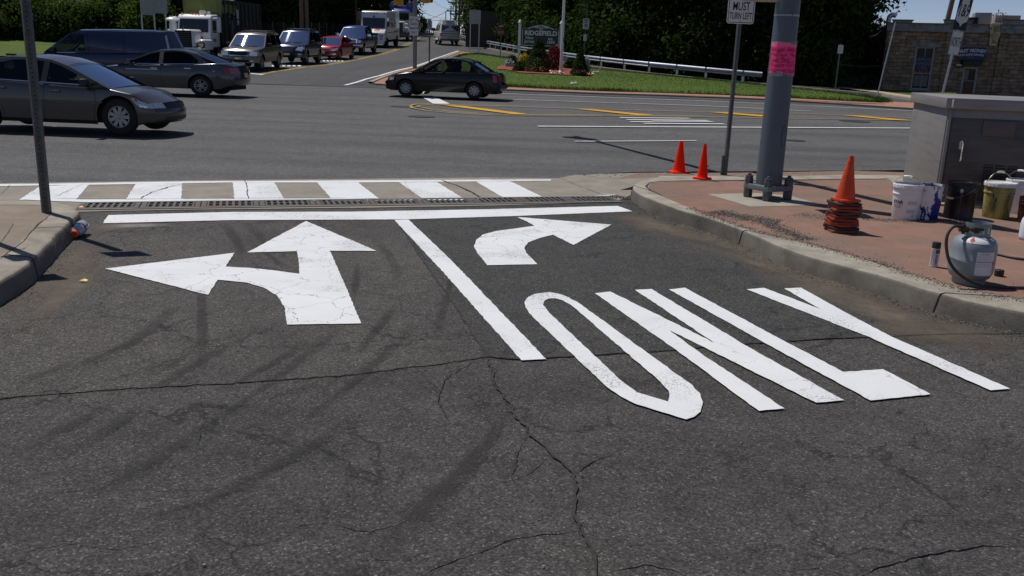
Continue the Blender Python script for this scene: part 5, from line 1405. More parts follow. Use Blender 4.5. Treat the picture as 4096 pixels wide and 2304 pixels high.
# frame on the sloping bonnet: u to the viewer's right is +y, v up the slope
e1 = Vector((0, 1, 0)); e2 = Vector((2.74 - 3.4, 0, 1.6 - 1.3)).normalized(); e3 = e1.cross(e2)
FX = Matrix((e1, e2, e3)).transposed().to_4x4(); FX.translation = Vector((3.07, -.05, 1.45)) + e3 * .012
ends_text([('Fed', .62, -.36, 0, .02, .8, 0), ('Ex', .62, .42, 0, .02, .8, 1)], [m_purple, m_ored], r, FX)
SX = Matrix(((-1, 0, 0, -.5), (0, 0, 1, 1.172), (0, 1, 0, 1.95), (0, 0, 0, 1)))
ends_text([('Fed', .95, -.75, 0, .02, .9, 0), ('Ex', .95, .6, 0, .02, .9, 1), ('Express', .4, .9, -.62, .0, .9, 0)], [m_purple, m_ored], r, SX)
b = MB(); b.box((0, 0, .5), (6.4, 1.7, .25)); b.build('chassis', m_dark, r)

# ---- white conventional truck with a blue cab roof
m_peri = M('periwinkle_blue', (.075, .085, .32), .35, coat=.6, var=.06)
r = place('lorry', 'white bonneted lorry with a blue cab roof behind the parcel truck', 'truck', -12.85, 98.0, rad(-92), 1.0)
b = MB()
b.box((1.3, 0, 1.45), (1.9, 1.5, 1.05), top=(1, .78)); b.box((.7, 0, 1.35), (.8, 2.2, .9), top=(.9, .8))
b.build('bonnet', m_vw, r, bevel=.12, smooth=50)
b = MB(); b.box((-.65, 0, 1.9), (1.6, 2.1, 2.1), top=(.86, .93)); b.build('cab', m_vw, r, bevel=.08, smooth=50)
b = MB(); b.box((-.62, 0, 2.98), (1.5, 2.06, .22), top=(.8, .9)); b.box((-.5, 0, 3.14), (.9, 1.5, .14), top=(.8, .9)); b.box((-2.3, 0, 2.6), (1.4, 2.4, 1.9), top=(.9, 1)); b.build('cab_roof', m_peri, r, bevel=.07, smooth=50)
for s in (1, -1):
    b = MB(); b.lathe([(0, 0), (.42, .02), (.48, .12), (.45, .16), (.38, .1), (0, .06)], n=18, X=Matrix.Translation((-1.25, s * .92, 3.45)) @ Matrix.Rotation(rad(78), 4, 'Y')); b.build('loading_arm', m_peri, r)
b = MB(); b.box((.18, 0, 2.45), (.04, 1.8, .72)); b.build('windscreen', M('dark_screen3', (.012, .014, .016), .06, coat=1), r)
b = MB()
for k in range(7): b.box((2.27, 0, 1.02 + k * .13), (.05, 1.25 - k * .02, .035))
b.build('grille', m_chrome, r)
b = MB(); b.box((2.25, 0, 1.42), (.02, 1.2, .95)); b.build('grille_backing', m_dark, r)
b = MB(); b.add([(2.05, 0, 2.02), (2.2, -.06, 1.98), (2.2, .06, 1.98), (2.1, 0, 2.2)], [(0, 1, 3), (1, 2, 3), (2, 0, 3), (0, 2, 1)]); b.build('bonnet_ornament', m_dsteel, r)
b = MB(); b.box((2.35, 0, .68), (.2, 2.3, .45)); b.build('bumper', m_dsteel, r, bevel=.04)
for s in (1, -1):
    b = MB(); b.box((1.9, s * .92, 1.15), (.7, .5, .5), top=(.9, .9)); b.build('wing', m_vw, r, bevel=.08)
    b = MB(); b.box((2.27, s * .92, 1.12), (.04, .32, .22)); b.build('headlight', m_lamp, r)
    b = MB(); b.box((0, s * 1.3, 2.4), (.1, .22, .75)); b.tube([(-.2, s * 1.0, 2.6), (0, s * 1.3, 2.6)], .02, 6); b.build('mirror', m_chrome, r)
    for xw in (1.45, -2.2, -3.3): wheel(r, (xw, s * .98, .5), .5, .28, s, 'plain', m_galv, 6)
b = MB(); b.box((-1.5, 0, .75), (6, 1.2, .3)); b.build('chassis', m_dark, r)

# ---- white camper van driving away
pw = M('camper_white', (.62, .62, .6), .4, var=.05, coat=.3, dirt=(.4, .39, .36), dlo=.5, dhi=.8)
cv = dict(L=5.3, W=1.95, belt=1.25, sill=.42, wr=.86, r=.36, xf=1.65, xr=-1.45, xd=1.5, crown=.05, rcrown=.05, bow=.18, rbow=.05, taper=(.8, .1),
    top=[(-2.65, 1.25), (1.5, 1.25), (1.7, 1.22), (2.3, 1.08), (2.65, .92)], bot=[(-2.65, .48), (2.65, .4)], fprof=[(.3, 0), (2, .1)], rprof=[(.3, 0), (1.25, 0), (2, .14)],
    gh=[(1.72, 1.22), (1.3, 1.6), (1.0, 1.85), (.6, 2.0), (-1, 2.02), (-2.2, 2.0), (-2.55, 1.95), (-2.63, 1.27), (-1, 1.23), (1, 1.23)], a=(0, 2, 6, 7), win=[[(1.4, 1.32), (1.15, 1.58), (.92, 1.8), (.55, 1.82), (.52, 1.32)], [(.35, 1.32), (.35, 1.84), (-.5, 1.84), (-.5, 1.32)], [(-.75, 1.32), (-.75, 1.84), (-1.75, 1.84), (-1.75, 1.32)]],
    seats=(.6, -.5), swmat=m_glassd, blackout=[], rwin=.06, norear=True, seams=[[(.44, 1.9), (.42, .5)], [(-.62, 1.9), (-.64, .5)]], handles=[(.6, 1.1)], mirror=(1.25, 1.32), mmat=m_black, mk=1.6, rim=('plain', 5, m_galv), paint=pw,
    trim=[('raised_roof', pw, [('b', (-.75, 0, 2.14), (3.5, 1.5, .42), (.86, .82))]), ('waist_stripe', M('grey_stripe', (.12, .12, .13), .5), [('s', [(2.3, 1.0), (2.3, 1.06), (-2.6, 1.1), (-2.6, 1.04)], .008), ('s', [(2.3, .86), (2.3, .9), (-2.6, .92), (-2.6, .88)], .008), ('e', -.95, .95, 1.06, 1.12, .012, -1), ('e', -.95, .95, .86, .9, .012, -1)]), ('bumper', m_dsteel, [('e', -.95, .95, .42, .6, .08, -1)]), ('running_board', pw, [('b', (.1, s * 1.0, .46), (2.6, .22, .07)) for s in (1, -1)]), ('rear_glass', M('dark_screen4', (.015, .017, .02), .08, coat=1), [('e', -.8, -.1, 1.36, 1.82, .02, -1), ('e', .1, .8, 1.36, 1.82, .02, -1)]), ('roof_vent', M('vent_grey', (.3, .3, .3), .6), [('b', (-2.2, 0, 2.26), (.3, .8, .06))]), ('ladder', m_chrome, [('t', [(-2.72, y, 1.3), (-2.72, y, 1.95)], .02) for y in (-.6, -.3)]), ('number_plate', m_plate, [('e', -.16, .16, .64, .76, .03, -1)])],
    pairs=[('taillight', M('lit_red_lens', (.7, .02, .015), .2, coat=1), [('p', [(.82, .85), (.95, .85), (.95, 1.12), (.82, 1.12)], .02, -1)]), ('wheel_arch_flare', pw, [('s', [(1.65 + .52 * math.cos(a / 10 * PI), .36 + .52 * math.sin(a / 10 * PI)) for a in range(11)] + [(1.65 + .43 * math.cos(a / 10 * PI), .36 + .43 * math.sin(a / 10 * PI)) for a in range(10, -1, -1)], .04), ('s', [(-1.45 + .52 * math.cos(a / 10 * PI), .36 + .52 * math.sin(a / 10 * PI)) for a in range(11)] + [(-1.45 + .43 * math.cos(a / 10 * PI), .36 + .43 * math.sin(a / 10 * PI)) for a in range(10, -1, -1)], .04)])])
Car(cv).make(place('camper_van', 'old white camper van with a raised roof driving away up the hill', 'van', -7.4, 91.0, rad(102), 1.0))

# ---- white tipper truck with a tarped green container
m_cont = M('container_green', (.012, .026, .022), .55, var=.25, scale=2, dirt=(.03, .022, .014), dlo=.5, dhi=.7)
m_tarp = M('olive_tarp', (.15, .17, .045), .7, var=.35, scale=2.5, stretch=(1, 1, .25), bump=.5, bscale=7)
r = place('refuse_truck', 'white bonneted truck carrying a dark green container under an olive tarp', 'truck', -19.4, 54.5, rad(-91), (.92, .95, 1.0))
XZ = Matrix(((1, 0, 0, 0), (0, 0, 1, 0), (0, 1, 0, 0), (0, 0, 0, 1)))
def fixn(o):
    bm = bmesh.new(); bm.from_mesh(o.data); bmesh.ops.recalc_face_normals(bm, faces=bm.faces[:]); bm.to_mesh(o.data); bm.free(); return o
b = MB(); b.box((1.0, 0, 1.45), (2.0, 1.35, 1.0), top=(.96, .72)); b.build('bonnet', m_vw, r, bevel=.13, smooth=50)
b = MB(); b.prism([(-1.55, .95), (.15, .95), (.2, 1.75), (-.05, 2.62), (-.25, 2.8), (-1.45, 2.85), (-1.55, 2.7)], -1.05, 1.05, X=XZ)
o = fixn(b.build('cab', m_vw, r, bevel=.07, smooth=50))
b = MB(); b.add([(.215, -.92, 1.8), (.215, .92, 1.8), (-.0, .88, 2.55), (-.0, -.88, 2.55)], [(0, 1, 2, 3)]); b.build('windscreen', M('dark_screen5', (.01, .013, .012), .07, coat=1), r, smooth=0)
for s in (1, -1):
    b = MB(); b.box((-.55, s * 1.062, 2.15), (.7, .012, .7)); b.build('side_window', M('dark_screen6', (.01, .013, .012), .07, coat=1), r)
    b = MB(); b.box((.95, s * .98, 1.1), (1.5, .5, .62), top=(.92, .9)); b.build('wing', m_vw, r, bevel=.1, smooth=50)
    b = MB(); b.box((1.72, s * .96, 1.1), (.05, .46, .32)); b.build('headlight_surround', m_black, r, bevel=.03)
    b = MB(); b.box((1.745, s * .96, 1.1), (.04, .3, .19)); b.build('headlight', M('warm_lens', (.7, .55, .25), .15, coat=1), r, bevel=.02)
    b = MB(); b.box((1.35, s * .9, 1.5), (.12, .14, .14)); b.build('marker_lamp', m_red, r, bevel=.02)
    b = MB(); b.box((-.2, s * 1.5, 2.25), (.12, .24, .85)); b.tube([(-.2, s * 1.05, 2.62), (-.2, s * 1.5, 2.64)], .025, 6); b.tube([(-.2, s * 1.05, 1.9), (-.2, s * 1.5, 1.88)], .02, 6); b.build('mirror', m_galv, r, bevel=.03)
    for xw in (.95, -3.4, -4.7, -6.0): wheel(r, (xw, s * .98, .52), .52, .3, s, 'plain', m_vw, 6)
    b = MB(); b.lathe([(.52, -.02), (.66, -.02), (.66, .12), (.52, .12)], n=20, a0=0, a1=PI, X=Matrix.Translation((.95, s * 1.18, .55)) @ Matrix.Rotation(PI / 2, 4, 'X')); b.build('mudguard', m_black, r)
b = MB()
for k in range(7): b.box((2.02, 0, 1.06 + k * .12), (.05, .92, .03))
b.build('grille', M('grille_bronze', (.12, .105, .07), .4, .6), r)
b = MB(); b.box((2.0, 0, 1.42), (.02, 1.0, .92)); b.build('grille_backing', m_dark, r)
b = MB(); b.box((2.05, 0, .75), (.2, 2.2, .4)); b.build('bumper', m_vw, r, bevel=.05)
for y in (-.85, -.2, 0, .2, .6):
    b = MB(); b.box((-.3, y, 2.86), (.16, .12, .09), top=(.6, .6)); b.build('roof_lamp', m_amber, r, bevel=.02)
b = MB(); b.box((-.75, .3, 2.95), (.3, .36, .2)); b.box((-.85, .65, 2.93), (.22, .18, .16)); b.build('roof_beacon', m_vw, r, bevel=.04)
b = MB(); b.lathe([(.22, 1.2), (.22, 1.6), (.24, 1.62), (.24, 2.3), (.2, 2.32), (.2, 2.42), (.4, 2.45), (.43, 2.53), (.34, 2.62), (.1, 2.68), (0, 2.68)], (0, -1.35, -.05), 18); b.tube([(0, -1.35, 1.75), (.1, -1.55, 1.8), (.15, -1.68, 1.85)], .09, 8); b.build('air_cleaner', m_vw, r, smooth=50)
b = MB(); b.add([(1.9, 0, 1.9), (2.0, -.05, 1.9), (2.0, .05, 1.9), (1.85, 0, 2.18)], [(0, 1, 3), (1, 2, 3), (2, 0, 3), (0, 2, 1)]); b.build('bonnet_ornament', m_dsteel, r)
b = MB(); b.box((-6.0, 0, 2.45), (8.5, 2.42, 2.6)); b.box((-5.6, 0, 1.0), (8.4, 1.1, .3), 1)
for k in range(10):
    for s in (1, -1): b.box((-2.1 - k * .88, s * 1.24, 2.45), (.1, .08, 2.5))
b.build('container', [m_cont, m_dark], r, smooth=0)
b = MB()
def tarp(u, v):
    x = -1.66 - 3.4 * u; e = -1 + 2 * v
    a = abs(e)
    peak = .5 * math.exp(-((u - .42) / .16) ** 2) * math.exp(-(e / .55) ** 2)
    y = e * 1.27 if a <= .86 else math.copysign(1.27 * .86 + (a - .86) * .2 + .12, e)
    z = 3.80 + .12 * (1 - min(1, a / .86) ** 2) + peak + .03 * math.sin(9 * u + 5 * e) - (max(0, a - .86) * 6.0) + .02 * math.sin(23 * u)
    return Vector((x, y, z))
b.grid(tarp, 24, 26)
def tarpf(u, v):
    y = -1.28 + 2.56 * u
    z = 3.82 - v * (1.35 + .22 * math.sin(5 * u + 1))
    return Vector((-1.62 + .08 * math.sin(14 * u) * v + .05 * math.sin(31 * u) * v + .04 * v, y * (1 - .06 * v), z))
b.grid(tarpf, 30, 8)
b.build('tarp', m_tarp, r, smooth=60)
e = MB(); lt = []
TX = Matrix(((-1, 0, 0, -.55), (0, 0, 1, 1.068), (0, 1, 0, 1.35), (0, 0, 0, 1)))
ends_text([('W', .34, -.12, 0, .01, .9, 0), ('M', .3, .14, 0, .01, .9, 1)], [M('logo_green', (.02, .12, .05), .5), M('logo_yellow', (.6, .4, .03), .5)], r, TX)
b = MB(); b.box((-4.6, 1.29, 2.95), (.42, .014, .55)); b.box((-4.6, 1.29, 2.45), (.42, .014, .3)); b.build('notice_plate', M('pale_notice', (.4, .48, .46), .5, var=.2, scale=12), r)
b = MB()
for k, (x, z) in enumerate(((-2.75, 3.1), (-2.75, 2.78), (-2.8, 2.46))):
    for q in range(3): b.box((x - q * .13, 1.285, z), (.08, .012, .16))
b.build('stencil_number', M('faded_stencil', (.1, .11, .12), .7), r)
b = MB(); b.box((-3.75, 1.29, 2.95), (.2, .012, .2)); b.box((-3.75, 1.29, 2.68), (.12, .012, .12)); b.build('reflector', M('dull_reflector', (.2, .1, .06), .5), r)
# ============================================================ STREET FURNITURE AND TOOLS
def gp(px, py, z=None):
    p = at(px, py, z); return p
def channel_post(parent, h, wd=.075, mat=None, holes=True, name='post'):
    """U-channel steel post open to the front, with a line of punched holes."""
    b = MB(); mt = mat or m_galv
    w2 = wd / 2
    prof = [(-w2, 0), (-w2 + .012, 0), (-w2 * .55, .028), (w2 * .55, .028), (w2 - .012, 0), (w2, 0), (w2, .004), (w2 * .6, .034), (-w2 * .6, .034), (-w2, .004)]
    b.prism([(x, -y) for x, y in prof], 0, h)
    o = b.build(name, [mt], parent, smooth=0)
    if holes:
        hb = MB(); k = 0
        z = .06
        while z < min(h - .05, 3.2):
            hb.add([(.006 * math.cos(i * PI / 4), -.0362 + .0, z + .0065 * math.sin(i * PI / 4)) for i in range(8)], [tuple(range(8))])
            hb.add([(.006 * math.cos(i * PI / 4), -.0272 + .0, z + .0065 * math.sin(i * PI / 4)) for i in range(8)], [tuple(range(8))])
            z += .0254 * 1.5
        h2 = hb.build('holes', m_dark, parent, smooth=0, merge=False)
        h2['kind'] = 'stuff'
    return o
def rrect(w_, h_, r_, n=5):
    pts = []
    for cx, cz, a0 in ((w_ / 2 - r_, h_ / 2 - r_, 0), (-w_ / 2 + r_, h_ / 2 - r_, PI / 2), (-w_ / 2 + r_, -h_ / 2 + r_, PI), (w_ / 2 - r_, -h_ / 2 + r_, 3 * PI / 2)):
        for k in range(n + 1):
            a = a0 + PI / 2 * k / n
            pts.append((cx + r_ * math.cos(a), cz + r_ * math.sin(a)))
    return pts
VZ = Matrix(((1, 0, 0, 0), (0, 0, -1, 0), (0, 1, 0, 0), (0, 0, 0, 1)))   # outline (x, y) -> upright (x, z), extruded along -y
def sign_panel(parent, w_, h_, zc, y=-.05, face=None, border=True, r_=.03, name='panel', xo=0.0, bcol=None):
    b = MB()
    X = Matrix.Translation((xo, y, zc)) @ VZ
    b.prism(rrect(w_, h_, r_), 0, .004, 0, X)
    o = b.build(name, face or m_signw, parent, smooth=0)
    if border:
        q = MB(); t = w_ * .022; ins = w_ * .035
        A = rrect(w_ - 2 * ins, h_ - 2 * ins, max(.005, r_ - ins)); B = rrect(w_ - 2 * ins - 2 * t, h_ - 2 * ins - 2 * t, max(.004, r_ - ins - t))
        n = len(A)
        q.add([X @ Vector((p[0], p[1], .0052)) for p in A + B], [(i, (i + 1) % n, (i + 1) % n + n, i + n) for i in range(n)])
        q.build('border', bcol or m_txt, parent, smooth=0)
    return o

# ---- left post on the island corner (its plate is above the picture)
p = at(187, 849, KH)
r = thing('sign_post', 'perforated steel channel post on the left kerb corner', 'post', (p.x, p.y, KH), .35)
channel_post(r, 2.3, .082, M('post_weathered', (.09, .093, .095), .45, .7, var=.25, scale=20))
b = MB(); b.prism(rrect(.3, .45, .03), 0, .004, 0, Matrix.Translation((0, -.04, 2.55)) @ VZ); b.build('panel', m_signback, r)

r = thing('sign_post', 'sign plate on a steel post just past the left edge, its shadow on the asphalt', 'post', (-4.12, 6.62, KH), .5)
channel_post(r, 2.0, .07, m_dsteel, holes=False)
b = MB(); b.prism(rrect(.3, .45, .03), 0, .004, 0, Matrix.Translation((0, -.04, 1.85)) @ VZ); b.build('panel', m_signback, r)
# ---- MUST TURN LEFT
p = at(2899, 701, KH)
r = thing('lane_sign', 'white MUST TURN LEFT sign on a channel post beside the two orange cones', 'sign', (p.x, p.y, KH), .0)
channel_post(r, 2.62, .062, m_dsteel)
b = MB(); b.box((-.045, .0, .12), (.03, .03, .3)); b.build('anchor_stub', m_dsteel, r)
zc = 2.0 + .30
sign_panel(r, .355, .60, zc, -.038)
lettering([('MUST', .15, .0, zc - .085, .0015, .6, 0), ('TURN LEFT', .118, -.0, zc - .205, .0012, .5, 0), ('LANE', .13, 0, zc + .06, .0015, .6, 0), ('LEFT', .13, 0, zc + .2, .0015, .6, 0)], [m_txt], r, y=-.0445)
for z in (zc - .27, zc + .27):
    b = MB(); b.lathe([(0, .0), (.008, .0), (.007, .006), (0, .008)], n=10, X=Matrix.Translation((.0, -.042, z)) @ Matrix.Rotation(PI / 2, 4, 'X')); b.build('bolt', m_dsteel, r)

# ---- big mast pole
pc_ = at(3068, 794, KH)
pr_ = .145
r = thing('signal_mast', 'thick grey steel mast pole bolted to a square base plate on the pavement', 'pole', (pc_.x, pc_.y, KH), rad(28))
m_mast = M('mast_grey', (.10, .125, .15), .5, .3, var=.12, scale=3, dirt=(.1, .12, .14), dscale=4, dlo=.5, dhi=.8, stretch=(1, 1, .2))
H_ = 5.6
b = MB(); b.lathe([(pr_, .16), (pr_ * .995, .3), (pr_ * .72, H_), (0, H_ + .02)], n=40); b.build('pole', m_mast, r, smooth=60)
b = MB(); b.box((0, 0, .135), (.39, .39, .06)); b.build('base_plate', M('base_plate', (.16, .18, .19), .55, .3, var=.2, scale=10), r, bevel=.006)
for sx in (-1, 1):
    for sy in (-1, 1):
        x, y = sx * .155, sy * .155
        b = MB(); b.lathe([(.022, -.01), (.022, .27), (.018, .278), (0, .278)], (x, y, 0), 12)
        for z0, z1, rr in ((.166, .225, .05), (.228, .255, .044), (.01, .104, .052)): b.lathe([(rr * .96, z0), (rr, z0 + .006), (rr, z1 - .006), (rr * .96, z1)], (x, y, 0), 6, cap=True)
        b.build('anchor_bolt', m_dsteel, r, smooth=25)
ca = -PI / 2 - rad(28)    # towards the camera, in the pole's own axes
def on_pole(u, z, off):
    """Angle u from the camera-facing line, height z."""
    rad_ = pr_ + (pr_ * .72 - pr_) * z / H_ + off
    return Vector((rad_ * math.cos(ca + u), rad_ * math.sin(ca + u), z))
b = MB()   # hand hole cover, right of centre
vs = [on_pole(.62 + .28 * math.cos(k * PI / 12) * .95, .72 + .115 * math.sin(k * PI / 12), .012) for k in range(24)]
vs2 = [on_pole(.62 + .31 * math.cos(k * PI / 12) * .95, .72 + .125 * math.sin(k * PI / 12), -.01) for k in range(24)]
b.add(vs + vs2, [tuple(range(24))] + [(k, k + 24, (k + 1) % 24 + 24, (k + 1) % 24) for k in range(24)]); b.build('hand_hole_cover', m_mast, r, smooth=30)
def pz_at(py, x=3160):  # height on the pole for a picture row
    d = ray(x, py); t = (math.hypot(pc_.x, pc_.y) - pr_) / math.hypot(d.x, d.y)
    return CAM_Z + d.z * t - KH
b = MB(); zb_ = pz_at(60)
b.lathe([(pr_ * (1 - .28 * zb_ / H_) + .001, zb_ - .008), (pr_ * (1 - .28 * zb_ / H_) + .004, zb_ - .008), (pr_ * (1 - .28 * zb_ / H_) + .004, zb_ + .008), (pr_ * (1 - .28 * zb_ / H_) + .001, zb_ + .008)], n=40)
q = on_pole(.35, zb_, .012); b.box((q.x, q.y, q.z), (.05, .03, .024), rz=ca + .35 + PI / 2)
b.build('strap', M('strap_steel', (.3, .32, .34), .4, .6), r)
m_beige = M('bracket_beige', (.38, .34, .26), .55, var=.1)
zt_ = pz_at(-4)
b = MB(); q = on_pole(-1.35, zt_, -.03)
d = Vector((math.cos(ca - PI / 2), math.sin(ca - PI / 2), 0))
b.tube([q, q + d * .28, q + d * .40, q + d * .44 + Vector((0, 0, .05)), q + d * .44 + Vector((0, 0, .3))], .032, 12)
b.build('signal_bracket', m_beige, r, smooth=60)
b = MB(); q2 = q + d * .44 + Vector((0, 0, .62)); b.box(q2, (.3, .25, .62), rz=ca); b.build('pedestrian_signal', m_beige, r, bevel=.03)
# the long arm over the road, out of the frame above; its shadow lies on the road and the pavement
arm_d = Vector((-.34, .94, .02)).normalized(); arm_d = Matrix.Rotation(-rad(28), 3, 'Z') @ arm_d
b = MB(); b.tube([Vector((0, 0, 4.9)), Vector((0, 0, 5.0)) + arm_d * 3, Vector((0, 0, 5.05)) + arm_d * 11.2], [.11, .09, .055], 14); b.build('mast_arm', m_mast, r, smooth=60)
m_ysig = M('signal_yellow', (.55, .27, .015), .45, var=.1)
for t in (5.2, 10.6):
    b = MB(); c = Vector((0, 0, 4.75)) + arm_d * t; b.box(c, (.32, .26, 1.0), rz=-rad(28)); b.build('signal_head', m_ysig, r, bevel=.03)

# pink poster wrapped round the pole, hand lettered
m_pink2 = M('pink_poster_paper', (.97, .05, .24), .7, var=.05, scale=12, bump=.25, bscale=9)
po = thing('garage_sale_poster', 'bright pink hand-lettered garage sale poster taped round the mast pole', 'poster', (pc_.x, pc_.y, KH), rad(28))
z0, z1 = pz_at(297, 3130), pz_at(172, 3140)
b = MB(); b.grid(lambda u, v: on_pole(-1.35 + 2.85 * u + .03 * math.sin(9 * v) * u, z0 + (z1 - z0) * v + .012 * math.sin(6 * u), .004 + .006 * abs(math.sin(5 * u + 2 * v)) * u), 40, 10)
b.build('sheet', m_pink2, po, smooth=60)
Hh = z1 - z0
def bend(p): return on_pole(p.x / pr_, p.z, .0125)
m_ink = M('dark_marker_ink', (.22, .005, .04), .6, var=.05)
b = MB()
for tx, sz, x, f, sh in (('Garage Sale !!', .085, -.03, .79, .25), ('Bothwell Ave  10am-4pm', .062, -.01, .62, .2), ('Leonia Park', .068, -.09, .47, .2), ('All must Go !!!', .072, -.03, .29, .2), ('Everything cheap!', .07, -.03, .12, .2)):
    vs, fs = text_bm(tx, sz * .72, .0, .8, sh)
    b.add([bend(Vector((v.x * 1.4 + x, 0, z0 + Hh * f + v.y * 1.05 + .006 * math.sin(v.x * 40)))) for v in vs], fs)
for f, x0, x1 in ((.385, -.17, .16), (.06, -.14, -.07), (.045, .0, .12)):
    b.add([bend(Vector((x0 + (x1 - x0) * k / 12, 0, z0 + Hh * f + .005 * math.sin(k * 1.3) + s))) for s in (0, .006) for k in range(13)], [(k, k + 1, k + 14, k + 13) for k in range(12)])
b.build('handwriting', m_ink, po, smooth=0, merge=False)
m_tape = film('clear_tape', (.75, .72, .74), .5, 6)
for f in (.97, .02):
    b = MB(); b.grid(lambda u, v: on_pole(-1.4 + 2.9 * u, z0 + Hh * f - .03 + .055 * v, .014), 24, 2); b.build('tape', m_tape, po)

# ---- traffic cones
def cone_mesh(h, base, flare=1.0, top_open=True):
    b = MB(); hb = base / 2; rb = base * .37; rt = base * .085
    b.prism(rrect(base, base, base * .12), 0, .025)
    b.lathe([(rb * 1.12, .024), (rb, .04), (rb * .99, .06), (rt * 1.15, h - .02), (rt, h), (rt * .7, h), (rt * .6, h - .05)], n=28)
    return b
m_cone = M('cone_orange_bright', (.95, .022, .004), .6, var=.05, scale=5, spec=.15)
m_cone2 = M('cone_orange_dirty', (.66, .06, .006), .6, var=.2, scale=7, dirt=(.07, .02, .012), dscale=9, dlo=.55, dhi=.68)
def cone(x, y, z, h, base, rz, label, mats, tilt=(0, 0), group=None):
    r = thing('traffic_cone', label, 'traffic cone', (x, y, z), group=group, rot=(tilt[0], tilt[1], rz))
    hb = base / 2
    b = MB(); b.prism(rrect(base, base, base * .12), 0, .022); b.build('base', mats[1], r, bevel=.005)
    rb = base * .36; rt = base * .10
    b = MB(); b.lathe([(rb * 1.1, .02), (rb, .035), (rb * .985, .055), (rt * 1.18, h - .025), (rt * 1.05, h), (rt * .75, h), (rt * .7, h - .06)], n=32); b.build('body', mats[0], r, smooth=50)
    return r
p = at(2714, 703, KH - .04); cone(p.x, p.y, KH - .0, .44, .24, .1, 'bright orange cone with a visible flat base beside the kerb joint, left of a pair', (m_cone, m_cone))
p = at(2808, 719, KH); c_ = cone(p.x, p.y, KH + .012, .455, .19, .8, 'bright orange cone with a black scuff, nearer the sign post', (m_cone, m_cone))
b = MB(); b.add([(-.02, -.068, .17), (.03, -.068, .165), (.035, -.068, .175), (-.01, -.068, .18)], [(0, 1, 2, 3)]); b.build('scuff', m_black, c_)
p = at(3364, 925, KH)
rnd = random.Random(12)
cm = [M('cone_base_%s' % n, c, .7, var=.3, scale=12, dirt=(.05, .03, .025), dscale=6, dlo=.45, dhi=.7) for n, c in (('red', (.48, .035, .015)), ('black', (.022, .02, .019)), ('rust', (.30, .06, .025)), ('dark', (.14, .03, .018)))]
NC = 10; dzc = .0285
pat = [2, 1, 0, 2, 0, 3, 3, 2, 0, 1]
names = ['bottom', 'second', 'third', 'fourth', 'fifth', 'sixth', 'seventh', 'eighth', 'ninth', 'tenth']
for k in range(NC):
    cone(p.x + rnd.uniform(-.008, .008), p.y + rnd.uniform(-.008, .008), KH + k * dzc, .40, .245 + rnd.uniform(-.012, .012), rnd.uniform(-.25, .25) + .2, 'worn dirty cone, %s from the ground in the stack of nested cones' % (names[k] if k else 'lowest'), (m_cone2, cm[pat[k]]), (rnd.uniform(-.03, .03), rnd.uniform(-.03, .03)), 'nested stack of dirty cones')
cone(p.x + .004, p.y, KH + NC * dzc + .002, .415, .205, .3, 'scuffed orange cone on top of the nested stack', (m_cone2, m_cone2), (0, .01), 'nested stack of dirty cones')

# ---- pails
def splat(name, base, col, lo, hi, sc, extra=None):
    mt, n, l, bb = new_mat(name)
    co = n.new('ShaderNodeTexCoord').outputs['Object']
    nz = noise_n(n, l, co, sc, 6, .65, (1, 1, .55))
    r_ = ramp(n, [(lo, base), (hi, col)]); l.new(nz.outputs[0], r_.inputs[0])
    c = r_.outputs[0]
    if extra:
        n2 = noise_n(n, l, co, sc * 1.7, 5, .7, (1.3, 1.3, .5)); r2 = ramp(n, [(.6, g3(0)), (.63, g3(1))]); l.new(n2.outputs[0], r2.inputs[0])
        c = mix(n, l, 'MIX', r2.outputs[0], c, extra)
    l.new(c, bb.inputs['Base Color']); set_in(bb, Roughness=.4)
    return mt
m_pw = M('pail_white', (.78, .78, .77), .35, var=.03, dirt=(.55, .53, .5), dscale=14, dlo=.66, dhi=.74)
m_pblue = splat('pail_white_blue_paint', (.72, .73, .75), (.012, .03, .22), .5, .515, 5.0)
m_pyel = splat('pail_yellow_paint', (.42, .38, .10), (.16, .15, .06), .45, .62, 8, (.03, .05, .14))
m_lidd = M('lid_white_dirty', (.7, .7, .68), .4, var=.08, dirt=(.05, .09, .2), dscale=7, dlo=.6, dhi=.66)
m_wire = M('bail_wire', (.3, .3, .3), .35, .8)
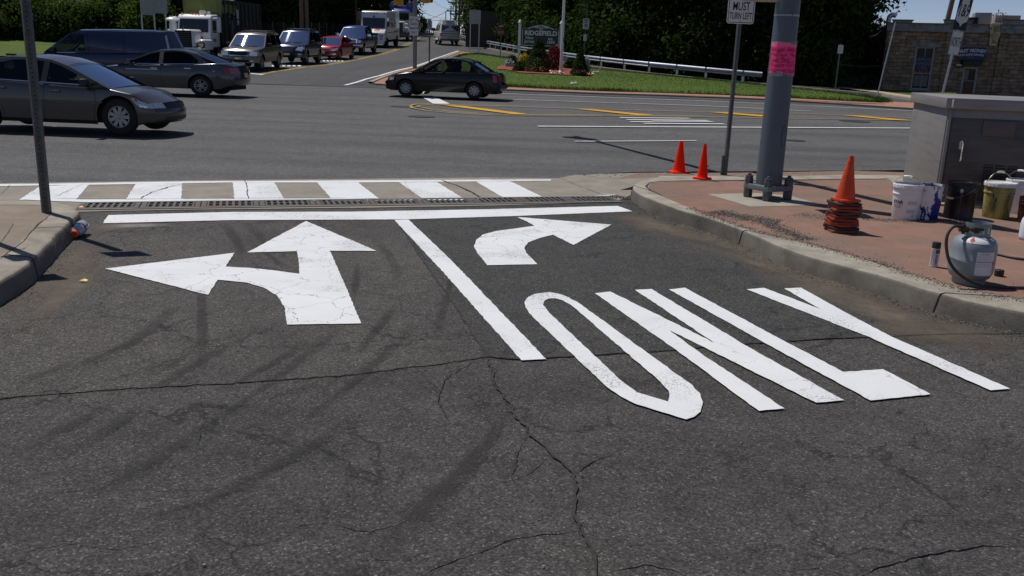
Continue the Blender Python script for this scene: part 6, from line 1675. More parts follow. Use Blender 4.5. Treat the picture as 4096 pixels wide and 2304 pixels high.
def pail(px, py, label, body_m, lid_m=None, scale=1.0, handle=None, hx=0.0, inside=None, steel=False, rz=0.0, grip=m_white):
    p = at(px, py, KH)
    x, y = p.x, p.y + .14 * scale
    r = thing('pail', label, 'bucket', (x, y, KH), rz, scale=scale)
    R0_, R1_, H = .130, .150, .37
    b = MB()
    if steel: prof = [(0, .002), (.142, .002), (.146, .008), (.143, .014), (.145, .27), (.148, .275), (.145, .282), (.147, .355), (.153, .362), (.153, .37), (.146, .37), (.143, .3), (.14, .12), (0, .11)]
    else: prof = [(0, .002), (R0_ - .004, .0), (R0_, .006), (R0_ + .0145, .262), (R0_ + .021, .264), (R0_ + .022, .276), (R0_ + .0155, .279), (R0_ + .016, .31), (R0_ + .020, .312), (R0_ + .020, .318), (R0_ + .0165, .32), (R1_ - .002, H - .004), (R1_ + .003, H - .002), (R1_ + .002, H), (R1_ - .005, H), (R1_ - .008, .3), (R0_ - .002, .06), (0, .06)]
    b.lathe(prof, n=44); b.build('body', [body_m], r, smooth=35)
    if lid_m:
        b = MB(); b.lathe([(R1_ + .006, H - .035), (R1_ + .0085, H - .034), (R1_ + .009, H + .002), (R1_ + .006, H + .008), (R1_ - .006, H + .008), (R1_ - .012, H - .004), (0, H - .004)], n=44)
        for k in range(12): b.box(((R1_ + .009) * math.cos(k * PI / 6), (R1_ + .009) * math.sin(k * PI / 6), H - .016), (.004, .05, .03), rz=k * PI / 6)
        b.build('lid', lid_m, r, smooth=35)
    if inside:
        b = MB(); b.lathe([(R1_ - .009, .30), (R1_ - .010, H - .02)], n=40); b.build('paint_film', inside, r)
    if handle is not None:
        a = handle; e1 = Vector((math.cos(hx), math.sin(hx), 0)); e2 = Vector((-math.sin(hx), math.cos(hx), 0)) * math.cos(a) + Vector((0, 0, math.sin(a)))
        rr = R1_ + .016; c0 = Vector((0, 0, .30 if not steel else .33))
        b = MB(); b.tube([c0 + (e1 * math.cos(PI * k / 18) * rr + e2 * math.sin(PI * k / 18) * rr * 1.12) for k in range(19)], .0028, 6); b.build('bail_handle', m_wire, r, smooth=60)
        b = MB(); b.tube([c0 + (e1 * math.cos(PI * (.42 + .016 * k)) * rr + e2 * math.sin(PI * (.42 + .016 * k)) * rr * 1.12) for k in range(11)], .011, 10); b.build('grip', grip, r, smooth=60)
    return r
r1 = pail(3638, 882, 'clean white plastic pail with a printed label and closed lid', m_pw, m_pw, .95, rad(62), 2.5)
def wrap_label(parent, R, a0, a1, z0, z1, mat, name='label', n=12, taper=.0545):
    b = MB(); b.grid(lambda u, v: Vector(((R + taper * (z0 + (z1 - z0) * v)) * math.cos(a0 + (a1 - a0) * u), (R + taper * (z0 + (z1 - z0) * v)) * math.sin(a0 + (a1 - a0) * u), z0 + (z1 - z0) * v)), n, 2)
    return b.build(name, mat, parent, smooth=60)
def wrap_text(parent, lines, R, a_c, mats, name='lettering', taper=.0545):
    b = MB()
    for tx, sz, x, z, bold, sx, mi in lines:
        vs, fs = text_bm(tx, sz, bold, sx)
        b.add([Vector(((R + taper * (z + v.y)) * math.cos(a_c + (v.x + x) / R), (R + taper * (z + v.y)) * math.sin(a_c + (v.x + x) / R), z + v.y)) for v in vs], fs, mi)
    return b.build(name, mats, parent, smooth=0, merge=False)
face = math.atan2(-r1.location.y, -r1.location.x)
m_labg = M('label_grey_print', (.5, .5, .56), .5, var=.12, scale=60)
m_navy = M('navy_ink', (.03, .02, .12), .5, var=.05)
m_rink = M('red_ink', (.35, .03, .04), .5, var=.05)
wrap_text(r1, [('STAR', .047, -.085, .185, .0022, 1.0, 0), ('PAINT  WHITE', .015, -.085, .152, .0005, 1, 1), ('TRAFFIC PAINT', .013, -.088, .13, .0005, 1, 1)], .1312, face, [m_navy, m_rink])
wrap_label(r1, .1309, face + .1, face + .85, .165, .205, m_labg); wrap_label(r1, .1309, face + .1, face + .78, .075, .115, m_labg)
wrap_label(r1, .1309, face + .55, face + .7, .035, .06, m_labg)
pail(3720, 883, 'open white pail streaked and spilled over with blue paint', m_pblue, None, .96, rad(2), .4, inside=M('dry_blue_paint', (.02, .06, .16), .4, var=.6, scale=14))
r3 = pail(3856, 880, 'black steel pail with a rusty drip down its side', M('steel_pail_black', (.012, .011, .011), .35, .3, var=.3, dirt=(.04, .02, .01), dlo=.6, dhi=.8), M('steel_lid', (.02, .02, .02), .3, .5), 1.0, rad(-40), 1.9, steel=True)
f3 = math.atan2(-r3.location.y, -r3.location.x)
b = MB(); b.grid(lambda u, v: Vector(((.1465 + .001 * v) * math.cos(f3 + .03 + (.09 + .05 * math.sin(v * 9)) * (u - .5)), (.1465 + .001 * v) * math.sin(f3 + .03 + (.09 + .05 * math.sin(v * 9)) * (u - .5)), .02 + .28 * v)), 4, 12); b.build('rust_streak', M('rust_drip', (.10, .055, .02), .7, var=.5, scale=30), r3)
b = MB(); b.box((.15 * math.cos(f3), .15 * math.sin(f3), .30), (.02, .03, .04), rz=f3); b.build('handle_ear', m_galv, r3, bevel=.006)
pail(4008, 878, 'white-lidded pail caked with dried yellow paint', m_pyel, m_lidd, .99, rad(80), .15, grip=M('grip_yellowed', (.6, .56, .3), .5))
pail(4092, 858, 'white lidded pail half hidden behind the yellow-stained pail', m_pw, m_lidd, .97, rad(75), 2.2)
pail(4130, 898, 'dark pail at the right edge behind the plastic jug', M('pail_dark_red', (.05, .014, .012), .4, var=.4, scale=7, dirt=(.01, .01, .01), dlo=.45, dhi=.6), None, .72)
# translucent jug
p = at(4140, 966, KH)
m_jug, n_, l_, b_ = new_mat('jug_plastic'); set_in(b_, Base_Color=(.72, .76, .85, 1), Roughness=.35, Subsurface_Weight=.3)
r = thing('plastic_jug', 'milky plastic jug at the right edge near the gas cylinder', 'jug', (p.x, p.y + .08, KH), 0)
b = MB(); b.lathe([(0, 0), (.085, 0), (.098, .012), (.1, .03), (.1, .15), (.094, .185), (.07, .23), (.035, .26), (.024, .27), (.024, .295), (0, .295)], n=28); b.build('body', m_jug, r, smooth=50)
b = MB(); b.lathe([(.03, .285), (.03, .315), (0, .318)], n=16); b.build('cap', m_black, r)
b = MB(); b.tube([(.03, 0, .255), (.075, 0, .27), (.112, 0, .22), (.108, 0, .13), (.095, 0, .11)], .012, 8); b.build('handle', m_jug, r, smooth=60)

# ---- gas cylinder
p = at(3902, 1146, KH)
r = thing('gas_cylinder', 'grey propane cylinder with a hose from its valve, standing by the kerb', 'gas cylinder', (p.x, p.y + .11, KH), 0, scale=.98)
m_tank = M('cylinder_grey_blue', (.235, .27, .29), .42, .15, var=.08, scale=5, dirt=(.05, .06, .07), dscale=16, dlo=.68, dhi=.74)
b = MB(); b.lathe([(.05, .03), (.10, .034), (.135, .055), (.153, .095), (.156, .125), (.156, .185), (.1575, .187), (.1575, .191), (.156, .193), (.156, .265), (.151, .30), (.135, .332), (.10, .355), (.06, .364), (.0, .366)], n=48); b.build('shell', m_tank, r, smooth=40)
b = MB(); b.lathe([(.108, 0), (.112, 0), (.112, .03), (.118, .048), (.114, .05), (.107, .03), (.108, 0)], n=36); b.build('foot_ring', m_tank, r)
fc = math.atan2(-r.location.y, -r.location.x)
b = MB()
def coll(a0, a1, z0, z1):
    b.lathe([(.088, z0), (.092, z0), (.092, z1), (.088, z1), (.088, z0)], n=20, a0=a0, a1=a1)
coll(fc - 1.0, fc + 3.6, .352, .384); coll(fc - 1.0, fc + 3.6, .425, .455)
for a0, a1 in ((-1.0, -.55), (.62, .9), (2.0, 2.3), (3.2, 3.6)): coll(fc + a0, fc + a1, .384, .425)
coll(fc + 1.2, fc + 2.6, .384, .425)
b.build('collar', M('collar_grey', (.21, .255, .27), .45, .2, var=.1, dirt=(.3, .3, .1), dscale=12, dlo=.66, dhi=.7), r, smooth=40)
b = MB(); b.tube([(0, 0, .36), (0, 0, .415)], .02, 10); b.tube([(-.06, -.02, .4), (.05, .01, .4)], .014, 10); b.lathe([(0, .415), (.03, .415), (.03, .43), (0, .43)], n=10); b.build('valve', M('valve_brass_dark', (.09, .07, .045), .5, .6), r)
b = MB(); Yv = Matrix.Translation((-.115, -.035, .405)) @ Matrix.Rotation(PI / 2, 4, 'Y'); b.lathe([(.0, -.03), (.02, -.03), (.022, .03), (0, .03)], n=10, X=Yv); b.box((-.115, -.035, .405), (.02, .018, .07)); b.build('regulator', M('regulator_dark', (.05, .035, .025), .5, .4), r)
m_lab = M('white_label_paper', (.66, .64, .66), .5, var=.06, scale=12)
tp = lambda R, a0, a1, z0, z1, m_, nm: wrap_label(r, R, a0, a1, z0, z1, m_, nm, taper=0)
tp(.1568, fc + .18, fc + 1.05, .09, .26, m_lab, 'warning_label')
wrap_text(r, [('CAUTION', .013, 0, .245, .0005, 1, 0)] + [('WARNING  PROPANE  GAS', .0085, 0, .228 - .014 * k, 0, 1, 0) for k in range(6)], .157, fc + .55, [M('label_ink', (.25, .2, .26), .6)], taper=0)
wrap_text(r, [('U', .03, 0, .175, .002, 1, 0)], .1572, fc + 1.08, [m_rink], taper=0)
# label on the shoulder, with the red diamond
def shoulder(a, t):
    z = .315 + .042 * t
    rr = interp([(.30, .151), (.332, .135), (.355, .10), (.364, .06)], z) + .0018
    return Vector((rr * math.cos(a), rr * math.sin(a), z + .001))
b = MB(); b.grid(lambda u, v: shoulder(fc - .42 + 1.1 * u, v), 14, 4); b.build('shoulder_label', m_lab, r, smooth=60)
b = MB()
vs = [shoulder(fc - .12 + du * .13, .5 + dv * .5) + Vector((0, -.0015, .0015)) for du, dv in ((-1, 0), (0, -1), (1, 0), (0, 1))]
b.add(vs, [(0, 1, 2, 3)]); b.build('hazard_diamond', m_rink, r)
b = MB()
def cyl(px_, z_): return Vector((.157 * math.cos(px_), .157 * math.sin(px_), z_))
b.tube([cyl(fc - .75 + .75 * k / 8, .19 - .015 * k / 8) for k in range(9)], .0016, 5); b.build('weld_scratch', M('scratch_pale', (.5, .55, .6), .4), r)
# hose
def spline(pts, n=10):
    P = [Vector(q) for q in pts]; out = []
    for i in range(len(P) - 1):
        p0, p1, p2, p3 = P[max(i - 1, 0)], P[i], P[i + 1], P[min(i + 2, len(P) - 1)]
        for k in range(n):
            t = k / n
            out.append(.5 * ((2 * p1) + (p2 - p0) * t + (2 * p0 - 5 * p1 + 4 * p2 - p3) * t * t + (3 * p1 - p0 - 3 * p2 + p3) * t ** 3))
    return out + [P[-1]]
m_hose = M('hose_rubber', (.028, .02, .017), .6, var=.25, scale=30)
T0 = r.location
hp = [(-.13, -.04, .415), (-.2, -.06, .415), (-.245, -.085, .36), (-.25, -.11, .27), (-.225, -.15, .17), (-.15, -.185, .09), (-.03, -.20, .04), (.12, -.18, .018), (.26, -.16, .014), (.42, -.14, .014), (.6, -.06, .014), (.9, -.02, .014)]
hh = MB().tube(spline([Vector(q) + T0 for q in hp]), .011, 10).build('gas_hose', m_hose, smooth=60)
tag(hh, 'black rubber gas hose looping from the cylinder valve to the ground', 'hose')
a_, c_ = at(3985, 1022, KH), at(4110, 1044, KH)
hh = MB().tube(spline([Vector((a_.x - .1, a_.y + .1, KH + .02)), Vector((a_.x, a_.y, KH + .012)), Vector((c_.x, c_.y, KH + .012)), Vector((c_.x + .6, c_.y - .1, KH + .012))]), .010, 8).build('gas_hose', m_hose, smooth=60)
tag(hh, 'straight dark hose lying on the red pavement behind the gas cylinder', 'hose')
# spray can and loose cap
p = at(3740, 1070, KH)
r = thing('spray_can', 'white aerosol paint can with a black cap left of the gas cylinder', 'spray can', (p.x, p.y + .03, KH), 0, scale=.98)
m_can = M('can_white', (.55, .52, .58), .35, .2, var=.05)
b = MB(); b.lathe([(0, 0), (.03, 0), (.033, .003), (.033, .006), (.0322, .009), (.0322, .142), (.033, .145), (.033, .149), (.0315, .151)], n=28); b.build('body', m_can, r)
b = MB(); b.lathe([(.0325, .151), (.0325, .194), (.030, .198), (.0, .199)], n=28); b.build('cap', m_black, r, bevel=.0)
fa = math.atan2(-r.location.y, -r.location.x)
wrap_label(r, .0327, fa + .1, fa + 1.5, .113, .142, M('label_black', (.025, .014, .012), .4), taper=0)
b = MB(); b.add([Vector((.0331 * math.cos(fa + .75 + .35 * math.cos(k * PI / 6)), .0331 * math.sin(fa + .75 + .35 * math.cos(k * PI / 6)), .128 + .009 * math.sin(k * PI / 6))) for k in range(12)], [tuple(range(12))]); b.build('label_emblem', M('emblem_orange', (.65, .15, .05), .4), r)
b = MB()
vs, fs = text_bm('LUMIN 25', .019, .0008, 1)
b.add([Vector((.0329 * math.cos(fa + .45 - v.y / .0327), .0329 * math.sin(fa + .45 - v.y / .0327), .062 + v.x * .95)) for v in vs], [f[::-1] for f in fs])
for k in range(9): b.add([Vector((.0329 * math.cos(fa - .85 + .045 * q + .0 * k), .0329 * math.sin(fa - .85 + .045 * q), .02 + .012 * k + s)) for s in (0, .004) for q in range(8)], [(q, q + 1, q + 9, q + 8) for q in range(7)])
b.build('lettering', M('can_ink', (.08, .07, .09), .5), r, smooth=0, merge=False)
p = at(4003, 1108, KH)
b = MB(); b.lathe([(0, .0), (.033, .0), (.033, .045), (.03, .049), (0, .05)], n=24, c=(p.x, p.y + .03, KH)); tag(b.build('can_cap', m_black), 'loose black spray can cap on the pavement right of the gas cylinder', 'cap')

# ---- steel utility cabinet
A_ = at(3733, 812, KH)
rzc = rad(-13)
r = thing('utility_cabinet', 'large stainless steel traffic control cabinet behind the row of pails', 'cabinet', (A_.x, A_.y, KH), rzc)
m_ss = M('stainless_brushed', (.29, .28, .27), .55, .45, var=.06, scale=3, stretch=(1, 1, 12), dirt=(.16, .15, .145), dscale=1.5, dlo=.5, dhi=.8)
m_ssd = M('steel_door_dark_reflection', (.11, .10, .093), .5, .5, var=.12, scale=2, stretch=(1, 1, 6), dirt=(.05, .045, .04), dscale=1.2, dlo=.45, dhi=.75)  # darker copy of the body steel; the front's dark reflection is in the colour
Wc, Dc, Hc = 1.7, 1.95, 1.2
b = MB(); b.box((Wc / 2, Dc / 2, Hc / 2 - .06), (Wc, Dc, Hc - .12)); b.build('body', m_ss, r, bevel=.006)
b = MB(); b.box((Wc / 2, Dc / 2 - .03, Hc - .06), (Wc + .09, Dc + .12, .12)); b.build('lid', m_ss, r, bevel=.008)
b = MB(); b.box((.02, -.096, Hc - .06), (.02, .012, .09)); b.build('lid_corner_strap', m_chrome, r)
b = MB(); b.box((.62, -.012, Hc / 2 - .08), (1.12, .024, Hc - .28)); b.build('door', m_ssd, r, bevel=.006)
b = MB(); b.box((.03, -.015, Hc / 2 - .06), (.03, .03, Hc - .13)); b.build('door_post', m_ss, r, bevel=.004)
b = MB(); b.box((.55, -.032, Hc - .32), (.34, .014, .17)); b.build('document_plate', M('plate_dull', (.11, .10, .098), .5, .4), r, bevel=.004)
b = MB(); b.tube([(.19, -.03, .73), (.19, -.06, .73), (.2, -.065, .70), (.2, -.065, .55), (.2, -.06, .5)], .009, 8); b.box((.185, -.03, .68), (.035, .016, .09)); b.build('door_handle', m_chrome, r)
for q in range(3):
    lv = MB()
    for k in range(7): lv.add([(.46 + q * .125, -.026, .48 - k * .03), (.56 + q * .125, -.026, .48 - k * .03), (.56 + q * .125, -.045, .462 - k * .03), (.46 + q * .125, -.045, .462 - k * .03), (.46 + q * .125, -.026, .46 - k * .03), (.56 + q * .125, -.026, .46 - k * .03)], [(3, 2, 1, 0), (4, 5, 2, 3)])
    lv.build('louvre', m_ssd, r, smooth=0)
b = MB(); b.box((1.25, -.03, .8), (.09, .04, .36)); b.build('side_panel', m_black, r, bevel=.01)
b = MB(); b.box((Wc / 2, Dc / 2, -.0), (Wc + .35, Dc + .45, .05)); b.build('plinth', m_kerb, r)
# ---- bottle and litter on the left
p = at(300, 944, 0)
r = thing('plastic_bottle', 'crushed clear plastic bottle with an orange cap against the left kerb', 'bottle', (p.x + .04, p.y, .06), rot=(rad(96), rad(0), rad(10)), scale=1.25)
m_pet = M('bottle_plastic', (.75, .76, .8), .12, var=.25, scale=18, coat=1); m_pet.node_tree.nodes['Principled BSDF'].inputs['Transmission Weight'].default_value = .55
b = MB(); b.lathe([(0, -.1), (.036, -.1), (.042, -.09), (.043, -.05), (.039, -.03), (.043, -.01), (.042, .03), (.034, .065), (.02, .082), (.019, .095)], n=22); b.build('body', m_pet, r, smooth=60)
b = MB(); b.lathe([(.042, -.02), (.0435, -.02), (.0435, .01), (.042, .01)], n=22); b.build('label_band', M('bottle_label', (.07, .06, .12), .4), r)
b = MB(); b.lathe([(.024, .085), (.025, .118), (.02, .122), (0, .122)], n=18); b.build('cap', M('bottle_cap_orange', (.85, .10, .02), .4), r)
for px, py, z, lab in ((321, 832, KH * .05, 'small yellow scrap lying on the left end of the drain grate'), (333, 1131, 0, 'small yellow scrap on the asphalt left of the two-headed arrow')):
    p = at(px, py, z); b = MB()
    b.add([(p.x - .03, p.y, .012), (p.x - .012, p.y - .012, .018), (p.x + .024, p.y - .006, .014), (p.x + .033, p.y + .006, .02), (p.x + .006, p.y + .015, .027), (p.x - .018, p.y + .012, .018)], [(0, 1, 2, 4, 5), (2, 3, 4)])
    tag(b.build('yellow_scrap', M('scrap_yellow', (.75, .42, .02), .5)), lab, 'litter')
p = at(1025, 728, 0); b = MB(); b.box((p.x, p.y, .015), (.32, .03, .012), rz=.02)
# ============================================================ ACROSS THE ROAD
def sign_post(name, label, px, py, h, wd=.06, rz=0.0, mat=None, tilt=0.0, cat='sign', rnd_=False, zoff=0.0):
    p = at(px, py)
    r = thing(name, label, cat, (p.x, p.y, p.z + zoff), rot=(0, tilt, rz))
    b = MB()
    if rnd_: b.tube([(0, 0, 0), (0, 0, h)], wd / 2, 12)
    else: b.box((0, 0, h / 2), (wd, wd * .6, h))
    b.build('post', mat or m_galv, r, smooth=40)
    r['s'] = 0; del r['s']
    return r, p
def ppm(p): return FPX / (p - CAMP).dot(F_)     # picture pixels per metre there
# signal pole with heads and the LEFT ON GREEN ARROW ONLY plate
r, p = sign_post('signal_pole', 'grey signal pole carrying yellow signal heads and a left turn sign', 1659, 279, 5.2, .23, cat='signal pole', rnd_=True, mat=M('pole_concrete_grey', (.2, .2, .2), .6, .2, var=.12))
k = ppm(p)
cz = (279 - 111) / k
wS, hS = 36 / k, 74 / k
sign_panel(r, wS, hS, cz, -.14, r_=.04, xo=-.04)
lettering([(t, s * hS, -.04, cz + f * hS, .003, .62, 0) for t, f, s in (('LEFT ON', .30, .19), ('GREEN', .09, .19), ('ARROW', -.13, .19), ('ONLY', -.34, .19))], [m_txt], r, y=-.1465)
def sig_head(x, z0, rz, n):
    b = MB(); R = Matrix.Translation((x, -.0, z0)) @ Matrix.Rotation(rz, 4, 'Z')
    for q in range(n): b.box((0, 0, .18 + q * .36), (.36, .24, .35), X=R)
    o = b.build('signal_head', m_ysig, r, bevel=.03)
    for q in range(n):
        b = MB(); b.lathe([(.15, 0), (.155, .26), (.148, .26), (.143, .0)], n=20, a0=.15, a1=2 * PI - .15, X=R @ Matrix.Translation((0, -.11, .18 + q * .36)) @ Matrix.Rotation(PI / 2, 4, 'X') @ Matrix.Rotation(-PI / 2, 4, 'Z')); b.build('visor', m_ysig, o)
        b = MB(); b.lathe([(0, .012), (.14, 0)], n=18, X=R @ Matrix.Translation((0, -.125, .18 + q * .36)) @ Matrix.Rotation(PI / 2, 4, 'X')); b.build('lens', m_dark, o)
sig_head((1608 - 1664) / k, (279 - 37) / k, rad(-75), 3)
sig_head((1705 - 1664) / k, (279 - 24) / k, rad(70), 3)
b = MB(); b.tube([((1608 - 1664) / k, 0, (279 + 6) / k + .9), (0, 0, (279 + 6) / k + .9), ((1705 - 1664) / k, 0, (279 + 6) / k + .9)], .03, 8); b.tube([(.1, 0, (279 - 28) / k), ((1700 - 1664) / k, 0, (279 - 28) / k)], .03, 8); b.build('bracket', m_galv, r)
# small sign behind it
r, p = sign_post('lane_sign', 'small pale sign on a thin dark post right of the signal pole', 1717, 258, 2.7, .09, mat=m_dsteel)
k = ppm(p); sign_panel(r, 15 / k, 40 / k, (258 - 104) / k, -.06, m_signback, border=False)
b = MB(); b.box((0, -.066, (258 - 104) / k), (9 / k, .006, 26 / k)); b.build('faded_legend', M('faded_grey', (.2, .2, .2), .6, var=.3, scale=8), r)
# welcome sign
pA = at(2076, 262); pB = at(2243, 262)
Yw = (pA.y + pB.y) / 2
k = ppm(pA)
p = at(2158, 266)
r = thing('welcome_sign', 'dark green WELCOME TO RIDGEFIELD town sign between two white posts', 'sign', (p.x, p.y, p.z), rad(-3))
k = ppm(p)
m_post = M('white_post', (.72, .72, .72), .5, var=.04)
m_green = M('sign_green', (.008, .03, .026), .5, var=.1)
m_cream2 = M('sign_cream_ink', (.6, .64, .6), .6, var=.05)
for x, hh_ in ((-84 / k, 176 / k), (80 / k, 176 / k)):
    b = MB(); b.box((x, 0, hh_ * .45), (.17, .17, hh_ * .9)); b.box((x, 0, hh_ * .9), (.2, .2, .05)); b.build('post', m_post, r, bevel=.01)
    b = MB(); b.lathe([(.05, 0), (.06, .05), (.12, .1), (.11, .16), (.04, .27), (0, .31)], (x, 0, hh_ * .905), 14); b.build('finial', m_post, r, smooth=40)
zb0 = (266 - 190) / k; zt0 = (266 - 104) / k
x0, x1 = -77 / k, 75 / k
pl = [(x0, zb0), (x1, zb0)] + [(x1 + (x0 - x1) * t / 14, zt0 - .42 + .42 * math.sin(PI * t / 14)) for t in range(15)]
b = MB(); b.prism(pl, -.0, .08, X=Matrix.Translation((0, .04, 0)) @ VZ); b.build('board', m_green, r)
def ins(pl, d):
    c = Vector((sum(q[0] for q in pl) / len(pl), sum(q[1] for q in pl) / len(pl)))
    return [(q[0] + (d if q[0] < c.x else -d) * min(1, abs(q[0] - c.x) / .2), q[1] + (d if q[1] < c.y else -d)) for q in pl]
A2, B2 = ins(pl, .05), ins(pl, .085)
b = MB(); n_ = len(A2); b.add([(q[0], -.043, q[1]) for q in A2 + B2], [(i, (i + 1) % n_, (i + 1) % n_ + n_, i + n_) for i in range(n_)]); b.build('border', m_cream2, r, smooth=0)
Hb = zt0 - zb0
lettering([('WELCOME', .19, 0, zb0 + Hb * .86, .005, 1.0, 0), ('TO', .17, 0, zb0 + Hb * .755, .005, 1, 0), ('RIDGEFIELD', .40, 0, zb0 + Hb * .595, .014, 1.0, 0), ('New', .28, -44 / k, zb0 + Hb * .385, .004, .95, 0), ('Jersey', .28, -44 / k, zb0 + Hb * .225, .004, .95, 0), ('est.', .27, 40 / k, zb0 + Hb * .37, .004, .95, 0), ('1894', .28, 40 / k, zb0 + Hb * .2, .004, .95, 0)], [m_cream2], r, y=-.044)
for x, z in ((-91 / k, 72 / k), (66 / k, 80 / k)):
    b = MB(); b.lathe([(.16, 0), (.16, .02), (0, .02)], n=20, X=Matrix.Translation((x, -.1, z)) @ Matrix.Rotation(PI / 2, 4, 'X') @ Matrix.Scale(.72, 4, (0, 1, 0))); b.build('oval_plaque', M('plaque_grey', (.45, .48, .52), .5), r)
# flagpole
p = at(2243, 296)
r = thing('flagpole', 'white flagpole standing in the planting bed in front of the town sign', 'flagpole', (p.x, p.y, p.z + .1), 0)
b = MB(); b.tube([(0, 0, 0), (0, 0, 9)], [.085, .055], 14); b.build('pole', m_post, r, smooth=50)
b = MB(); b.lathe([(.14, 0), (.14, .04), (.09, .08)], n=16, cap=True); b.build('base', m_post, r)
b = MB(); b.box((.07, -.06, 1.75), (.05, .05, .22)); b.build('cleat', m_dsteel, r)
# stop sign with one-way plate
r, p = sign_post('stop_sign', 'red octagonal STOP sign under a one-way plate in the shade of the wood', 2000, 240, 3.4, .06, mat=m_dsteel)
k = FPX / 66
m_stop = M('stop_red_shaded', (.15, .008, .01), .45, var=.06)  # red darkened in its base colour for the shade of the wood
zc = (240 - 135) / ppm(p); k = ppm(p)
R8 = 15.5 / k
b = MB(); b.prism([(R8 * math.cos(PI / 8 + q * PI / 4), R8 * math.sin(PI / 8 + q * PI / 4)) for q in range(8)], 0, .01, X=Matrix.Translation((0, -.05, zc)) @ VZ); b.build('panel', m_stop, r, smooth=0)
lettering([('STOP', 14 / k, 0, zc, .012, .72, 0)], [M('stop_ink', (.3, .2, .2), .5)], r, y=-.062)
zc2 = (240 - 110) / k
b = MB(); b.box((0, -.05, zc2), (20 / k, .02, 11 / k)); b.build('one_way_plate', m_txt, r)
X0 = 8.5 / k
b = MB(); b.prism([(-X0, 0), (-X0 * .45, 4 / k), (-X0 * .45, 2 / k), (X0, 2 / k), (X0, -2 / k), (-X0 * .45, -2 / k), (-X0 * .45, -4 / k)], 0, .006, X=Matrix.Translation((0, -.061, zc2)) @ VZ); b.build('arrow', m_signw, r, smooth=0)
lettering([('ONE WAY', 3.6 / k, 1.2 / k, zc2, .0, .8, 0)], [m_txt], r, y=-.0685, name='one_way_lettering')
# speed limit sign
r, p = sign_post('speed_limit_sign', 'white SPEED LIMIT 35 sign standing in the dark wood edge', 2335, 262, 4.0, .07, mat=m_dsteel)
k = ppm(p); zc = (262 - 102) / k
m_signs = M('sign_shaded', (.6, .6, .58), .5, var=.06)
sign_panel(r, 25 / k, 40 / k, zc, -.05, m_signs, r_=.04)
lettering([('SPEED', 7.5 / k, 0, zc + 13 / k, .006, .85, 0), ('LIMIT', 7.5 / k, 0, zc + 5 / k, .006, .85, 0), ('35', 18 / k, 0, zc - 8 / k, .012, .9, 0)], [m_txt], r, y=-.0565)
b = MB(); b.box((-1 / k, -.05, (262 - 155) / k), (13 / k, .01, 25 / k)); b.build('lower_plate', m_signs, r)
# large sign back on two posts near the ramp nose
pL, pR = at(1879, 222), at(1914, 220)
r = thing('blank_sign', 'large grey blank sign back on two steel posts at the ramp nose', 'sign', ((pL.x + pR.x) / 2, (pL.y + pR.y) / 2, (pL.z + pR.z) / 2))
k = ppm(pL); hw = (1914 - 1879) / 2 / k
for s in (-1, 1):
    b = MB(); b.box((s * hw, .03, 86 / k), (.07, .05, 172 / k)); b.build('post', m_galv, r)
sign_panel(r, 46 / k, 54 / k, (221 - 73) / k, 0, m_signback, border=False, r_=.05)
# sign backs on the far left beside the truck
pL = at(625, 200)
r = thing('blank_sign', 'tall grey sign back panels on three posts behind the white truck cab', 'sign', (pL.x, pL.y, pL.z))
k = ppm(pL)
for x in (-50, 0, 45):
    b = MB(); b.box((x / k, .04, 110 / k), (.1, .06, 220 / k)); b.build('post', m_galv, r)
sign_panel(r, 52 / k, 130 / k, (200 - 2) / k, 0, m_signback, border=False, r_=.03, xo=-26 / k)
sign_panel(r, 54 / k, 130 / k, (200 + 6) / k, 0, m_signback, border=False, r_=.03, xo=28 / k)
# guardrails
def guardrail(pl, label, post_step=1.9, lift=0.0, mat=None):
    pl = [Vector((p.x, p.y)) for p in pl]
    q = []
    for a, c in zip(pl, pl[1:]):
        n_ = max(1, int((c - a).length / .95))
        for i in range(n_): q.append(a.lerp(c, i / n_))
    q.append(pl[-1])
    o0 = Vector((q[0].x, q[0].y, TZ(*q[0])))
    r = thing('guardrail', label, 'guardrail', o0)
    prof = [(.0, .46), (.045, .49), (.06, .53), (.0, .58), (.0, .62), (.06, .67), (.045, .72), (.0, .755)]
    b = MB(); vs = []
    nrm = []
    for i, p in enumerate(q):
        d = (q[min(i + 1, len(q) - 1)] - q[max(0, i - 1)]).normalized()
        n_ = Vector((-d.y, d.x));
        if n_.y > 0: n_ = -n_
        nrm.append(n_)
        z = TZ(p.x, p.y) + lift
        for o_, h in prof: vs.append(Vector((p.x + n_.x * (.1 + o_), p.y + n_.y * (.1 + o_), z + h)) - o0)
    np_ = len(prof); fs = [(i * np_ + j, (i + 1) * np_ + j, (i + 1) * np_ + j + 1, i * np_ + j + 1) for i in range(len(q) - 1) for j in range(np_ - 1)]
    b.add(vs, fs); o = b.build('beam', mat or m_rail, r, smooth=50, merge=False)
    for i in range(1, len(q), 2):
        p = q[i]; z = TZ(p.x, p.y) + lift
        b = MB(); b.box(Vector((p.x, p.y, z + .33)) - o0, (.12, .15, .85)); b.build('post', m_galv, r)
        b = MB(); b.box(Vector((p.x + nrm[i].x * .09, p.y + nrm[i].y * .09, z + .6)) - o0, (.12, .12, .3)); b.build('block', m_dsteel, r)
    return r
m_rail = M('rail_galvanised', (.30, .33, .37), .5, .7, var=.15, scale=1.5, dirt=(.3, .3, .3), dscale=4, dlo=.55, dhi=.7)
gr1 = [Vector((p.x, p.y + .7, 0)) for p in rkg if p.y > 58]
guardrail(gr1, 'galvanised guardrail curving up the ramp left of the town sign')
gr2 = [Vector((p.x + .1, p.y + .7, 0)) for p in G([(2230, 252), (2356, 271), (2595, 299), (2824, 322), (3052, 343)])]
guardrail(gr2, 'galvanised guardrail running along the ramp in front of the dark wood')
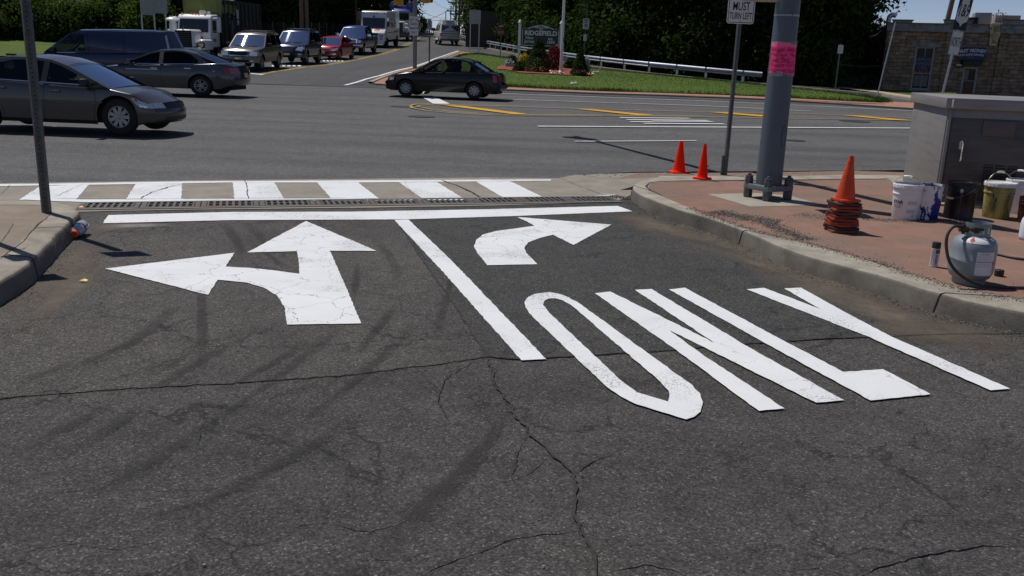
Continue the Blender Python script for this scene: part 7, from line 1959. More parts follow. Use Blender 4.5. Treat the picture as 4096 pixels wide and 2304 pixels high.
gl3 = G([(1290, 168), (1400, 158)]); gl3 = [Vector((-15.6, 56, 0)), Vector((-15.3, 66, 0)), Vector((-14.9, 76, 0)), Vector((-14.6, 88, 0))]
guardrail(gl3, 'pale guardrail behind the red hatchback on the left side of the hill road', mat=M('rail_pale', (.5, .48, .42), .6, var=.1))
# end marker with diagonal stripes, barrel, posts
r, p = sign_post('hazard_marker', 'yellow and black striped hazard marker at the guardrail end', 3190, 338, 1.2, .06, cat='marker')
k = ppm(p)
b = MB(); b.box((0, -.05, .75), (20 / k, .02, 34 / k)); b.build('panel', M('marker_yellow', (.5, .33, .05), .5), r)
for q in range(4):
    z = .75 - 15 / k + q * 9 / k
    b = MB(); b.add([(-9 / k, -.062, z), (9 / k, -.062, z - 6 / k + .06), (9 / k, -.062, z + .06), (-9 / k, -.062, z + 5 / k)], [(0, 1, 2, 3)]); b.build('stripe', m_txt, r)
b = MB(); b.box((-14 / k, -.03, .8), (8 / k, .02, 36 / k)); b.build('side_plate', m_signw, r)
p = at(2926, 306); k = ppm(p)
r = thing('traffic_barrel', 'orange traffic barrel with a pale band behind the guardrail', 'barrel', (p.x, p.y, p.z))
b = MB(); b.lathe([(.3, 0), (.3, .25), (.29, .26), (.285, .5)], n=20); b.lathe([(.27, .76), (.265, 1.0), (.22, 1.05), (0, 1.05)], n=20); b.build('drum', M('barrel_orange', (.55, .06, .015), .5), r, smooth=40)
b = MB(); b.lathe([(.28, .5), (.272, .76)], n=20); b.build('reflective_band', m_signw, r)
for px, py, lab, h_ in ((2884, 300, 'leaning grey pole behind the guardrail left of the turn sign', 7.0),):
    p = at(px, py); r = thing('utility_pole', lab, 'pole', (p.x, p.y, p.z), rot=(0, .02, 0))
    b = MB(); b.tube([(0, 0, 0), (0, 0, h_)], [.16, .11], 12); b.build('pole', M('pole_grey', (.2, .22, .23), .6), r, smooth=50)
# small white sign and thin post by the building walk
r, p = sign_post('parking_sign', 'small white sign on a dark post on the walk left of the stone building', 3340, 366, 2.6, .07, mat=m_dsteel)
k = ppm(p); sign_panel(r, 21 / k, 32 / k, (366 - 203) / k, -.05, m_signs, border=False, r_=.03)
b = MB()
for q in range(5): b.box((0, -.0555, (366 - 193 - q * 4.4) / k), (14 / k, .002, 1.6 / k))
b.build('faded_legend', M('faded_grey2', (.4, .4, .42), .6), r)
r, p = sign_post('sign_post', 'thin grey pole at the tip of the grass island before the stone building', 3505, 398, 3.5, .06, cat='post', tilt=rad(6.5), rnd_=True)

# ---- stone building on the right
pB0 = at(3520, 372)
Bd = Vector((math.cos(rad(-19)), math.sin(rad(-19)), 0)); Bn = Vector((Bd.y, -Bd.x, 0))
if Bn.y > 0: Bn = -Bn
B0 = Vector((pB0.x, pB0.y + 5.0, 0)); B0.z = TZ(B0.x, B0.y)
d = ray(3522, 330); t = (B0.y) / d.y; B0.x = (CAMP + d * t).x
bld = thing('stone_building', 'low brown stone office building with a stepped parapet and blue awning', 'building', B0, math.atan2(Bd.y, Bd.x))
def bw(px, py):
    q = onplane(px, py, B0, Bn) - B0
    return (q.dot(Bd), q.z)
def stone_mat():
    mt, n, l, bb = new_mat('rough_stone')
    co = n.new('ShaderNodeTexCoord').outputs['Object']
    mp = n.new('ShaderNodeMapping'); mp.inputs['Rotation'].default_value = (PI / 2, 0, 0)
    l.new(co, mp.inputs[0])
    wob = noise_n(n, l, mp.outputs[0], 1.3, 3)
    ad = n.new('ShaderNodeVectorMath'); ad.operation = 'MULTIPLY_ADD'; ad.inputs[1].default_value = (.5, .34, .1)
    l.new(wob.outputs['Color'], ad.inputs[0]); l.new(mp.outputs[0], ad.inputs[2])
    br = n.new('ShaderNodeTexBrick')
    br.inputs['Scale'].default_value = 1.0; br.inputs['Brick Width'].default_value = .55; br.inputs['Row Height'].default_value = .23; br.inputs['Mortar Size'].default_value = .014
    br.inputs['Color1'].default_value = (.34, .235, .155, 1); br.inputs['Color2'].default_value = (.19, .12, .08, 1); br.inputs['Mortar'].default_value = (.11, .09, .07, 1)
    l.new(ad.outputs[0], br.inputs['Vector'])
    nz = noise_n(n, l, co, 2.6, 6, .7); r_ = ramp(n, [(.3, g3(.55)), (.7, g3(1.5))]); l.new(nz.outputs[0], r_.inputs[0])
    c = mix(n, l, 'MULTIPLY', 1.0, br.outputs[0], r_.outputs[0])
    n2 = noise_n(n, l, co, .9, 5, .7); r2 = ramp(n, [(.58, g3(0)), (.7, g3(.55))]); l.new(n2.outputs[0], r2.inputs[0])
    c = mix(n, l, 'MIX', r2.outputs[0], c, (.16, .07, .042))
    l.new(c, bb.inputs['Base Color']); set_in(bb, Roughness=.9)
    bp = n.new('ShaderNodeBump'); bp.inputs['Strength'].default_value = 1.0; bp.inputs['Distance'].default_value = .12
    hgt = mix(n, l, 'MULTIPLY', .6, br.outputs['Fac'], nz.outputs[0])
    inv = n.new('ShaderNodeInvert'); l.new(br.outputs['Fac'], inv.inputs[1])
    hg = mix(n, l, 'MULTIPLY', .7, inv.outputs[0], nz.outputs[0])
    l.new(hg, bp.inputs['Height']); l.new(bp.outputs[0], bb.inputs['Normal'])
    return mt
m_stone = stone_mat()
m_cement = M('parapet_cement', (.26, .25, .235), .85, var=.2, scale=2, dirt=(.09, .085, .08), dlo=.5, dhi=.7)
zt1 = bw(3640, 95)[1]
W_ = 22.0
wu = [bw(3654, 190)[0], bw(3736, 190)[0]]; wz = [bw(3640, 356)[1], bw(3700, 188)[1]]
wu = [(bw(3640, 280)[0] + bw(3632, 340)[0]) / 2 + .15, (bw(3736, 230)[0] + bw(3720, 330)[0]) / 2]
du = [bw(3845, 330)[0], bw(3905, 330)[0]]; dz_ = [.05, bw(3885, 268)[1]]
b = MB()
loops = [[(0, -.3), (W_, -.3), (W_, zt1), (0, zt1)], [(wu[0], wz[0]), (wu[1], wz[0]), (wu[1], wz[1]), (wu[0], wz[1])], [(du[0], dz_[0]), (du[1], dz_[0]), (du[1], dz_[1]), (du[0], dz_[1])]]
fl = [Vector((q[0], q[1], 0)) for lp in loops for q in lp]
tr = tessellate_polygon([[Vector((q[0], q[1], 0)) for q in lp] for lp in loops])
fs = []
for t in tr:
    n_ = (fl[t[1]] - fl[t[0]]).cross(fl[t[2]] - fl[t[0]]); fs.append(tuple(t) if n_.z > 0 else tuple(t[::-1]))
b.add([(v.x, 0, v.y) for v in fl], fs)
for lp in loops[1:]:
    for (a0, a1), (c0, c1) in zip(lp, lp[1:] + lp[:1]): b.add([(a0, 0, a1), (c0, 0, c1), (c0, .3, c1), (a0, .3, a1)], [(0, 1, 2, 3)])
b.add([(0, 0, -.3), (0, 12, -.3), (0, 12, zt1), (0, 0, zt1), (W_, 0, -.3), (W_, 12, -.3), (W_, 12, zt1), (W_, 0, zt1)], [(0, 3, 2, 1), (4, 5, 6, 7), (1, 2, 6, 5), (3, 7, 6, 2)])
# projecting piers of rough stone
for u0, u1 in ((.12, 1.15), (wu[1] + .55, wu[1] + 1.5), (du[1] + .9, du[1] + 1.3)):
    b.box(((u0 + u1) / 2, -.06, zt1 / 2 - .3), (u1 - u0, .14, zt1 - .35))
b.build('wall', m_stone, bld, smooth=0, merge=False)
b = MB(); b.box((W_ / 2, -.02, zt1 - .22), (W_ + .1, .18, .46)); b.build('parapet', m_cement, bld)
b = MB(); b.box((W_ / 2, -.0, zt1 + .03), (W_ + .2, .4, .06)); b.build('coping', m_dsteel, bld)
for pa, pb_, pz in ((3572, 3650, 82), (3777, 3890, 82), (4008, 4300, 82)):
    u0, z_ = bw(pa, pz); u1, _ = bw(pb_, pz)
    b = MB(); b.box(((u0 + u1) / 2, -.03, (zt1 + z_) / 2 - .1), (u1 - u0, .26, z_ - zt1 + .2)); b.build('parapet_block', m_cement, bld)
    b = MB(); b.box(((u0 + u1) / 2, -.03, z_ + .03), (u1 - u0 + .12, .4, .07)); b.build('block_coping', m_dsteel, bld)
# window
m_wfr = M('window_frame_grey', (.3, .3, .3), .6, var=.15)
uw = wu[1] - wu[0]; hw_ = wz[1] - wz[0]; uc = sum(wu) / 2; zc = sum(wz) / 2
b = MB()
for s in (-1, 1): b.box((uc + s * (uw / 2 - .05), .1, zc), (.1, .14, hw_)); b.box((uc, .1, zc + s * (hw_ / 2 - .04)), (uw - .2, .12, .08))
b.box((uc, .12, zc - hw_ * .12), (uw - .2, .08, .05)); b.box((uc + .03, .14, zc), (.04, .06, hw_ - .16))
wf = b.build('window', m_wfr, bld)
b = MB(); b.box((uc, -.06, wz[0] - .05), (uw + .2, .3, .1)); b.build('sill', m_cement, wf)
b = MB(); b.box((uc, .04, wz[1] + .14), (uw + .5, .2, .26)); b.build('lintel', m_cement, wf)
m_pane = M('window_dark', (.008, .009, .012), .1, spec=.15)
b = MB(); b.add([(wu[0], .2, wz[0]), (wu[1], .2, wz[0]), (wu[1], .2, wz[1]), (wu[0], .2, wz[1])], [(0, 1, 2, 3)]); b.build('pane', m_pane, wf, smooth=0)
b = MB()
for q in range(22): b.box((uc, .185, wz[0] + .2 + q * hw_ * .012), (uw - .28, .006, hw_ * .006))
b.build('blind', M('blind_pale', (.3, .3, .28), .6), wf)
b = MB(); b.box((uc, .10, zc + hw_ * .07), (uw - .22, .02, hw_ * .42)); b.build('banner', M('banner_navy', (.006, .012, .03), .5), wf)
lettering([('RAPHAEL', .30, uc + .05, zc + hw_ * .20, 0, .92, 0), ('UMPIERRE', .30, uc, zc + hw_ * .10, 0, .88, 0), ('CPA', .30, uc, zc + hw_ * 0.0, 0, 1.0, 0)], [M('banner_blue_ink', (.14, .2, .3), .5)], wf, y=.088)
lettering([('201-945-8048', .27, uc, zc - hw_ * .10, .008, .72, 0)], [M('banner_red_ink', (.55, .03, .02), .5)], wf, y=.087, name='phone_number')
# door
dw = du[1] - du[0]; dc = sum(du) / 2; dh = dz_[1] - dz_[0]
b = MB()
for s in (-1, 1): b.box((dc + s * (dw / 2 - .06), .08, dz_[0] + dh / 2), (.12, .12, dh))
b.box((dc, .08, dz_[1] - .06), (dw - .24, .12, .12)); b.build('door_frame', m_wfr, bld)
b = MB(); b.box((dc, .14, dz_[0] + dh / 2), (dw - .24, .05, dh - .1), 0); b.box((dc, .11, dz_[0] + dh * .47), (dw - .26, .03, .05), 1)
dd = b.build('door', [m_pane, m_wfr], bld)
b = MB(); b.box((dc, .105, dz_[0] + dh * .22), (dw - .3, .02, dh * .4)); b.build('lower_panel', M('door_panel_rust', (.10, .03, .016), .5, var=.2), dd)
for q in range(5):
    b = MB(); b.box((dc - dw * .22, .112, dz_[0] + dh * (.55 + .075 * q)), (.22, .006, .1)); b.build('notice', M('door_notice', (.2, .2, .2), .6, var=.4, scale=20), dd)
b = MB(); b.tube([(dc - dw / 2 + .2, .06, dz_[0] + dh * .33), (dc - dw / 2 + .2, .04, dz_[0] + dh * .42), (dc - dw / 2 + .2, .06, dz_[0] + dh * .46)], .02, 6); b.build('handle', m_dsteel, dd)
# awning sign
au = [bw(3836, 210)[0], bw(3935, 205)[0]]; az = [bw(3880, 240)[1], bw(3880, 190)[1]]
m_awn = M('awning_navy', (.012, .022, .075), .55, var=.1)
b = MB(); b.box((sum(au) / 2, -.42, sum(az) / 2), (au[1] - au[0], .84, az[1] - az[0])); b.box((sum(au) / 2 + .1, -.3, az[0] - .15), (au[1] - au[0] - .3, .6, .3), 1); aw = b.build('awning', [m_awn, M('awning_dark', (.02, .02, .024), .6)], bld)
ac, azc, ah = sum(au) / 2, sum(az) / 2, az[1] - az[0]; aw_ = au[1] - au[0]
def arch_fn(p): return Vector((p.x, p.y, p.z + .06 * math.cos((p.x - ac) / aw_ * 3) + .02 * (p.x - ac)))
lettering([('FAST MONEY', ah * .36, ac - .05 * aw_, azc + ah * .15, .012, .98, 0, .12), ('WITH QUICK REFUNDS', ah * .21, ac - .07 * aw_, azc - ah * .17, .006, .85, 0, .1), ('Tax - 2015', ah * .1, ac - .05 * aw_, azc - ah * .38, .0, 1, 0)], [M('awning_ink', (.5, .52, .55), .5)], aw, y=-.845, fn=arch_fn)
b = MB(); u_, z_ = bw(3834, 260); b.box((u_, -.15, z_), (.3, .2, .1)); b.build('wall_lamp', m_signw, bld, bevel=.03)
# roof items
u_, z_ = bw(3557, 95)
r = bpy.data.objects.new('roof_vent', None)
b = MB(); b.tube(spline([(u_, 1.2, zt1 - .1), (u_, 1.2, zt1 + .35), (u_ + .08, 1.2, zt1 + .52), (u_ + .25, 1.2, zt1 + .58), (u_ + .42, 1.2, zt1 + .5)]), .15, 14); b.build('vent_pipe', m_galv, bld, smooth=60)
bpy.data.objects.remove(r)
for ua, pw_, ph, yy, mt_ in ((3953, 75, 32, 3.0, m_signback), (3905, 40, 10, 2.2, m_dark), (4060, 110, 22, 3.4, m_cement)):
    u0, z0_ = bw(ua - pw_ / 2, 98); u1, z1_ = bw(ua + pw_ / 2, 98 - ph)
    b = MB(); b.box(((u0 + u1) / 2, yy, (zt1 + z1_) / 2 + .1), (u1 - u0, 1.5, z1_ - zt1 + .5)); b.build('rooftop_unit', mt_, bld, bevel=.03)
u_, _ = bw(3970, 200); z0_, z1_ = bw(3970, 185)[1], bw(3975, 104)[1]
b = MB()
for q in range(9):
    z_ = z0_ + (z1_ - z0_) * q / 9; b.box((u_ - .05 + .05 * math.sin(q * 2.2), -.16, z_ + .16), (.44 + .1 * math.sin(q * 5), .2, .29))
b.build('pale_stone_pier', M('pale_stone_sunlit', (.55, .43, .26), .9, var=.35, scale=4, bump=.6, bscale=14), bld, bevel=.02)  # pale stone, its colour raised further to stand for sunlight
# low grey wall and shed left of the building, white gabled house behind the trees
p = at(3420, 356)
b = MB(); b.box((p.x + .9, p.y + 3, p.z + .35), (5.6, .3, 1.1)); tag(b.build('block_wall', M('block_wall', (.18, .17, .16), .9, var=.2, scale=1.5), bevel=.02), 'low grey block wall in the shade left of the stone building', 'wall')
hs = at(3478, 330)
r = thing('house', 'white boarded gable end of a house half hidden behind the trees', 'house', (27.0, 68, TZ(27, 68)), rad(14))
b = MB()
b.prism([(-2.8, 0), (2.8, 0), (2.8, 1.75), (0, 4.3), (-2.8, 1.75)], 0, 7, X=Matrix.Translation((0, 0, 0)) @ Matrix(((1, 0, 0, 0), (0, 0, 1, 0), (0, 1, 0, 0), (0, 0, 0, 1))))
o = fixn(b.build('wall', M('white_boards', (.62, .64, .66), .6, var=.08, scale=1, stretch=(.1, .1, 6)), r, smooth=0))
b = MB()
for q in range(15):
    zz = .2 + q * .28; hw = 2.8 if zz < 1.75 else 2.8 * (4.3 - zz) / 2.55
    if hw > .3: b.box((0, -.03, zz), (2 * hw - .1, .05, .05))
b.build('board_shadow_line', M('board_shadow_grey', (.5, .52, .55), .6), r)  # grey strips stand in for the shadow lines between boards
for s in (-1, 1):
    b = MB(); b.add([(0, -.1, 4.32), (0, 7.3, 4.32), (s * 3.0, 7.3, 1.6), (s * 3.0, -.1, 1.6), (0, -.1, 4.44), (0, 7.3, 4.44), (s * 3.0, 7.3, 1.72), (s * 3.0, -.1, 1.72)], [(0, 1, 2, 3), (4, 5, 6, 7), (0, 3, 7, 4), (2, 3, 7, 6), (1, 2, 6, 5)]); fixn(b.build('roof', M('grey_shingle', (.16, .16, .165), .9, var=.2, scale=3), r, smooth=0))
# US 1&9 shield and NORTH plate
Y9 = 33.0
d = ray(3764, 360); t = 30.0 / d.y; p = CAMP + d * t
r = thing('route_marker', 'white route 1&9 shield over a NORTH plate on a leaning pole', 'sign', (p.x, p.y, TZ(p.x, p.y) + .1), rot=(0, rad(5.5), 0))
base_y = proj(r.location)[1]; k = FPX / ((Vector(r.location) - CAMP).dot(F_))
b = MB(); b.box((0, 0, 2.4), (.06, .05, 4.8)); b.build('post', m_galv, r)
zN = (base_y - 182) / k * 1.005; zS = (base_y - 60) / k * 1.005
sign_panel(r, 42 / k, 90 / k, zN, -.05, m_signs, r_=.03)
lettering([('NORTH', .42, 0, zN + .02, .004, .235, 0)], [m_txt], r, y=-.057)
for z_ in (zN + 38 / k, zN - 38 / k):
    b = MB(); b.lathe([(.012, 0), (.012, .006), (0, .008)], n=8, X=Matrix.Translation((0, -.055, z_)) @ Matrix.Rotation(PI / 2, 4, 'X')); b.build('bolt', m_dsteel, r)
b = MB(); b.box((.0, -.05, zS), (52 / k, .006, 146 / k)); b.build('shield_backing', m_txt, r)
sh = [(0, -62), (-6, -50), (-22, -40), (-25, -18), (-19, 8), (-14, 34), (-22, 52), (-10, 62), (0, 57), (10, 62), (22, 52), (14, 34), (19, 8), (25, -18), (22, -40), (6, -50)]
b = MB(); b.prism([(q[0] / k, q[1] / k * 1.02) for q in sh], 0, .006, X=Matrix.Translation((0, -.055, zS + 2 / k)) @ VZ); b.build('shield', m_signs, r, smooth=0)
lettering([('1&9', .56, 0, zS - 2 / k, .008, .42, 0, .1)], [m_txt], r, y=-.0625)
# poles and wires beyond the hill and behind the building
m_wood = M('pole_wood', (.075, .06, .05), .85, var=.25, scale=4, stretch=(1, 1, .1))
def wood_pole(x, y, zb, h, label, arms=(), rr=.15, tilt=0, name='utility_pole', mat=None):
    r = thing(name, label, 'pole', (x, y, zb), rot=(0, tilt, 0))
    b = MB(); b.tube([(0, 0, 0), (0, 0, h)], [rr, rr * .7], 10); b.build('pole', mat or m_wood, r, smooth=50)
    for z, w_ in arms:
        b = MB(); b.box((0, -.1, z), (w_, .12, .14))
        for q in range(4): b.box((-w_ / 2 + .1 + q * (w_ - .2) / 3, -.1, z + .14), (.07, .07, .16))
        b.tube([(-w_ * .35, -.1, z), (0, -.1, z - w_ * .3)], .03, 5); b.build('crossarm', m_wood, r)
    return r
def at_dist(px, py, Y):
    d = ray(px, py); return CAMP + d * (Y / d.y)
poles = []
for px, Y, ytop, arms, lab in ((1822, 118, -60, ((-1,),), 'tall dark utility pole with crossarms right of the hill crest'), (1836, 112, -80, (), 'second tall pole close beside the crossarm pole'), (1782, 190, 44, ((0,),), 'distant thin utility pole above the camper van'), (1727, 230, 84, (), 'faint short pole at the crest left of the camper van'), (1802, 150, 30, (), 'thin pole in the sky gap by the crossarm pole')):
    a = at_dist(px, 140, Y); tp_ = at_dist(px, ytop, Y); zb = TZ(a.x, a.y) - .5; h = tp_.z - zb
    kk = FPX / Y
    ar = [(h - (35 - ytop) / kk, 2.4), (h - (46 - ytop) / kk, 1.6), (h - (4 - ytop) / kk, 2.0)] if arms == ((-1,),) else ([(h * .2 + .0, 3.0), ((76 and (zb * 0 + h - (78 - ytop) / kk)), 2.2)] if arms == ((0,),) else [])
    ar = [q for q in ar if 0 < q[0] < h]
    poles.append((wood_pole(a.x, a.y, zb, h, lab, ar, .16 if Y < 130 else .12), a, h))
def wire(a, c, sag, label, rr=.018, name='overhead_wire'):
    a, c = Vector(a), Vector(c)
    b = MB(); b.tube([a.lerp(c, i / 14) - Vector((0, 0, sag * 4 * (i / 14) * (1 - i / 14))) for i in range(15)], rr, 5)
    return tag(b.build(name, m_txt, smooth=60), label, 'wire')
wire(at_dist(1818, 20, 118), at_dist(1690, 76, 150), .5, 'sagging wire dropping left from the crossarm pole', .03)
wire(at_dist(1690, 75, 170), at_dist(1812, 80, 190), .2, 'level wire crossing the sky gap above the camper van', .04)
wire(at_dist(1735, 5, 150), at_dist(1815, 38, 118), .3, 'high thin wire in the top of the sky gap', .02)
wire(at_dist(1700, 50, 150), at_dist(1780, 72, 190), .3, 'thin wire slanting down to the distant pole', .025)
wire(at_dist(3480, 146, 50), at_dist(3525, 122, 55), .1, 'service wire running to the corner of the stone building', .03)
wire(at_dist(280, 22, 75), at_dist(600, -6, 75), .3, 'wire crossing the trees in the upper left corner', .03)
wire(at_dist(3350, 254, 53), at_dist(3522, 262, 55), .12, 'pale cable strung from the parking sign to the stone building', .035)
wood_pole(at_dist(3762, 90, 66).x, 66, .4, 14, 'brown wooden pole rising behind the parapet of the stone building', (), .2, rad(5.5), mat=M('pole_brown', (.13, .1, .09), .85, var=.15))
wood_pole(at_dist(3458, 90, 75).x, 75, .4, 7.4, 'grey pole behind the white house gable', (), .14, rad(5))
for px, lab in ((1208, 'left of two brown poles behind the queue of cars'), (1228, 'right of two brown poles behind the queue of cars')):
    a = at_dist(px, 100, 64); wood_pole(a.x, 64, TZ(a.x, 64), 9, lab, (), .15, mat=M('pole_brown2', (.17, .115, .085), .85, var=.2))
for px, h_, lab in ((1425, 3.2, 'thin dark post left of the white parcel truck'),):
    a = at_dist(px, 100, 86); wood_pole(a.x, 86, TZ(a.x, 86), h_ + 1.6, lab, (), .09, name='fence_post')
# concrete parapets and dark screens along the bridge approach
m_wallc = M('parapet_concrete', (.24, .22, .19), .9, var=.15, scale=.8)
a0, a1 = Vector((-15.4, 88, 0)), Vector((-15.6, 116, 0))
b = MB(); b.box((-15.6, 101, TZ(-15.6, 100) + 1.0), (.3, 26, 3.2)); tag(b.build('parapet_wall', m_wallc), 'pale board wall beside the hill road left of the parcel truck', 'wall')
a = at_dist(1895, 100, 84)
b = MB(); b.prism([(-.7, -1), (3.4, -1), (3.4, 2.2), (.5, 2.2), (-.7, .6)], 0, .4, X=Matrix.Translation((a.x, 84, TZ(a.x, 84) + 1.1)) @ VZ); tag(fixn(b.build('abutment_wall', M('abutment_brown', (.07, .054, .045), .9, var=.2, scale=.6))), 'sloping brown abutment wall behind the large blank sign back', 'wall')
m_mesh = film('chain_link', (.02, .02, .02), .9, 16)
r = thing('mesh_fence', 'dark mesh fence behind the queue of cars at the foot of the trees', 'fence', (-17.6, 76, TZ(-17.6, 76)))
b = MB(); b.grid(lambda u, v: Vector((.2 * math.sin(9 * u), -20 + 40 * u, 2.4 * v + TZ(-17.6, 56 + 40 * u) - TZ(-17.6, 76))), 20, 2); b.build('mesh', m_mesh, r)
for q in range(14):
    y = -20 + q * 3; b = MB(); b.tube([(0, y, TZ(-17.6, 76 + y) - TZ(-17.6, 76)), (0, y, 2.5 + TZ(-17.6, 76 + y) - TZ(-17.6, 76))], .04, 6); b.build('post', m_dsteel, r)
# ============================================================ TREES AND PLANTING
def cards(b, pts, size, rnd, asp=.55, up=.35, mi=0):
    """One leaf quad per point, turned at random; pts: (position, outward direction)."""
    for p, o in pts:
        n_ = Vector((rnd.gauss(0, 1), rnd.gauss(0, 1), rnd.gauss(0, 1) + up)) + o * .8
        n_.normalize()
        t = n_.orthogonal().normalized(); t = Matrix.Rotation(rnd.uniform(0, 6.28), 3, n_) @ t
        c = n_.cross(t); s = size * rnd.uniform(.6, 1.35)
        t = t * s; c = c * s * asp
        i = len(b.v)
        b.v += [p - t, p + c * .9 - t * .1, p + t, p - c * .9 + t * .1]
        b.f.append((i, i + 1, i + 2, i + 3)); b.m.append(mi(rnd) if callable(mi) else mi)
def crown_pts(rnd, z0, z1, R, nclump, per, cs, hole=.0, prof=None, seed=0):
    """Leaf positions in clumps spread through an uneven crown between z0 and z1."""
    out = []
    for _ in range(nclump):
        t = rnd.random(); a = rnd.uniform(0, 2 * PI)
        z = z0 + (z1 - z0) * t
        rr = prof(t) if prof else math.sqrt(max(0, 1 - (2 * t - .9) ** 2 / 1.25))
        rr *= R * (.75 + .5 * noise.noise((math.cos(a) * 1.5 + seed, math.sin(a) * 1.5, z * .45)))
        q = rnd.random() ** .45 * rr
        c = Vector((q * math.cos(a), q * math.sin(a), z))
        if noise.noise(c * .55 + Vector((seed, 0, 0))) < hole: continue
        for _ in range(per):
            d = Vector((rnd.gauss(0, 1), rnd.gauss(0, 1), rnd.gauss(0, .8)))
            out.append((c + d * cs, d.normalized()))
    return out
m_bark = M('bark', (.055, .045, .036), .9, var=.35, scale=5, stretch=(1, 1, .15), bump=.6, bscale=20)
m_leafd = leaf_mat('leaves_dark', (.018, .030, .006), (.058, .098, .017), .42)
m_leafm = leaf_mat('leaves_mid', (.04, .066, .011), (.11, .17, .028), .5)
m_leafy = leaf_mat('leaves_yellow_green', (.06, .085, .014), (.16, .21, .035), .5)
def make_tree(name, seed, h, z0, R, n, size, leaf, hole=-.3, prof=None):
    rnd = random.Random(seed)
    r = thing(name, 'x', 'tree')
    b = MB()
    tr = .045 * h * .45
    top = Vector((rnd.uniform(-.4, .4), rnd.uniform(-.4, .4), h * .75))
    b.tube([(0, 0, -.3), (0, 0, h * .12), top * .5, top], [tr * 1.25, tr, tr * .7, tr * .25], 8)
    for k in range(9):
        t = rnd.uniform(.22, .8); a = rnd.uniform(0, 6.28)
        p = top * t; L_ = R * rnd.uniform(.5, .9)
        q = p + Vector((math.cos(a) * L_ * .5, math.sin(a) * L_ * .5, L_ * .35)); e = p + Vector((math.cos(a) * L_, math.sin(a) * L_, L_ * .5))
        b.tube([p, q, e], [tr * .4, tr * .25, tr * .08], 6)
    b.build('trunk', m_bark, r, smooth=50)
    b = MB(); cards(b, crown_pts(rnd, z0, h, R, n, 26, .34 * R / 3.2 + .1, hole, prof, seed), size, rnd)
    b.build('crown', leaf, r, smooth=0, merge=False)
    return r
protos = {}
def proto(key, *a, **k):
    r = make_tree(*a, **k); protos[key] = [r, False]
wide = lambda t: min(1, .55 + 1.2 * t) if t < .6 else max(.15, 1.1 - .9 * (t - .5))
proto('d1', 'broadleaf_tree', 1, 13, .4, 3.6, 330, .19, m_leafd, -.6, wide)
proto('d2', 'broadleaf_tree', 2, 12, .8, 3.9, 330, .2, m_leafd, -.6, wide)
proto('m1', 'broadleaf_tree', 3, 11, .6, 3.2, 300, .17, m_leafm, -.5, wide)
proto('y1', 'broadleaf_tree', 4, 7.5, .3, 2.8, 260, .15, m_leafy, -.4)
proto('o1', 'broadleaf_tree', 5, 12, 1.6, 4.6, 330, .17, m_leafd, -.25)
proto('b1', 'leafy_bush', 6, 2.6, .1, 2.0, 130, .14, m_leafd, -.6)
proto('b2', 'leafy_bush', 7, 3.4, .1, 2.1, 150, .14, m_leafm, -.5)
trn = random.Random(4)
def tree(key, x, y, s, label, group=None, dz=0.0):
    pr = protos[key]
    o = copy_tree(pr[0]) if pr[1] else pr[0]
    pr[1] = True
    o.location = (x, y, TZ(x, y) + dz - .1); o.rotation_euler = (0, 0, trn.uniform(0, 6.28)); o.scale = (s, s, s * trn.uniform(.92, 1.1))
    o['label'] = label
    if key[0] == 'b': o['category'] = 'bush'
    if group: o['group'] = group
    elif 'group' in o: del o['group']
    return o
W1 = 'tall dark leafy tree in the shaded wood behind the guardrail'; g1 = 'trees of the shaded wood'
W2 = 'dark leafy bush at the foot of the shaded wood behind the guardrail'; g2 = 'bushes at the foot of the wood'
W3 = 'tall dark tree in the wood behind the waiting cars'; g3_ = 'trees behind the waiting cars'
W4 = 'leafy tree in the green belt beyond the far left lawn'; g4 = 'trees beyond the far left lawn'
W5 = 'leafy bush along the edge of the far left lawn'; g5 = 'bushes beyond the far left lawn'
# wood on the right: follows the ramp kerb
def rk_at(t):
    ls = [0]
    P = [p for p in rkg if p.y < 100]
    for a, c in zip(P, P[1:]): ls.append(ls[-1] + (c - a).length)
    d = t * ls[-1]
    for i in range(len(P) - 1):
        if d <= ls[i + 1]: return P[i].lerp(P[i + 1], (d - ls[i]) / (ls[i + 1] - ls[i]))
    return P[-1]
for i in range(13):
    t = .10 + .68 * i / 12; p = rk_at(t)
    tree('d1' if i % 2 else 'd2', p.x + 2.6 + trn.uniform(-.6, .6), p.y + 6.5 + trn.uniform(-1, 1), trn.uniform(.9, 1.1), W1, g1)
    tree('d2' if i % 2 else 'd1', p.x + 4.6 + trn.uniform(-.6, .6), p.y + 11 + trn.uniform(-1, 1), trn.uniform(1.0, 1.2), W1, g1)
for i in range(15):
    p = rk_at(.16 + .6 * i / 14)
    tree('b1', p.x + 1.6 + trn.uniform(-.5, .5), p.y + 3.6 + trn.uniform(-.6, .9), trn.uniform(.8, 1.25), W2, g2)
for px, Y, k, s, lab in ((3180, 58, 'd1', .95, 'dark tree right of the signal mast at the end of the wood'), (3290, 60, 'o1', .88, 'spreading dark tree whose leaves reach out over the sky left of the stone building'), (3380, 66, 'd2', .62, 'dark tree in front of the white house gable'), (3240, 70, 'd2', 1.0, 'dark tree filling the gap behind the signal mast'), (3420, 63, 'b2', 1.0, 'dark bush below the white house gable')):
    a = at_dist(px, 200, Y); tree(k, a.x, Y, s, lab)
for px, Y, k, s, lab in ((1905, 104, 'y1', 1.15, 'sunlit yellow green tree right of the tall utility poles'), (1945, 98, 'm1', .8, 'green tree behind the large blank sign'), (1960, 92, 'd2', 1.0, 'dark tree between the blank sign and the stop sign'), (2010, 90, 'd1', 1.05, 'dark tree behind the stop sign'), (1950, 112, 'm1', 1.0, 'mid green tree above the camper van on the right of the crest')):
    a = at_dist(px, 150, Y); tree(k, a.x, Y, s, lab)
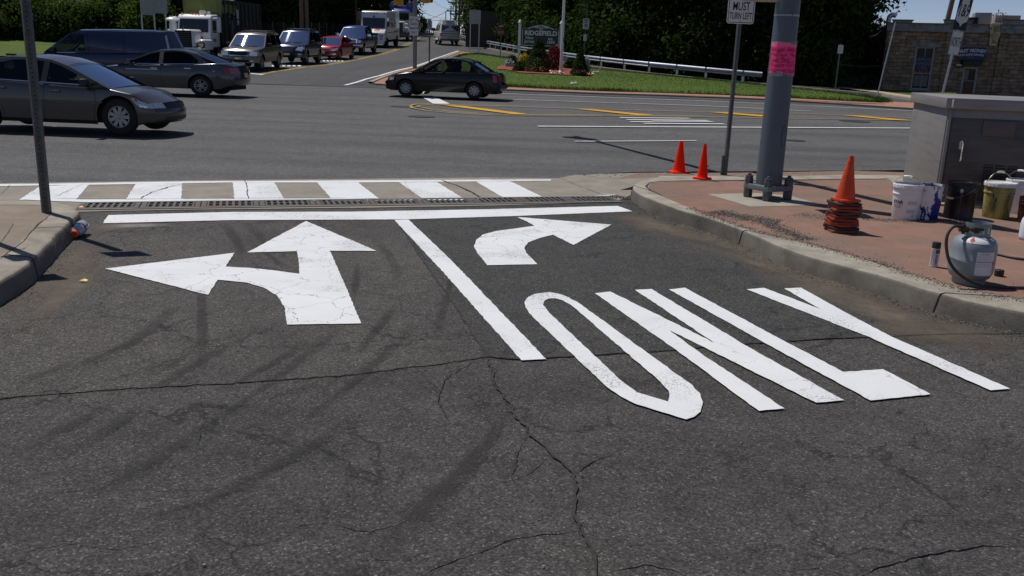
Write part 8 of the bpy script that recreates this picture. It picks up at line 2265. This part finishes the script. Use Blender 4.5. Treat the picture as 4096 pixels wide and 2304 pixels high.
# left of the crest
for px, Y, k, s, lab in ((1618, 122, 'd1', .95, 'dark ragged tree at the left edge of the sky gap'), (1590, 128, 'd2', .9, 'dark tree behind the lorry with the blue cab roof'), (1560, 116, 'm1', 1.1, 'bright green tree above the white parcel truck'), (1500, 112, 'm1', 1.0, 'green tree left of the parcel truck roof'), (1690, 126, 'b2', .55, 'leafy bush at the crest left of the sky gap')):
    a = at_dist(px, 150, Y); tree(k, a.x, Y, s, lab)
for i in range(3, 12):
    y = 62 + i * 4.2
    tree('d1' if i % 2 else 'd2', -20.5 + trn.uniform(-.6, .4) + (0 if y > 74 else -7.5), y + 4, trn.uniform(.85, 1.1), W3, g3_)
    tree('d2' if i % 2 else 'd1', -26 + trn.uniform(-1, 1) + (0 if y > 72 else -7), y + 2, trn.uniform(1.0, 1.2), W3, g3_)
# far left: lighter belt with a dip that lets the sky through
for i, (px, Y, k, s) in enumerate(((-900, 76, 'd1', .9), (-780, 74, 'd2', .95), (-660, 78, 'm1', .9), (-540, 74, 'd1', .9), (-420, 76, 'd2', .9), (-300, 74, 'd1', .95), (-180, 76, 'd1', .9), (-60, 74, 'd2', .9), (30, 76, 'd1', .9), (110, 74, 'd2', .85), (190, 78, 'm1', .5), (260, 80, 'y1', .58), (330, 84, 'm1', .34), (400, 84, 'y1', .5), (470, 82, 'y1', .48), (540, 80, 'y1', .55), (600, 78, 'm1', .5), (670, 78, 'm1', .85), (740, 80, 'd2', .95), (820, 82, 'd1', 1.0), (900, 84, 'd2', 1.0), (980, 86, 'd1', 1.0), (1050, 88, 'd2', 1.05), (1120, 90, 'd1', 1.05))):
    a = at_dist(px, 180, Y); tree(k, a.x, Y, s, W4, g4)
for i in range(16):
    px = -40 + i * 46; Y = 70 + trn.uniform(-2, 2); a = at_dist(px, 180, Y)
    tree('b2' if i % 3 else 'b1', a.x, Y, trn.uniform(.8, 1.15), W5, g5)
# behind the stone building
for px, Y, k, s, lab in ((3955, 78, 'm1', .56, 'rounded green tree top showing over the stone building roof'), (3900, 82, 'm1', .48, 'smaller green tree top left of the rooftop unit'), (3775, 80, 'y1', .62, 'small green tree top beside the brown pole'), (4060, 90, 'm1', .5, 'green tree top at the far right over the roof'), (3500, 90, 'm1', .45, 'small tree top between the house gable and the stone building')):
    a = at_dist(px, 200, Y); tree(k, a.x, Y, s, lab)

# planting round the town sign
def shrub(name, label, px, py, w_, h_, n, size, mats, prof, mi=0, lift=.1, seed=1, flat=1.0, cs=.07, asp=.5):
    rnd = random.Random(seed)
    p = at(px, py); k = ppm(p); R = w_ / k / 2; H = h_ / k
    r = thing(name, label, 'shrub', (p.x, p.y, p.z + lift))
    b = MB()
    for q in range(5): b.tube([(0, 0, -.1), (rnd.uniform(-.4, .4) * R, rnd.uniform(-.4, .4) * R, H * .55)], [.03, .012], 5)
    b.build('stems', m_bark, r)
    pts = []
    for _ in range(n):
        t = rnd.random(); a = rnd.uniform(0, 6.28)
        rr = prof(t) * R * (.86 + .28 * noise.noise((math.cos(a) * 2, math.sin(a) * 2, t * 5 + seed)))
        q = rr * rnd.random() ** .25
        o = Vector((math.cos(a), math.sin(a), .5))
        pts.append((Vector((q * math.cos(a), q * math.sin(a), H * t)) + Vector((rnd.gauss(0, cs), rnd.gauss(0, cs), rnd.gauss(0, cs))), o))
    cards(b2 := MB(), pts, size, rnd, asp, .5, mi)
    b2.build('foliage', mats, r, smooth=0, merge=False)
    return r
conep = lambda t: 1.3 * (1 - t) ** .68 * (1 if t > .12 else .75 + 2 * t) + .02
dome = lambda t: math.sqrt(max(.02, 1 - (t * .98) ** 2))
ball = lambda t: math.sqrt(max(.02, 1 - (2 * t - 1) ** 2 * .9))
m_spruce = leaf_mat('spruce_green', (.018, .03, .008), (.05, .075, .018), .15, 3)
m_dkgreen = leaf_mat('shrub_green', (.014, .03, .008), (.04, .075, .018), .2, 3)
m_yflow = leaf_mat('yellow_flowers', (.5, .36, .01), (.7, .55, .03), .2, 3)
m_rflow = leaf_mat('red_flowers', (.42, .008, .04), (.62, .02, .08), .2, 3)
m_silver = leaf_mat('silver_foliage', (.26, .3, .3), (.42, .47, .47), .2, 3)
m_rdark = leaf_mat('dark_red_foliage', (.03, .012, .010), (.07, .02, .015), .2, 3)
shrub('conifer_shrub', 'large cone-shaped dwarf conifer in front of the town sign', 2151, 296, 112, 126, 6200, .055, m_spruce, conep, seed=1, cs=.03, asp=.35)
shrub('conifer_shrub', 'small cone-shaped dwarf conifer right of the flagpole', 2317, 309, 70, 97, 4200, .05, m_spruce, conep, seed=2, cs=.025, asp=.35)
shrub('flowering_bush', 'round bush of bright yellow flowers left of the large conifer', 2095, 271, 46, 44, 1500, .05, [m_yflow, m_dkgreen], ball, mi=lambda r: 0 if r.random() < .72 else 1, seed=3, cs=.05)
shrub('rose_bush', 'dark bush topped with crimson roses right of the large conifer', 2214, 287, 78, 90, 2600, .06, [m_rflow, m_dkgreen, m_rdark], dome, mi=lambda r: r.choice((0, 0, 1, 2)), seed=4, cs=.06)
shrub('rose_bush', 'dark red leaved bush with few roses left behind the large conifer', 2115, 258, 36, 52, 900, .06, [m_rdark, m_rflow, m_dkgreen], dome, mi=lambda r: r.choice((0, 0, 0, 1, 2)), seed=5)
shrub('silver_shrub', 'silver leaved plant at the left end of the planting', 2036, 274, 36, 24, 800, .06, m_silver, dome, seed=6)
shrub('silver_shrub', 'silver leaved plant behind the small conifer', 2342, 290, 34, 48, 900, .06, m_silver, dome, seed=7)
shrub('leafy_shrub', 'dark green shrub left of the white sign post', 2048, 262, 46, 30, 1000, .06, m_dkgreen, dome, seed=8)
shrub('leafy_shrub', 'low dark shrub in front of the yellow flowers', 2076, 293, 56, 30, 1300, .05, m_dkgreen, dome, seed=9)
shrub('leafy_shrub', 'low green shrub between the flagpole and the small conifer', 2280, 282, 52, 34, 1300, .06, m_dkgreen, dome, seed=10)
rnd = random.Random(31); b = MB()
for _ in range(46):
    px, py = rnd.uniform(2200, 2400), rnd.uniform(295, 308); p = at(px, py)
    cards(b, [(Vector((p.x + rnd.gauss(0, .05), p.y + rnd.gauss(0, .05), p.z + .18)), Vector((0, 0, 1))) for _ in range(4)], .07, rnd, .8, 1, lambda r: r.choice((0, 0, 1)))
tag(b.build('bedding_flowers', [M('white_petals', (.7, .66, .6), .6), M('pink_petals', (.5, .12, .16), .6)], smooth=0, merge=False), kind='stuff')
# weeds of grass at the lawn's edge and through it: blades
rnd = random.Random(9); b = MB()
def blades(n, inside, h, dz):
    for _ in range(n):
        p = inside(); hh = h * rnd.uniform(.5, 1.5); a = rnd.uniform(0, 6.28); wv = Vector((math.cos(a), math.sin(a), 0)) * .018
        q = Vector((p.x, p.y, TZ(p.x, p.y) + dz)); t = q + Vector((rnd.gauss(0, .03), rnd.gauss(0, .03), hh))
        i = len(b.v); b.v += [q - wv, q + wv, t]; b.f.append((i, i + 1, i + 2)); b.m.append(0)
ed = islg
def edge_pt():
    i = rnd.randrange(len(ed)); a, c = ed[i], ed[(i + 1) % len(ed)]
    return a.lerp(c, rnd.random()) + Vector((rnd.gauss(0, .12), rnd.gauss(0, .12), 0))
blades(9000, edge_pt, .12, .08)
tris_ = [(islg[t[0]], islg[t[1]], islg[t[2]]) for t in tessellate_polygon([[Vector((p.x, p.y, 0)) for p in islg]])]
ar_ = [abs((t[1] - t[0]).xy.cross((t[2] - t[0]).xy)) for t in tris_]
def in_isl():
    t = rnd.choices(tris_, ar_)[0]; u, v = rnd.random(), rnd.random()
    if u + v > 1: u, v = 1 - u, 1 - v
    return t[0] + (t[1] - t[0]) * u + (t[2] - t[0]) * v
blades(20000, in_isl, .035, .085)
tag(b.build('grass', leaf_mat('grass_blades', (.045, .085, .014), (.09, .15, .03), .3, 1.5), smooth=0, merge=False), kind='stuff')
for px, py in ((2288, 347), (2302, 346)):
    p = at(px, py); b = MB(); b.box((0, 0, .05), (.22, .12, .1), top=(.5, .6)); o = b.build('paper_scrap', m_white, bevel=.03); o.location = (p.x, p.y, p.z + .1); o.rotation_euler = (0, 0, px * .7)
    tag(o, 'crumpled white paper scrap on the island lawn, %s of a pair' % ('left' if px < 2295 else 'right'), 'litter')
